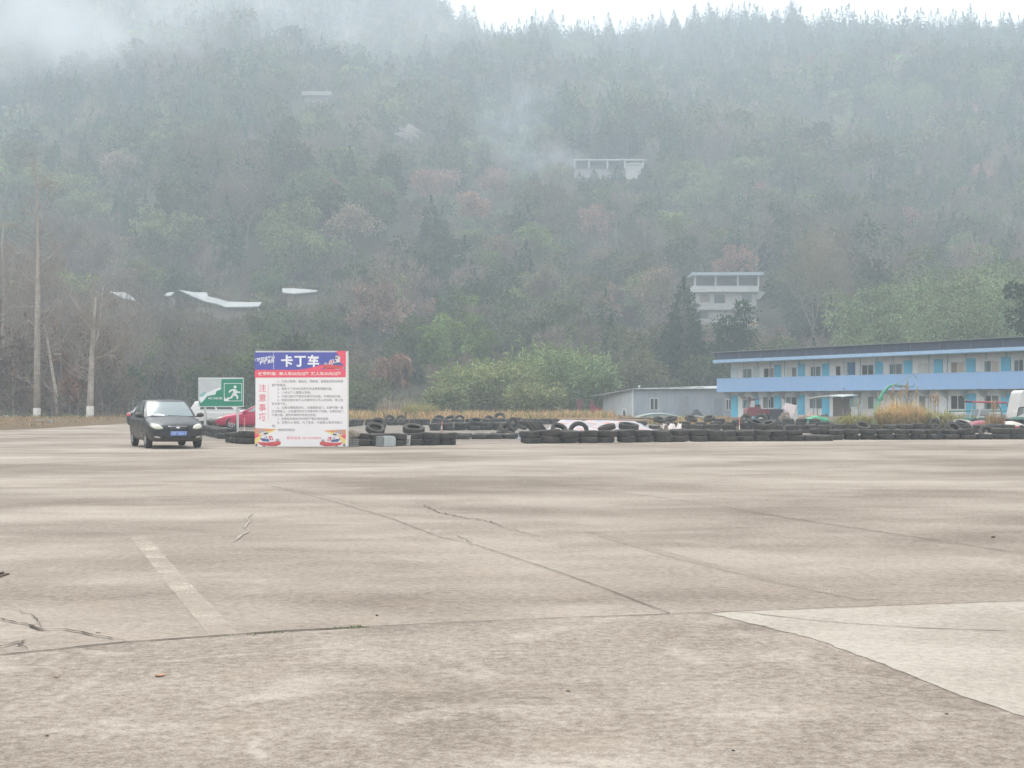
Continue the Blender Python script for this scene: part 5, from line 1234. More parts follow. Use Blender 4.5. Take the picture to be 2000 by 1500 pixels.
    me1.polygons.foreach_set('use_smooth', [True] * len(me1.polygons)); me1.set_sharp_from_angle(angle=math.radians(40))
    # inner wheel wells
    well = B()
    for wx in wb: well.box((wx, 0, R + .12), (.72, 1.42, .42))
    well.box((0, 0, .215), (3.4, 1.2, .03)); well.build('underbody', PLB, root)
    # cabin as horizontal rings
    L = lambda a, t: a[0] + (a[1] - a[0]) * t
    def ringpt(s, v):
        """s: 0-1 windscreen (left to right), 1-2 right side, 2-3 rear, 3-4 left side"""
        fx, rx, hw = L(cab['fx'], v), L(cab['rx'], v), L(cab['hw'], v); z = L(cab['z'], v) + .02 * math.sin(PI * min(1, v))
        hw += .035 * math.sin(PI * v * .8)
        if s <= 1: y = hw * (1 - 2 * s); x = fx - .17 * abs(1 - 2 * s) ** 2.4
        elif s <= 2: t = s - 1; x = (fx - .17) + (rx + .13 - (fx - .17)) * t; y = -hw - .02 * math.sin(PI * t)
        elif s <= 3: t = s - 2; y = -hw * (1 - 2 * t); x = rx + .13 * abs(1 - 2 * t) ** 2.4
        else: t = s - 3; x = (rx + .13) + ((fx - .17) - (rx + .13)) * t; y = hw + .02 * math.sin(PI * t)
        return Vector((x, y, z))
    ns, nv = 64, 6
    vs = [ringpt(4 * k / ns, j / (nv - 1)) for j in range(nv) for k in range(ns)]
    top = [ringpt(4 * k / ns, 1) for k in range(ns)]; cx_ = sum((p.x for p in top)) / ns
    for sc_, dz in ((.93, .55), (.75, .85), (.4, .98)):
        vs += [Vector((cx_ + (p.x - cx_) * sc_, p.y * sc_, p.z + cab['dome'] * dz)) for p in top]
    nr = nv + 3
    fs = [(j * ns + k, j * ns + (k + 1) % ns, (j + 1) * ns + (k + 1) % ns, (j + 1) * ns + k) for j in range(nr - 1) for k in range(ns)] + [tuple((nr - 1) * ns + k for k in range(ns))]
    B().add(vs, fs).build('cabin', pnt, root, smooth=True, auto=50)
    def pane(nm, s0, s1, v0, v1, mat, par=root, v0b=None, v1b=None, off=.007):
        m_, k_ = 16, 6; pts = []
        for j in range(k_):
            for i in range(m_):
                t = i / (m_ - 1); s = s0 + (s1 - s0) * t
                lo = v0 + ((v0b if v0b is not None else v0) - v0) * t; hi = v1 + ((v1b if v1b is not None else v1) - v1) * t
                v = lo + (hi - lo) * j / (k_ - 1)
                p = ringpt(s, v); e = 1e-3
                nn = (ringpt(min(s + e, 3.9999), v) - p).cross(ringpt(s, v + e) - p)
                nn = nn.normalized() if nn.length > 0 else Vector((0, 0, 1))
                if nn.dot(p - Vector((cx_, 0, 1.0))) < 0: nn = -nn
                pts.append(p + nn * off)
        return B().add(pts, [(j * m_ + i, j * m_ + i + 1, (j + 1) * m_ + i + 1, (j + 1) * m_ + i) for j in range(k_ - 1) for i in range(m_ - 1)]).build(nm, mat, par, smooth=True)
    ws = pane('windshield', .055, .945, .06, .93, GLW if front == 'almond' else glassm)
    pane('rear_window', 2.07, 2.93, .1, .9, glassm)
    for a in (1, 3):
        f = (lambda t: a + t) if a == 1 else (lambda t: a + 1 - t)
        pane('side_window', f(.09), f(.44), .13, .80, glassm, v0b=.13, v1b=.90) if a == 1 else pane('side_window', f(.44), f(.09), .13, .90, glassm, v1b=.80)
        pane('side_window', f(.475), f(.80), .13, .90, glassm, v1b=.86) if a == 1 else pane('side_window', f(.80), f(.475), .13, .86, glassm, v1b=.90)
    for wx, st in zip(wb, (steer, 0)):
        for sd_ in (1, -1): wheel(root, wx, sd_ * .735, R, .195, sd_, st)
    # doors: thin dark gaps, handles
    for ax, sg in (('-y', -1), ('+y', 1)):
        for xg in (.93, -.08, -1.02):
            decal('door_gap', tree, [(xg, .30), (xg + .012, .30), (xg + .012, .90), (xg, .90)], ax, PLB, root, .002, 16)
        for xg in (.05, -.92): decal('door_handle', tree, [(xg, .775), (xg + .18, .775), (xg + .18, .80), (xg, .80)], ax, pnt, root, .02, 16)
        decal('side_trim', tree, [(.9, .50), (-.98, .50), (-.98, .535), (.9, .535)], ax, pnt, root, .014, 30)
        mx = cab['fx'][0] - .17
        b = B(); bm = bmesh.new(); bmesh.ops.create_icosphere(bm, subdivisions=3, radius=1)
        for v in bm.verts: v.co = Vector((v.co.x * .06 + (.03 if v.co.x > 0 else 0) * abs(v.co.x), v.co.y * .115, v.co.z * .075))
        me = D.meshes.new('side_mirror'); bm.to_mesh(me); bm.free()
        mo = link('side_mirror', me, pnt, root, True, loc=(mx - .13, sg * .935, cab['z'][0] + .075))
        B().box((0, 0, 0), (.05, .14, .03)).build('mirror_arm', PLB, mo, bevel=.005, loc=(0, -sg * .10, -.05))
    # front
    zl = {'sedan': 0, 'coupe': -.09, 'wagon': .04}[kind]
    for sg in (1, -1):
        pl = [(.43, .60), (.50, .575), (.60, .575), (.70, .60), (.76, .65), (.775, .70), (.75, .735), (.68, .745), (.58, .725), (.49, .675)]
        decal('headlight', tree, [(sg * y, z + zl) for y, z in pl], '+x', HLG, root, .012, 30, .01)
        decal('fog_light', tree, [(sg * y, z + zl) for y, z in [(.52, .315), (.66, .33), (.70, .37), (.62, .375), (.54, .35)]], '+x', FGL, root, .006, 20)
        decal('tail_light', tree, [(sg * y, z + zl * .5) for y, z in [(.44, .72), (.72, .70), (.74, .86), (.46, .88)]], '-x', TLR, root, .012, 24, .006)
    gr = decal('grille', tree, [(y, z + zl) for y, z in [(-.315, .665), (.315, .665), (.27, .595), (.23, .565), (-.23, .565), (-.27, .595)]], '+x', PLB, root, .008, 40)
    for z, y in ((.655, .30), (.63, .285), (.60, .265), (.575, .235)): decal('grille_bar', tree, [(-y, z + zl), (y, z + zl), (y, z + .009 + zl), (-y, z + .009 + zl)], '+x', CHR if z > .65 else M('grille_grey', (.10, .10, .105), .4), gr, .014, 36)
    decal('emblem', tree, [(y, z + zl) for y, z in circ(0, .615, .055, 16, .022)], '+x', CHR, root, .02, 20)
    decal('lower_intake', tree, [(y, z + zl) for y, z in [(-.48, .30), (.48, .30), (.44, .40), (-.44, .40)]], '+x', PLB, root, .005, 40)
    decal('bumper_seam', tree, [(y, z + zl) for y, z in [(-.8, .535), (.8, .535), (.8, .542), (-.8, .542)]], '+x', PLB, root, .002, 60)
    xw = cab['fx'][0]
    for y0, y1 in ((.45, -.1), (-.08, -.6)):
        B().tube([(xw - .0 - .17 * (abs(y0) / .78) ** 2.4, y0, cab['z'][0] + .04), (xw - .03, (y0 + y1) / 2, cab['z'][0] + .052), (xw - .03 - .17 * (abs(y1) / .78) ** 2.4, y1, cab['z'][0] + .06)], .009, 5).build('wiper', PLB, root)
    if front == 'almond':
        pp = B().box((0, 0, 0), (.014, .47, .125)).build('number_plate', PLT, root, bevel=.004, loc=(2.262, -.0, .455))
        pb = B()
        for a, b_, c, d in ((-.228, -.052, .228, -.046), (-.228, .046, .228, .052), (-.228, -.046, -.222, .046), (.222, -.046, .228, .046)): pb.add([(.0085, a, b_), (.0085, c, b_), (.0085, c, d), (.0085, a, d)], [(0, 1, 2, 3)])
        pb.build('plate_border', PLW, pp)
        tx = text('plate_text', '川Y·15U11', PLW, None, -.205, .205, 0, .078, 0, offset=.012)
        tx.rotation_euler = (0, 0, PI / 2); tx.location = (.009, 0, 0); tx.parent = pp
        B().add([(.985, -.62, .955), (.985, -.16, .975), (.88, -.15, 1.045), (.885, -.36, 1.06), (.87, -.60, 1.025)], [(0, 1, 2, 3, 4)])
        n_ = .012
        pts = []
        m_ = 8
        for j in range(3):
            for i in range(m_):
                t = i / (m_ - 1); s = .62 + .22 * t; v = .07 + j / 2 * (.055 + .06 * math.sin(PI * t))
                pts.append(ringpt(s, v) + Vector((.012, 0, .01)))
        B().add(pts, [(j * m_ + i, j * m_ + i + 1, (j + 1) * m_ + i + 1, (j + 1) * m_ + i) for j in range(2) for i in range(m_ - 1)]).build('dash_paper', M('paper', (.8, .8, .78), .7, grime=.05), root, smooth=True)
        pts = [ringpt(s, v) + Vector((.012, 0, .01)) for s, v in ((.86, .70), (.80, .70), (.80, .78), (.86, .78))]
        B().add(pts, [(0, 1, 2, 3)]).build('inspection_sticker', M('sticker', (.45, .62, .60), .5), root)
    return root
P_BLK = paint('black_car_paint', (.009, .009, .011), .3); P_RED = paint('red_car_paint', (.46, .028, .085), .15); P_WHT = paint('white_car_paint', (.68, .665, .63), .2); P_NVY = paint('navy_car_paint', (.022, .026, .04), .3)
def car_at(px, Y, head):
    hx, hy = math.sin(head), -math.cos(head); return (px - CX) / F * Y, math.atan2(hy, hx), hx, hy
# the axle of the front wheels lies at photo column 337
hd = math.radians(22.5); fx_, rz_, hx, hy = car_at(337.5, 45.7, hd)
make_car('parked_car', 'black sedan with almond headlights and a blue number plate facing the camera', P_BLK, (fx_ - hx * 1.28, 45.7 - hy * 1.28, .008), rz_, 'sedan', 'almond', GLD, .0)
make_car('parked_car', 'red low coupe parked side-on, its tail hidden behind the notice board', P_RED, ((425 - CX) / F * 80 + 2.15, 80, .0), PI + math.radians(3), 'coupe', 'plain', GLS)
make_car('parked_car', 'white estate car parked behind the green shelter sign', P_WHT, ((364 - CX) / F * 85.5 + 2.28, 85.5, .0), math.radians(5), 'wagon', 'plain', GLD)
make_car('parked_car', 'dark navy car with a red tail light half hidden behind the black sedan', P_NVY, ((302 - CX) / F * 76, 77.5, -.0), math.radians(74), 'sedan', 'plain', GLD)
# ------------------------------------------------------------------ the two-storey blue and white dormitory
u = Vector((.4652, -.8852)); ax = Vector((17.36, 128.0)); nin = Vector((.8852, .4652))
dorm = thing('dormitory', 'long two-storey prefab dormitory with sky blue balcony and dark blue roof edge', 'building', (ax.x, ax.y, 0), math.atan2(u.y, u.x))
def s_at(px, d=0.0):
    """metres along the facade seen at photo column px; d: how far behind the balcony front"""
    o = ax + nin * d; k = (px - CX) / F
    return (o.x - k * o.y) / (k * u.y - u.x)
WD = 1.15; LEN = 46.0
def panel_mat():
    m, nt, b = newmat('prefab_panel'); v = objco(nt)
    n1 = noise(nt, objco(nt, (1, 1, .4)), 2, 6, .7)
    c = mix(nt, math_(nt, 'MULTIPLY', ramp(nt, n1, [(.42, 0), (.72, 1)]), .45), (.80, .785, .755), (.58, .56, .53))
    br = nt.nodes.new('ShaderNodeTexBrick'); br.inputs['Scale'].default_value = 1; br.inputs['Brick Width'].default_value = .30; br.inputs['Row Height'].default_value = .10; br.inputs['Mortar Size'].default_value = .008
    mp = nt.nodes.new('ShaderNodeMapping'); mp.inputs['Rotation'].default_value = (PI / 2, 0, 0); nt.links.new(v, mp.inputs[0]); nt.links.new(mp.outputs[0], br.inputs['Vector'])
    c = mix(nt, math_(nt, 'MULTIPLY', br.outputs['Fac'], .4), c, (.62, .60, .58))
    nt.links.new(c, b.inputs['Base Color']); b.inputs['Roughness'].default_value = .7; return m
PAN = panel_mat(); BLUE = M('balcony_blue', (.28, .455, .72), .5, grime=.4, gscale=.9, dirt=(.36, .45, .58)); LBLU = M('gutter_blue', (.36, .52, .70), .5, grime=.35, gscale=2); DBLU = M('roof_navy', (.03, .045, .08), .6, grime=.4, gscale=2, dirt=(.10, .12, .15)); BAT = M('batten_blue', (.27, .40, .48), .6, grime=.4)
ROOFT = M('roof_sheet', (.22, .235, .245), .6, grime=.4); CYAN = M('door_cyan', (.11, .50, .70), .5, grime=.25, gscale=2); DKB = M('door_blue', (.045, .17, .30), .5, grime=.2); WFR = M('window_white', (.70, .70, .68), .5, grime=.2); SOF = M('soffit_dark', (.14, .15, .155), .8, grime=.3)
PANE = [glass('pane_dark', (.035, .045, .045), 1.5, .12), glass('pane_green', (.10, .15, .15), 1.5, .15), M('curtain_brown', (.30, .23, .18), .8), M('curtain_cream', (.55, .47, .38), .8), M('pane_papered', (.62, .60, .55), .7), glass('pane_grey', (.16, .18, .18), 1.5, .15)]
s0 = s_at(1428, WD)
wl = B().box2((s0, WD, 0), (LEN, WD + 5.6, 4.9)).build('wall', PAN, dorm)
B().prism([(WD + 5.6, 4.9), (WD, 4.9), (WD, 4.95), (WD + 2.8, 5.45), (WD + 5.6, 4.95)], 'X', s0, LEN).build('gable', PAN, dorm)
b = B()
for z, y in ((5.64, -.35),): b.prism([(y, z), (WD + 2.8, z + .10), (WD + 6.2, z), (WD + 6.2, z + .05), (WD + 2.8, z + .15), (y, z + .05)], 'X', -.32, LEN + .4)
rf = b.build('roof', ROOFT, dorm)
B().box2((-.05, -.12, 5.03), (LEN + .2, -.07, 5.635)).build('roof_fascia', DBLU, rf)
B().box2((-.05, -.07, 4.98), (LEN + .2, WD - .005, 5.03)).build('eave_soffit', SOF, rf)
B().prism([(-.40, 4.79), (-.36, 4.74), (-.12, 4.74), (-.12, 5.025), (-.40, 5.025)], 'X', -.02, LEN + .2).build('gutter', LBLU, rf)
b = B()
for k in range(16): b.box2((2.9 * k + .4, -.13, 5.04), (2.9 * k + .43, -.121, 5.62))
b.build('fascia_joint', M('joint_grey', (.16, .18, .2), .6), rf)
fl = B().box2((-.0, .06, 2.30), (LEN, WD - .004, 2.42)).build('walkway', M('walkway_grey', (.36, .37, .37), .8, grime=.4), dorm)
bal = B().box2((-.02, 0, 2.36), (LEN, .055, 3.42)).build('balcony_panel', BLUE, dorm)
B().box2((-.02, .056, 2.36), (.03, WD - .004, 3.40)).build('balcony_end', BLUE, dorm)
b = B()
for z in (3.445, 2.335): b.box2((-.03, -.015, z - .024), (LEN, .075, z + .024))
b.build('balcony_rail', M('rail_blue', (.33, .46, .66), .5, grime=.3), dorm)
b = B()
for k in range(25): b.box2((1.82 * k + .9, -.004, 2.37), (1.82 * k + .912, -.0008, 3.41))
b.build('panel_joint', M('joint_blue', (.20, .33, .54), .6), dorm)
for k in range(26):
    s = s0 + 1.82 * k
    if s > LEN: break
    B().box2((s - .035, WD - .035, .02), (s + .035, WD - .002, 4.88)).build('batten', BAT, dorm)
    B().prism([(WD - .04, 1.72), (WD - .04, 1.62), (.25, 2.22), (.25, 2.29), (WD - .04, 2.29)], 'X', s - .03, s + .03).build('bracket', M('bracket_white', (.55, .56, .56), .7, grime=.3), dorm)
def door(s, z, w=.82, h=2.02, mat=CYAN):
    o = B().box2((s, WD - .055, z), (s + w, WD - .003, z + h)).build('door', mat, dorm, bevel=.006)
    B().box2((s + w * .84, WD - .10, z + .98), (s + w * .93, WD - .056, z + 1.06)).build('handle', M('door_handle_metal', (.3, .3, .3), .4, .6), o)
    return o
def window(s, z, w, h, pa, pb, fm=WFR):
    f = .05
    o = B().box2((s, WD - .05, z), (s + w, WD - .003, z + f)).box2((s, WD - .05, z + h - f), (s + w, WD - .003, z + h)).box2((s, WD - .05, z + f), (s + f, WD - .003, z + h - f)).box2((s + w - f, WD - .05, z + f), (s + w, WD - .003, z + h - f)).box2((s + w / 2 - .03, WD - .052, z + f), (s + w / 2 + .03, WD - .003, z + h - f)).build('window', fm, dorm)
    B().box2((s + f, WD - .025, z + f), (s + w / 2 - .03, WD - .006, z + h - f)).build('pane', PANE[pa], o)
    B().box2((s + w / 2 + .03, WD - .027, z + f), (s + w - f, WD - .006, z + h - f)).build('pane', PANE[pb], o)
    return o
def zx(x): return 1380 + x / 3.2258
Z2 = 2.42
for x in (430, 577, 730, 890, 1063, 1245, 1435, 1638, 1857): door(s_at(zx(x), WD), Z2, .85, 2.05, DKB if x == 890 else CYAN)
door(s_at(zx(295), WD), Z2, .80, 2.0, M('door_pale', (.52, .60, .60), .5, grime=.3)); door(s_at(zx(162), WD), Z2, .8, 2.0, M('door_pale', (.52, .60, .60), .5))
for (a, c), (p, q_) in zip([(228, 288), (362, 428), (508, 570), (656, 722), (815, 882), (980, 1056), (1153, 1236), (1335, 1425), (1540, 1628), (1750, 1845), (1968, 2075)], [(5, 1), (0, 2), (4, 5), (1, 1), (0, 4), (0, 0), (1, 5), (4, 4), (2, 3), (1, 3), (1, 1)]):
    sa, sb = s_at(zx(a), WD), s_at(zx(c), WD); window(sa, Z2 + .86, sb - sa, .98, p, q_)
for s in (s_at(zx(2085), WD), s_at(zx(2085), WD) + 3.7): door(s, Z2, .85, 2.05); window(s - 2.0, Z2 + .86, 1.7, .98, 1, 5); door(s, .02, .85, 2.0)
for x in (160, 293, 430, 577, 730, 893, 1245, 1640, 1857): door(s_at(zx(x), WD), .02, .85, 2.0)
for (a, c), (p, q_) in zip([(228, 288), (355, 428), (500, 572), (650, 732), (812, 882), (978, 1058), (1338, 1430), (1540, 1632), (1750, 1845)], [(1, 5), (5, 0), (5, 0), (5, 1), (1, 5), (4, 5), (5, 4), (0, 0), (0, 5)]):
    sa, sb = s_at(zx(a), WD), s_at(zx(c), WD); window(sa, .92, sb - sa, 1.0, p, q_)
B().box2((s0 - .3, -.5, 0), (LEN + 1, WD + .2, .018)).build('plinth', M('plinth', (.36, .34, .31), .9, grime=.4), dorm)
def onf(px, d, z=0.0):
    s = s_at(px, d); p = ax + u * s + nin * d; return Vector((p.x, p.y, z))
DR = math.atan2(u.y, u.x)
# ------------------------------------------------------------------ the grey shed
SHY = 133.0
shx = lambda px, Y=SHY: (px - CX) / F * Y
shed = thing('shed', 'low weathered grey blue prefab shed left of the dormitory', 'building', (shx(1236), SHY, 0), 0)
def shed_mat():
    m, nt, b = newmat('weathered_blue_panel'); v = objco(nt)
    n1 = noise(nt, objco(nt, (1, 1, .5)), 1.4, 7, .7); n2 = noise(nt, objco(nt, (2.2, 2, .25)), 2, 5, .7)
    c = mix(nt, ramp(nt, n1, [(.4, 0), (.68, 1)]), (.33, .37, .42), (.42, .44, .46)); c = mix(nt, math_(nt, 'MULTIPLY', ramp(nt, n2, [(.48, 0), (.72, 1)]), .5), c, (.24, .265, .31))
    nt.links.new(c, b.inputs['Base Color']); b.inputs['Roughness'].default_value = .8; return m
SHM = shed_mat(); SHP = M('shed_end_panel', (.56, .58, .58), .8, grime=.4, gscale=1.2, dirt=(.36, .33, .30))
hr = H + (HY - 760.5) / F * SHY
LX = shx(1430) - shx(1236); EX = shx(1178, 140) - shx(1236)
# long front wall, end wall going back to the left
B().box2((0, 0, 0), (LX, 5.6, hr - .04)).build('wall', SHM, shed)
ew = [(-.01, 0), (EX, 7.0), (EX + .05, 7.06), (.02, .06)]
hb = H + (HY - 769) / F * 140
B().add([(0, .003, 0), (EX, 7.0, 0), (EX, 7.0, hb), (0, .003, hr - .04), (.06, .06, 0), (EX + .06, 7.06, 0), (EX + .06, 7.06, hb), (.06, .06, hr - .04)], [(0, 1, 2, 3), (4, 7, 6, 5), (3, 2, 6, 7), (0, 3, 7, 4), (1, 5, 6, 2)]).build('end_wall', SHP, shed)
B().box2((-.06, -.05, 0), (.06, -.004, hr - .05)).build('corner_post', WFR, shed)
hl = H + (HY - 774) / F * 141
B().add([(-.1, -.45, hr), (LX + .6, -.45, hr + .02), (LX + .6, 6, hr + .35), (EX - 1.0, 7.4, hl - .02), (-.1, -.45, hr + .07), (LX + .6, -.45, hr + .09), (LX + .6, 6, hr + .42), (EX - 1.0, 7.4, hl + .05)], [(0, 3, 2, 1), (4, 5, 6, 7), (0, 1, 5, 4), (1, 2, 6, 5), (2, 3, 7, 6), (3, 0, 4, 7)]).build('roof', M('shed_roof_sheet', (.38, .40, .40), .6, grime=.6, gscale=1.5), shed)
def swin(px0, px1, py0, py1, Y=SHY):
    a, c = shx(px0) - shx(1236), shx(px1) - shx(1236); z0, z1 = H + (HY - py1) / F * Y, H + (HY - py0) / F * Y; f = .07
    o = B().box2((a, -.06, z0), (c, -.004, z0 + f)).box2((a, -.06, z1 - f), (c, -.004, z1)).box2((a, -.06, z0 + f), (a + f, -.004, z1 - f)).box2((c - f, -.06, z0 + f), (c, -.004, z1 - f)).box2(((a + c) / 2 - .035, -.062, z0 + f), ((a + c) / 2 + .035, -.004, z1 - f)).build('window', WFR, shed)
    B().box2((a + f, -.02, z0 + f), (c - f, -.006, z1 - f)).build('pane', PANE[0], o)
swin(1269, 1286, 777, 801.5); swin(1417, 1429, 779, 801)
a = shx(1325) - shx(1236); dr = B().box2((a, -.03, .02), (a + .42, -.003, 1.65 + .35)).build('door', M('shed_door', (.34, .36, .38), .7, grime=.6), shed)
B().box2((a + .44, -.034, .02), (a + .95, -.003, 1.98)).build('door', M('shed_door', (.4, .4, .4), .7), shed)
B().box2((a - .05, -.06, 2.0), (a + 1.0, -.004, 2.05)).build('door_lintel', M('lintel', (.46, .5, .54), .6), shed)
B().box2((LX * .82, -.03, .3), (LX * .82 + .7, -.003, 1.75)).build('shutter', M('shutter_grey', (.30, .33, .38), .7, grime=.4), shed)
tag(B().box((shx(1249), SHY + .3, hr + .28), (.20, .2, .14)).box((shx(1249), SHY + .3, hr + .14), (.06, .06, .16)).build('roof_lamp', WFR, bevel=.02), 'small white lamp box on the shed roof edge', 'lamp')
b = B(); r_ = random.Random(4)
for i in range(9): b.box((shx(1290 + i * 10), SHY + r_.uniform(.2, .8), hr + .13 + r_.uniform(0, .05)), (r_.uniform(.4, .9), .3, .05), r_.uniform(-.3, .3))
tag(b.build('roof_debris', M('roof_debris', (.33, .31, .28), .9, grime=.5)), 'scrap boards and sheets lying along the shed roof edge', 'scrap', kind='stuff')
# red drapes and tank left of the shed
for px0, px1, py, Y, lab in ((1126, 1138, 780, 141, 'faded dark red hanging drape, left of two beside the shed'), (1152, 1160, 782, 142, 'narrow faded red hanging drape, right of two beside the shed')):
    x0, x1 = shx(px0, Y), shx(px1, Y); zt = H + (HY - py) / F * Y; b = B(); n = 14
    for i in range(n):
        t = i / (n - 1); x = x0 + (x1 - x0) * t; y = Y + .08 * math.sin(t * 22)
        b.v += [(x, y, .1), (x, y, zt), (x, y + .03, zt), (x, y + .03, .1)]
    for i in range(n - 1):
        k = i * 4; b.f += [(k, k + 4, k + 5, k + 1), (k + 2, k + 6, k + 7, k + 3), (k + 1, k + 5, k + 6, k + 2)]; b.m += [0, 0, 0]
    tag(b.build('hanging_drape', M('faded_red', (.20, .075, .085), .9, grime=.4), smooth=True), lab, 'drape')
p = on(1163, 139)
o = thing('red_trailer', 'small faded red trailer box parked against the left end of the shed', 'trailer', p)
RD_ = M('trailer_red', (.34, .05, .065), .6, grime=.5)
B().box2((-.5, -.5, .4), (.55, .5, .95)).build('box', RD_, o, bevel=.03); B().box2((-.5, -.47, .96), (.1, .47, 1.15)).build('cover', M('trailer_cover', (.27, .06, .07), .7), o, bevel=.05)
for s_ in (-.42, .42): B().lathe([(0, -.06), (.26, -.06), (.26, .06), (0, .06)], 18, 'Y', (0.05, s_, .27)).build('wheel', CTY, o)
tag(B().box((0, 0, 0), (2.3, .16, .05), mat=Matrix.Translation(on(1107, 126) + Vector((0, 0, .75))) @ Matrix.Rotation(.28, 4, 'Y')).build('plank', M('plank_pale', (.46, .42, .31), .8)), 'pale loose plank lying slanted in the grass left of the shed', 'plank')
# polytunnel hoop sheet before the shed door
Yh = 121
b = B(); n = 16; pts = []
for i in range(n):
    t = i / (n - 1); px = 1237 + (1332 - 1237) * t; py = 818 - 8.5 * math.sin(PI * min(1, t * 1.0)) - 2.0 * t
    pts.append(at(px, py, Yh))
for p in pts: b.v += [tuple(p), (p.x, p.y + 1.6, p.z + .1), (p.x, p.y, 0.02)]
for i in range(n - 1):
    k = i * 3; b.f += [(k, k + 3, k + 4, k + 1), (k, k + 2, k + 5, k + 3)]; b.m += [0, 0]
o = b.build('green_cover', M('cover_green', (.26, .33, .31), .7, grime=.4), smooth=True); tag(o, 'grey green sheet bowed over a hoop before the shed', 'cover')
B().tube([p + Vector((0, -.03, .03)) for p in pts], .05, 6).build('hoop_edge', M('hoop_white', (.62, .66, .62), .5), o)
tag(B().tube([at(1357, 812, 118), at(1380, 815, 117), at(1404, 823, 116)], .035, 6).build('pale_pipe', M('pipe_pale', (.5, .52, .52), .5)), 'pale thin pipe slanting down to the right before the shed', 'pipe')
b = B(); b.prism([(-.9, 0), (.9, 0), (.1, .9), (-.1, .9)], 'Y', 0, .6)
o = b.build('dark_heap', M('heap_dark', (.12, .13, .14), .9, grime=.5), loc=on(1360, 119)); tag(o, 'dark pointed sheet covering a small heap before the shed wall', 'cover')
o = thing('gas_canister', 'small dark canister beside a white frame at the shed end wall', 'canister', on(1219, 131)); B().lathe([(0, 0), (.11, 0), (.11, .6), (.06, .68), (.05, .75), (0, .75)], 14).build('tank', M('can_dark', (.09, .10, .09), .6), o, smooth=True, auto=40); B().box2((-.2, .05, 0), (-.14, .1, .95)).box2((.14, .05, 0), (.2, .1, .95)).box2((-.14, .05, .88), (.14, .1, .94)).build('stand', WFR, o)
# ------------------------------------------------------------------ things before the dormitory
# red three-wheeler
p = onf(1482, -2.6); TR = M('truck_red', (.23, .028, .04), .5, grime=.45, gscale=4, dirt=(.16, .07, .06))
o = thing('three_wheeler', 'small dark red three-wheeled cargo truck before the dormitory', 'three-wheeler', p, PI + .12)
# local +x is the front (towards the left of the photo)
B().prism([(1.12, .30), (1.12, .78), (.95, 1.02), (.80, 1.62), (.74, 1.66), (.42, 1.66), (.40, 1.05), (-.05, .98), (-.05, .42), (.3, .34)], 'Y', -.52, .52).build('cab', TR, o, bevel=.03)
B().prism([(1.10, 1.64), (1.04, 1.70), (-.05, 1.74), (-.05, 1.69), (.4, 1.66)], 'Y', -.58, .58).build('roof', M('truck_roof', (.10, .03, .035), .6), o, bevel=.01)
B().add([(.972, -.44, 1.03), (.972, .44, 1.03), (.825, .42, 1.58), (.825, -.42, 1.58)], [(0, 1, 2, 3)]).build('windshield', GLW, o)
B().add([(.90, .53, 1.06), (.48, .53, 1.06), (.46, .53, 1.56), (.77, .53, 1.56)], [(0, 1, 2, 3)]).build('side_window', M('cab_pane', (.55, .55, .52), .3), o)
B().prism([(-.05, 1.0), (.36, 1.06), (.3, 1.28), (.0, 1.28)], 'Y', -.48, .48).build('seat_back', M('seat_dark', (.10, .04, .04), .8), o, bevel=.03)
bed = B().box2((-1.55, -.6, .50), (-.1, .6, .56)).box2((-1.55, -.62, .56), (-.1, -.58, .92)).box2((-1.55, .58, .56), (-.1, .62, .92)).box2((-1.57, -.58, .56), (-1.53, .58, .92)).box2((-.12, -.58, .56), (-.08, .58, .92)).build('cargo_bed', TR, o)
b = B()
for x in (-1.5, -.9, -.15): b.box2((x - .02, .622, .5), (x + .02, .65, .96)); b.box2((x - .02, -.65, .5), (x + .02, -.622, .96))
b.build('bed_rib', M('truck_rib', (.15, .03, .035), .6), bed)
for s_ in (.6, -.6): B().tube([(-1.53, s_, .99), (-.1, s_, .99)], .02, 6).build('bed_rail', CHR, bed)
for x, y in ((.86, 0), (-.95, .55), (-.95, -.55)):
    w_ = B().lathe([(.16, -.07), (.27, -.08), (.29, -.04), (.29, .04), (.27, .08), (.16, .07)], 22, 'Y', closed=True).build('wheel', CTY, o, smooth=True, loc=(x, y, .29)); B().lathe([(0, -.05), (.165, -.05), (.165, .05), (0, .05)], 18, 'Y').build('rim', RIM, w_)
for s_ in (-.3, .3): B().lathe([(0, 0), (.08, 0), (.07, .03), (0, .04)], 14, 'X', (1.12, s_, .66)).build('headlight', HLG, o)
# dark wheelie bin
p = onf(1516, -2.5); o = thing('rubbish_bin', 'dark grey flared plastic bin right of the red three-wheeler', 'bin', p, .2)
DG = M('bin_dark', (.045, .05, .065), .6, grime=.3)
b = B(); pr = [(.30, 0), (.40, .86)]
b.v = [(-.3, -.3, 0), (.3, -.3, 0), (.3, .3, 0), (-.3, .3, 0), (-.40, -.38, .82), (.40, -.38, .82), (.40, .38, .82), (-.40, .38, .82)]; b.f = [(0, 3, 2, 1), (0, 1, 5, 4), (1, 2, 6, 5), (2, 3, 7, 6), (3, 0, 4, 7), (4, 5, 6, 7)]; b.m = [0] * 6
b.build('bin_body', DG, o, bevel=.02)
B().box((0, 0, .86), (.98, .9, .07)).build('rim', DG, o, bevel=.02)
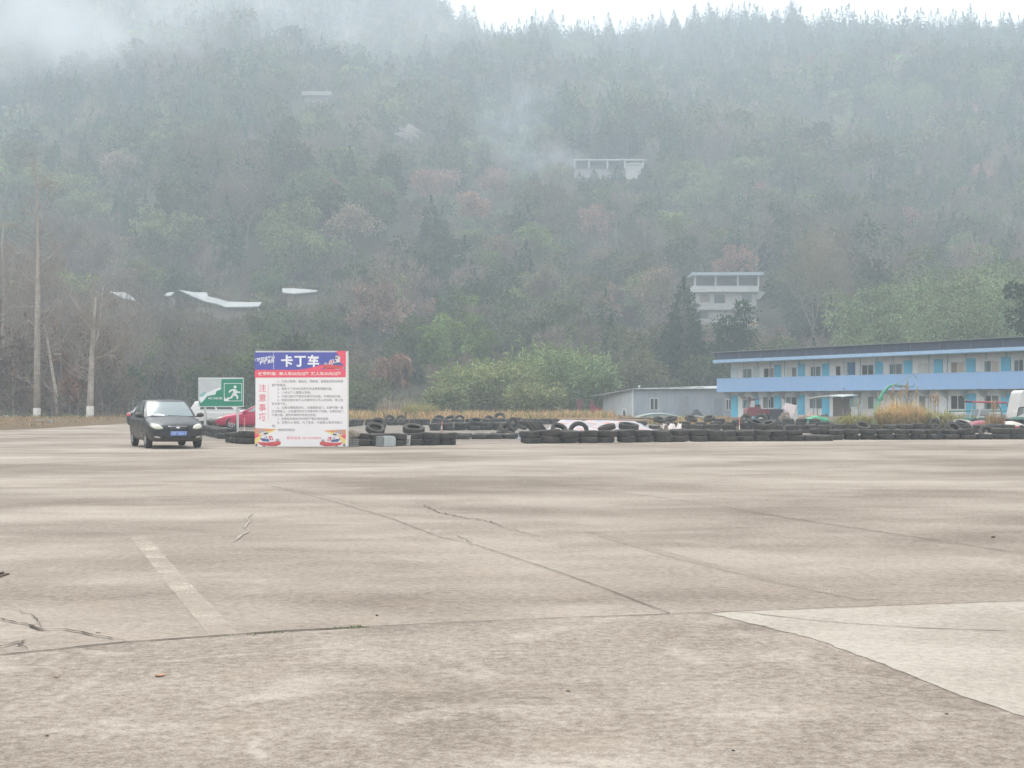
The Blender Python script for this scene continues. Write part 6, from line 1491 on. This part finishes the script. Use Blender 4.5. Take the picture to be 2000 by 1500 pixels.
# leaning white board and rubbish
p = onf(1540, -1.9); o = thing('leaning_board', 'pinkish white board leaning askew right of the dark bin', 'board', p, DR + .35); B().box((0, 0, 0), (1.15, .04, 1.25), mat=Matrix.Translation((0, 0, .72)) @ Matrix.Rotation(-.3, 4, 'X') @ Matrix.Rotation(.22, 4, 'Y')).build('sheet', M('board_pink', (.66, .55, .53), .6, grime=.3), o)
B().tube([(-.5, .25, 0), (-.52, .2, 1.5)], .025, 6).build('prop_pole', M('pole_pinkish', (.55, .42, .4), .7), o)
def heap(name, px, d, sx_, sy_, sz2, mat, lab, cat, seed):
    r = random.Random(seed); bm = bmesh.new(); bmesh.ops.create_icosphere(bm, subdivisions=3, radius=1)
    for v in bm.verts:
        k = 1 + .3 * math.sin(v.co.x * 5 + seed) * math.sin(v.co.y * 6 + v.co.z * 4) + r.uniform(-.06, .06); v.co = Vector((v.co.x * sx_ * k, v.co.y * sy_ * k, max(-.02, v.co.z * sz2 * k)))
    me = D.meshes.new(name); bm.to_mesh(me); bm.free(); return tag(link(name, me, mat, loc=onf(px, d), rot=(0, 0, DR)), lab, cat)
heap('rubbish_heap', 1533, -2.6, .5, .4, .62, M('rubbish_tan', (.26, .20, .15), .95, grime=.7, gscale=9), 'low heap of tan rubbish at the foot of the leaning board', 'rubbish', 3)
heap('cloth_heap', 1583, -2.8, 1.5, .6, .55, M('cloth_red_brown', (.36, .22, .18), .95, grime=.7, gscale=6, dirt=(.5, .42, .36)), 'heap of reddish cloth and cardboard before a blue door', 'cloth', 5)
heap('green_tarp', 1594, -4.6, 1.15, .5, .42, M('tarp_green', (.10, .42, .24), .6, grime=.3), 'bright green sheet draped low over the rear tyres', 'sheet', 7)
heap('dark_sack', 1610, -2.6, .45, .35, .5, M('sack_dark', (.13, .09, .07), .9, grime=.5), 'dark brown sack right of the reddish cloth heap', 'sack', 9)
# lean-to of a pale sheet on posts
p = onf(1620, -2.4); o = thing('lean_to', 'makeshift lean-to with a pale sagging sheet on thin posts', 'shelter', p, DR + .05)
b = B(); n = 12
for i in range(n):
    t = i / (n - 1); x = -1.9 + 4.2 * t; z = 1.80 + .10 * math.sin(PI * t) - .18 * (1 - t) ** 2
    b.v += [(x, -.7, z), (x, .7, z + .1), (x, .7, z + .16), (x, -.7, z + .06)]
for i in range(n - 1):
    k = 4 * i; b.f += [(k, k + 4, k + 5, k + 1), (k + 1, k + 5, k + 6, k + 2), (k + 2, k + 6, k + 7, k + 3), (k + 3, k + 7, k + 4, k)]; b.m += [0] * 4
b.build('roof_sheet', M('sheet_pale', (.62, .64, .61), .6, grime=.4), o, smooth=True, auto=30)
for x in (-1.3, 2.1): B().tube([(x, 0, 0), (x, 0, 1.82)], .035, 6).build('post', M('post_brown', (.2, .15, .12), .9), o)
for x, w_, c in ((.35, 1.0, (.20, .15, .125)), (1.42, 1.0, (.17, .135, .12))): B().box((x, .5, .95), (w_, .04, 1.75)).build('screen', M('screen%d' % int(x * 10), c, .9, grime=.6, gscale=5), o)
B().box((2.45, .4, .55), (.7, .5, 1.1)).build('cupboard', M('cupboard_white', (.60, .59, .56), .6, grime=.3), o, bevel=.02)
B().box((2.2, .3, 1.35), (.75, .1, .75)).build('panel_green', M('panel_green', (.22, .36, .34), .6, grime=.3), o)
B().tube([(.95, .5, 1.8), (.97, .5, 2.5)], .04, 6).build('stub_post', M('post_brown', (.2, .15, .12), .9), o)
B().box((.4, -.3, .2), (2.1, .5, .38)).build('low_shelf', M('shelf_tan', (.42, .32, .25), .9, grime=.5), o)
# green basketball hoop, backboard missing
BY = 86.0
bb = on(1712, BY); GRH = M('hoop_green', (.07, .33, .19), .45, grime=.35, gscale=4)
o = thing('basketball_hoop', 'green basketball stand with a bent arm and no backboard', 'basketball hoop', bb)
L = lambda px, py, dy=0: at(px, py, BY) - bb + Vector((0, dy, 0))
B().box((0, 0, .2), (1.0, 1.9, .4)).build('base', GRH, o, bevel=.03)
B().tube([L(1712, 824), L(1713, 800), L(1716, 785)], .13, 8).build('mast', M('hoop_green_pale', (.22, .45, .33), .6, grime=.5), o, smooth=True, auto=40)
B().tube([L(1716, 786), L(1724, 768), L(1735, 755), L(1746, 752)], [.09, .10, .08, .05], 8).build('arm', GRH, o, smooth=True, auto=40)
B().tube([L(1746, 752), L(1772, 754.5)], .06, 6).tube([L(1740, 756), L(1772, 755.5)], .03, 6).tube([L(1772, 755), L(1785, 755), L(1785.5, 749)], .03, 6).build('arm_tip', M('hoop_dull', (.16, .26, .24), .6), o)
B().tube([L(1746, 752), L(1784, 731.5), L(1786, 734), L(1791, 739)], .025, 6).build('stay_rod', M('rod_dull', (.20, .30, .29), .6), o)
B().tube([L(1724, 780), L(1714, 778)], .09, 6).build('counterweight', GRH, o)
B().tube([L(1707, 812), L(1710, 795), L(1709, 786)], .07, 6).build('rear_strut', M('hoop_green_pale', (.22, .45, .33), .6), o)
# a cart with a red canopy frame, kart covers, a white van at the right edge
p = on(1936, 80); o = thing('canopy_cart', 'sightseeing cart with a red canopy frame on curved posts', 'cart', p)
L = lambda px, py, dy=0: at(px, py, 80) - p + Vector((0, dy, 0))
FRM = M('cart_frame', (.20, .25, .24), .5, grime=.3); REDC = M('canopy_red', (.42, .06, .08), .55, grime=.3)
B().tube([L(1900, 785), L(1935, 786), L(1967, 787)], .045, 8).tube([L(1900, 784.5, 1.4), L(1935, 785, 1.4), L(1967, 786, 1.4)], .045, 8).build('canopy_bar', REDC, o)
b = B(); b.v = [tuple(L(1900, 784.2, .0)), tuple(L(1967, 786.2, .0)), tuple(L(1967, 785.2, 1.4)), tuple(L(1900, 783.6, 1.4))]; b.v += [(x, y, z + .03) for x, y, z in b.v]; b.f = [(0, 3, 2, 1), (4, 5, 6, 7), (0, 1, 5, 4), (1, 2, 6, 5), (2, 3, 7, 6), (3, 0, 4, 7)]; b.m = [0] * 6
b.build('canopy', M('canopy_dark_red', (.30, .07, .085), .7), o)
for dy in (0, 1.4):
    B().tube([L(1965, 787, dy), L(1970, 797, dy), L(1975, 815, dy)], .035, 6).build('post', FRM, o); B().tube([L(1919, 788, dy), L(1915, 800, dy), L(1909, 818, dy)], .04, 6).build('post', M('post_cream', (.62, .60, .54), .5), o)
B().box((0, .7, .45), (2.2, 1.3, .3)).build('cart_floor', M('cart_green', (.10, .22, .20), .5, grime=.3), o, bevel=.03)
B().box((-.3, .7, .85), (.5, 1.2, .35)).build('seat', M('cart_seat', (.35, .36, .40), .7), o, bevel=.06)
for x in (-.8, .85):
    for y in (.05, 1.35): B().lathe([(0, -.07), (.26, -.07), (.28, 0), (.26, .07), (0, .07)], 18, 'Y', (x, y, .28)).build('wheel', CTY, o, smooth=True, auto=40)
p = on(1898, 84); o = thing('rail_stack', 'stack of green and white metal rails lying behind the kart covers', 'rails', p, .02)
for i, (z, c) in enumerate(((.30, (.5, .52, .5)), (.52, (.10, .25, .21)), (.72, (.52, .48, .47)), (.92, (.10, .24, .2)))): B().tube([(-1.4, 0, z), (4.2, .1, z + .02)], .045, 6).build('rail', M('rail%d' % i, c, .5, grime=.4), o)
for x in (-1.2, .8, 3.4): B().box((x, .1, .45), (.07, .07, .9)).build('upright', FRM, o)
def cover(px, Y, L_, h_, cols, lab, rz=0.0):
    o = thing('kart_cover', lab, 'kart body', on(px, Y), rz); w_ = .75
    b = B(); n = 10; m_ = 9
    for i in range(n):
        t = i / (n - 1); x = (t - .5) * L_; hh = h_ * (.25 + .75 * math.sin(PI * min(1, t * .75 + .12)))
        for j in range(m_): a = PI * j / (m_ - 1); b.v.append((x, -w_ * math.cos(a) * (.75 + .25 * math.sin(PI * t)), .17 + hh * math.sin(a) ** .7))
    for i in range(n - 1):
        for j in range(m_ - 1): b.f.append((i * m_ + j, i * m_ + j + 1, (i + 1) * m_ + j + 1, (i + 1) * m_ + j)); b.m.append(0)
    b.f += [tuple(range(m_)), tuple((n - 1) * m_ + j for j in range(m_))[::-1]]; b.m += [0, 0]
    b.build('shell', M('cover' + str(px), cols[0], .4, grime=.3, coat=.3), o, smooth=True, auto=50)
    B().box((0, 0, .15), (L_ * 1.02, w_ * 2.05, .14)).build('side_skirt', M('skirt' + str(px), cols[1], .5, grime=.3), o, bevel=.04)
    for x in (-.32, .32):
        for y in (-.72, .72): B().lathe([(0, -.07), (.13, -.07), (.14, 0), (.13, .07), (0, .07)], 14, 'Y', (x * L_, y, .14)).build('wheel', CTY, o)
cover(1874, 79, 1.35, .36, ((.62, .60, .50), (.25, .15, .11)), 'cream curved kart body shell among the tyres, left of three', .25)
cover(1915, 78, 1.3, .32, ((.30, .045, .06), (.56, .50, .45)), 'red kart body with a white skirt among the tyres, middle of three', 0)
cover(1972, 76, 1.1, .30, ((.66, .60, .50), (.40, .07, .07)), 'cream kart body with a red skirt, right of three', 0)
p = on(2006, 77); o = thing('white_van', 'white van front with slanting windshield cut by the right edge', 'van', p)
L = lambda px, py: ((px - 1999) / F * 77, H + (HY - py) / F * 77)
VW = M('van_white', (.62, .60, .57), .4, grime=.25, coat=.3)
pr = [L(1976.5, 816), L(1978, 806), L(1980, 800), L(1984, 780), L(1987, 767), L(1992, 762), L(2060, 760), L(2060, 818), L(1978, 820)]
B().prism(pr, 'Y', 0, 1.6).build('body', VW, o, bevel=.05)
B().add([(x, -.004, z) for x, z in (L(1980, 812), L(1983, 798), L(1991, 795), L(1993, 795), L(1992, 808), L(1981, 813))], [(0, 1, 2, 3, 4, 5)]).build('side_window', PANE[5], o)
b = B(); b.add([(x, -.006, z) for x, z in (L(1978.5, 814), L(1982, 797), L(1985, 795), L(1994, 794), L(1994, 796), L(1985.5, 797), L(1983.5, 800), L(1980, 814))], [(0, 1, 2, 3, 4, 5, 6, 7)]); b.build('window_trim', PLB, o)
B().box2((-.78, -.05, .55), (1.4, -.006, .66)).build('side_stripe', M('van_green', (.12, .30, .26), .5), o)
B().lathe([(0, -.08), (.3, -.08), (.32, 0), (.3, .08), (0, .08)], 20, 'Y', (.1, -.02, .32)).build('wheel', CTY, o, smooth=True, auto=40); B().lathe([(0, -.08), (.3, -.08), (.32, 0), (.3, .08), (0, .08)], 20, 'Y', (.1, 1.6, .32)).build('wheel', CTY, o, smooth=True, auto=40)
# ------------------------------------------------------------------ houses on the hill
HW = M('house_render', (.50, .475, .45), .85, grime=.5, gscale=.6, dirt=(.36, .335, .31)); HC = M('house_concrete', (.42, .405, .385), .9, grime=.5, gscale=.7); HT_ = M('house_roof_sheet', (.40, .45, .50), .6, grime=.3)
p = on(1420, YH); p.z = at(0, 642, YH).z; zH = p.z
o = thing('hill_house', 'grey three-storey house with an open top floor on posts under a flat sheet roof', 'house', p, math.radians(-2))
L = lambda px, py: ((px - 1420) / F * YH, H + (HY - py) / F * YH - zH)
(xa, z0), (xb, z1) = L(1357, 640), L(1477, 571)
B().box2((xa, 0, -3), (xb, 7, z1)).build('wall', HW, o)
xr, zr = L(1484, 574); B().box2((xb, 1.5, -3), (L(1480, 0)[0], 6.5, z1 - .5)).build('side_wall', HC, o)
b = B(); b.box2((xa - .6, -1.0, z1), (xb + .4, 7, z1 + .2)); b.box2((xa - .5, -1.0, z1 + .2), (xb + .3, -.85, L(0, 559)[1])); b.box2((xa - .5, -.84, z1 + .2), (xa - .35, 7, L(0, 559)[1])); b.box2((xb + .15, -.84, z1 + .2), (xb + .3, 7, L(0, 559)[1]))
b.build('terrace', M('terrace_pale', (.58, .57, .55), .8, grime=.4, gscale=.8), o)
for px in (1357, 1397, 1440, 1480):
    x = L(px, 0)[0]; B().box2((x - .13, -.9, L(0, 559)[1]), (x + .13, -.64, L(0, 539)[1])).build('column', M('column_white', (.62, .62, .62), .7), o)
B().box2((xa, 3.5, z1 + .2), (xb, 3.7, L(0, 540)[1])).build('rear_wall', M('house_dim', (.30, .30, .30), .9, grime=.4), o)
B().prism([(-1.6, L(0, 539)[1]), (7.2, L(0, 536)[1]), (7.2, L(0, 533)[1]), (-1.6, L(0, 533)[1])], 'X', xa - .6, L(1489, 0)[0]).build('roof', HT_, o)
(wa, wz0), (wb_, wz1) = L(1368, 592), L(1386, 574)
for a, c, t0, t1, pn in ((1367, 1386, 590, 575, 2), (1395, 1416, 592, 575, 0), (1450, 1468, 590, 575, 1), (1366, 1384, 622, 606, 0), (1448, 1466, 622, 606, 5)):
    (x0, q0), (x1, q1) = L(a, t0), L(c, t1); w_ = B().box2((x0 - .08, -.06, q0 - .08), (x1 + .08, -.004, q0)).box2((x0 - .08, -.06, q1), (x1 + .08, -.004, q1 + .08)).box2((x0 - .08, -.06, q0), (x0, -.004, q1)).box2((x1, -.06, q0), (x1 + .08, -.004, q1)).build('window', M('house_frame', (.45, .44, .42), .7), o)
    B().box2((x0, -.03, q0), (x1, -.006, q1)).build('pane', PANE[pn], w_)
B().box2((xa - .05, -1.0, L(0, 606)[1]), (xb + .05, -.004, L(0, 603)[1])).build('floor_slab', HC, o)
B().prism([(L(1477, 0)[0], L(0, 568)[1]), (L(1496, 0)[0], L(0, 570)[1]), (L(1484, 0)[0], L(0, 584)[1]), (L(1478, 0)[0], L(0, 585)[1])], 'Y', .2, 3).build('awning', M('awning_pale', (.56, .58, .58), .6), o)
g_ = on(1470, 245); heap2 = thing('timber_pile', 'small orange and white pile beside the foot of the hill house', 'pile', Vector((g_.x, 245, H + (HY - 640) / F * 245)))
B().box((0, 0, .2), (2.0, 1, .5)).build('base_stack', M('pile_white', (.6, .58, .54), .8), heap2, bevel=.1); B().box((-.1, 0, .7), (1.2, .8, .5)).build('orange_stack', M('pile_orange', (.5, .26, .11), .8), heap2, bevel=.15)
p = on(1190, YU); zU = at(0, 372, YU).z; p.z = zU
o = thing('hill_house', 'long pale house high on the slope under a thin flat roof, half hidden by conifers', 'house', p, 0)
L = lambda px, py: ((px - 1190) / F * YU, H + (HY - py) / F * YU - zU)
B().box2((L(1122, 0)[0], 0, -4), (L(1187, 0)[0], 9, L(0, 330)[1])).build('lower_wing', M('wing_grey', (.40, .39, .38), .9, grime=.4, gscale=.4), o)
B().box2((L(1222, 0)[0], -.5, -4), (L(1255, 0)[0], 9, L(0, 322)[1])).build('pale_wing', M('wing_pale', (.62, .60, .57), .85, grime=.4, gscale=.5), o)
B().box2((L(1187, 0)[0], 1.5, -4), (L(1222, 0)[0], 9, L(0, 332)[1])).build('middle_wing', M('wing_grey', (.40, .39, .38), .9), o)
B().box2((L(1122, 0)[0], 4, L(0, 330)[1]), (L(1222, 0)[0], 4.2, L(0, 315)[1])).build('upper_wall', M('wing_dim', (.28, .29, .30), .9), o)
B().box2((L(1120, 0)[0], -1.5, L(0, 315)[1]), (L(1262, 0)[0], 9.5, L(0, 312.6)[1])).build('roof', M('roof_pale', (.55, .57, .58), .6), o)
b = B(); b.box2((L(1220, 0)[0], -1.0, L(0, 322)[1]), (L(1258, 0)[0], 9, L(0, 320)[1])); b.build('parapet', M('parapet_white', (.68, .67, .65), .8), o)
for px in (1122, 1150, 1186, 1220, 1255): x = L(px, 0)[0]; B().box2((x - .2, -1.2, L(0, 330)[1]), (x + .2, -.8, L(0, 315)[1])).build('column', M('column_white', (.62, .62, .62), .7), o)
b = B()
for i in range(5): b.box((L(1233 + i * 3.6, 0)[0], -.3, L(0, 318.4)[1]), (.3, .3, .6))
b.build('laundry', M('laundry', (.7, .7, .72), .8), o)
# pavilion roofs among the trees (left)
RW = M('frosty_roof', (.31, .32, .32), .6, grime=.85, gscale=1.2, dirt=(.27, .27, .26)); PB = M('pavilion_wall', (.28, .23, .20), .9, grime=.4)
def pav(px0, px1, ridge, eave, Y, lab, curve=0.0, right=None):
    """roof outline given by photo points of its ridge and its eave"""
    pc = on((px0 + px1) / 2, Y); o = thing('pavilion', lab, 'pavilion', pc)
    A = [at(x, y, Y + 3.5) - pc for x, y in ridge]; E = [at(x, y, Y - .5) - pc for x, y in eave]
    b = B(); n = len(A); b.v = [tuple(p) for p in A] + [tuple(p) for p in E] + [tuple(p - Vector((0, 0, .15))) for p in A] + [tuple(p - Vector((0, 0, .15))) for p in E]
    for i in range(n - 1): b.f += [(i, i + 1, n + i + 1, n + i), (2 * n + i, 3 * n + i, 3 * n + i + 1, 2 * n + i + 1), (n + i, n + i + 1, 3 * n + i + 1, 3 * n + i), (i + 1, i, 2 * n + i, 2 * n + i + 1)]; b.m += [0] * 4
    b.f += [(0, n, 3 * n, 2 * n), (n - 1, 3 * n - 1, 4 * n - 1, 2 * n - 1)]; b.m += [0, 0]
    b.build('roof', RW, o)
    xa_, xb_ = min(p.x for p in E) + .6, max(p.x for p in E) - .3; zt = min(p.z for p in E) - .1
    B().box2((xa_, .6, -1), (xb_, 3.0, zt)).build('wall', PB, o)
pav(213, 264, [(213, 568), (226, 571), (240, 570), (252, 575)], [(214, 569), (232, 578), (250, 585), (265, 586)], 220, 'pavilion with a frosty white upswept roof, leftmost among the trees')
pav(323, 340, [(326, 572), (332, 571), (340, 570)], [(320, 576), (328, 578), (336, 576)], 224, 'small bit of white roof between the two larger pavilion roofs')
pav(351, 511, [(350, 566), (380, 571), (404, 571), (404, 578), (425, 583), (445, 589), (480, 590), (511, 590)], [(352, 567), (376, 578), (400, 588), (410, 590), (425, 593), (440, 599), (470, 599), (505, 598)], 220, 'long pavilion with a frosty white roof curving down to a flat right end')
pav(552, 620, [(551, 563), (575, 563), (600, 565), (620, 567)], [(552, 571), (575, 573), (598, 571), (618, 569)], 226, 'pavilion roof edge partly hidden by foliage above the notice board')
# slab house and pale scar on the upper slope
p = on(618, YS); p.z = at(0, 205, YS).z
o = thing('hill_house', 'low pale flat-roofed house in the mist high on the left slope', 'house', p); L = lambda px, py: ((px - 618) / F * YS, H + (HY - py) / F * YS - p.z)
B().box2((L(594, 0)[0], 0, -6), (L(644, 0)[0], 8, L(0, 188)[1])).build('wall', M('misty_wall', (.38, .33, .31), .9, grime=.4, gscale=.3), o); B().box2((L(590, 0)[0], -1.5, L(0, 188)[1]), (L(648, 0)[0], 9, L(0, 180)[1])).build('roof', M('misty_roof', (.44, .41, .38), .8, grime=.4, gscale=.3), o)
bm = bmesh.new(); bmesh.ops.create_icosphere(bm, subdivisions=4, radius=1)
for v in bm.verts: k = 1 + .25 * math.sin(v.co.x * 7 + v.co.z * 9) + .15 * math.sin(v.co.z * 21 + v.co.x * 13); v.co = Vector((v.co.x * 3.8 * k, v.co.y * 3, v.co.z * 2.8 * k))
me = D.meshes.new('rock_face'); bm.to_mesh(me); bm.free()
p = on(800, YR); p.z = at(0, 266, YR).z; tag(link('rock_face', me, M('pale_rock', (.34, .29, .27), .95, grime=.8, gscale=.5, dirt=(.2, .18, .15)), loc=p), 'pale bare rock face among the trees on the upper slope', 'rock')
# ------------------------------------------------------------------ verge fittings
p = put(84, 833.5); o = thing('drain_block', 'grey concrete block with a dark opening at the edge of the verge', 'concrete block', (p.x, p.y, 0), .12)
CB = M('block_concrete', (.33, .34, .31), .9, grime=.6, gscale=3); wb2 = 1.05
B().box2((-.45, -.25, 0), (.14, .35, .40)).box2((.42, -.25, 0), (.50, .35, .40)).box2((.142, -.25, .32), (.418, .35, .40)).box2((.142, .2, 0), (.418, .34, .318)).build('block', CB, o)
p = on(18, 140); o = thing('yellow_billboard', 'faded yellow and white billboard behind bare branches at the left edge', 'billboard', p)
L = lambda px, py: ((px - 18) / F * 140, H + (HY - py) / F * 140)
a, c = L(-14, 781), L(40, 751); B().box2((a[0], 0, a[1]), (c[0], .08, c[1])).build('panel', M('billboard_yellow', (.52, .46, .12), .7, grime=.4), o)
a2 = L(-14, 766); B().add([(a[0] + .05, -.004, a2[1]), (c[0] - .05, -.004, L(0, 762)[1]), (c[0] - .05, -.004, c[1] - .05), (a[0] + .05, -.004, c[1] - .05)], [(0, 1, 2, 3)]).build('white_field', M('billboard_white', (.55, .55, .50), .7, grime=.6, gscale=2), o)
for px in (-8, 34): x = L(px, 0)[0]; B().box2((x - .05, .09, 0), (x + .05, .19, a[1])).build('post', M('post_grey', (.3, .3, .3), .7), o)
g0 = on(14, 131); rag('white_sheet', [(g0.x - .9, 130, 0), (g0.x + 1.0, 130, 0), (g0.x + 1.1, 131, 0), (g0.x - 1, 131, 0)], .35, M('white_plastic', (.7, .7, .7), .6, grime=.3), 'white plastic sheet lying low behind the verge at the left edge', 'sheet')
o = thing('path_lamp', 'low grey lamp post with a flat top between the whitewashed trees', 'lamp post', on(113, 126)); L = lambda px, py: ((px - 113) / F * 126, 0, H + (HY - py) / F * 126)
B().tube([L(119, 812), L(119, 695)], .05, 8).build('pole', M('lamp_pole', (.22, .19, .18), .6), o); B().tube([L(106, 691.5), L(119, 692)], .07, 6).build('lamp_head', M('lamp_grey', (.5, .48, .46), .5), o)
# power line crossing the lower hillside
b = B(); pts = [at(1080 + 300 * t, 561 + 6 * math.sin(PI * t) + 4 * t, 230) for t in [i / 12 for i in range(13)]]
tag(b.tube(pts, .02, 4).build('power_line', M('cable', (.04, .04, .045), .6)), 'thin dark power line strung across the lower hillside to the hill house', 'cable')

# ------------------------------------------------------------------ haze and drifting mist
def vol_box(name, a, c, dens, col, aniso=0.0, lab=None):
    m = D.materials.new(name); m.use_nodes = True; nt = m.node_tree; nt.nodes.clear()
    out = nt.nodes.new('ShaderNodeOutputMaterial'); v = nt.nodes.new('ShaderNodeVolumePrincipled')
    v.inputs['Color'].default_value = (*col, 1); v.inputs['Density'].default_value = dens; v.inputs['Anisotropy'].default_value = aniso
    nt.links.new(v.outputs[0], out.inputs['Volume']); return B().box2(a, c).build(name, m)
hz = vol_box('haze', (-620, -90, -1.2), (560, 940, 262), HAZE, (.825, .92, .983), .0)
tag(hz, kind='stuff', label='pale bluish haze filling the whole valley air')
def mist(name, cs, dens, lab, seed, scale=.02, thr=(.42, .7), color=(.95, .955, .97)):
    """a soft bank of drifting vapour"""
    (x, y, z), (rx, ry, rz) = cs
    m = D.materials.new(name); m.use_nodes = True; nt = m.node_tree; nt.nodes.clear()
    out = nt.nodes.new('ShaderNodeOutputMaterial'); v = nt.nodes.new('ShaderNodeVolumePrincipled')
    oc = objco(nt); ln = nt.nodes.new('ShaderNodeVectorMath'); ln.operation = 'LENGTH'; nt.links.new(oc, ln.inputs[0])
    fall = ramp(nt, ln.outputs['Value'], [(0.0, 1), (.45, .62), (.75, .2), (1.0, 0)])
    wp = nt.nodes.new('ShaderNodeTexCoord'); mp = nt.nodes.new('ShaderNodeMapping'); mp.inputs['Location'].default_value = (seed * 3.1, seed, 0); mp.inputs['Scale'].default_value = (rx * scale, ry * scale, rz * scale * 1.3)
    nt.links.new(wp.outputs['Object'], mp.inputs[0])
    nz = ramp(nt, noise(nt, mp.outputs[0], 1.0, 4, .6), [(thr[0], 0), (thr[1], 1)])
    d = math_(nt, 'MULTIPLY', math_(nt, 'MULTIPLY', fall, nz), dens)
    v.inputs['Color'].default_value = (*color, 1); nt.links.new(d, v.inputs['Density']); nt.links.new(v.outputs[0], out.inputs['Volume'])
    bm = bmesh.new(); bmesh.ops.create_icosphere(bm, subdivisions=3, radius=1); me = D.meshes.new(name); bm.to_mesh(me); bm.free()
    o = link(name, me, m, loc=(x, y, z)); o.scale = (rx, ry, rz); tag(o, lab, kind='stuff'); return o
def mc(px, py, Y, rx, ry, rz): p = at(px, py, Y); return (tuple(p), (rx, ry, rz))
mist('mist', mc(60, 70, 500, 85, 40, 22), .07, 'white mist bank at the upper left corner', 1)
mist('mist', mc(430, 60, 545, 90, 40, 26), .045, 'white mist drifting over the upper left slope', 2)
mist('mist', mc(1250, 60, 650, 190, 60, 60), .003, 'thin veil of mist lying along the ridge', 8, thr=(.2, .6))
mist('mist', mc(250, 120, 560, 150, 60, 50), .004, 'thin veil of mist over the whole upper left slope', 9, thr=(.35, .65))
mist('mist', mc(590, 95, 560, 60, 40, 26), .035, 'soft mist patch below the upper left summit', 12)
mist('mist', mc(700, 60, 600, 80, 40, 40), .03, 'thin mist below the sloping skyline', 4, thr=(.3, .75))
mist('smoke', mc(1010, 250, YU - 25, 15, 10, 18), .06, 'faint blue grey smoke rising over mid slope', 5, .12, (.4, .7), (.85, .92, 1.0))
mist('smoke', mc(1085, 320, YU - 20, 10, 7, 7), .08, 'denser smoke near the upper house chimney', 6, .15, (.4, .65), (.85, .92, 1.0))
SC.cycles.volume_step_rate = 2.0; SC.cycles.volume_max_steps = 96
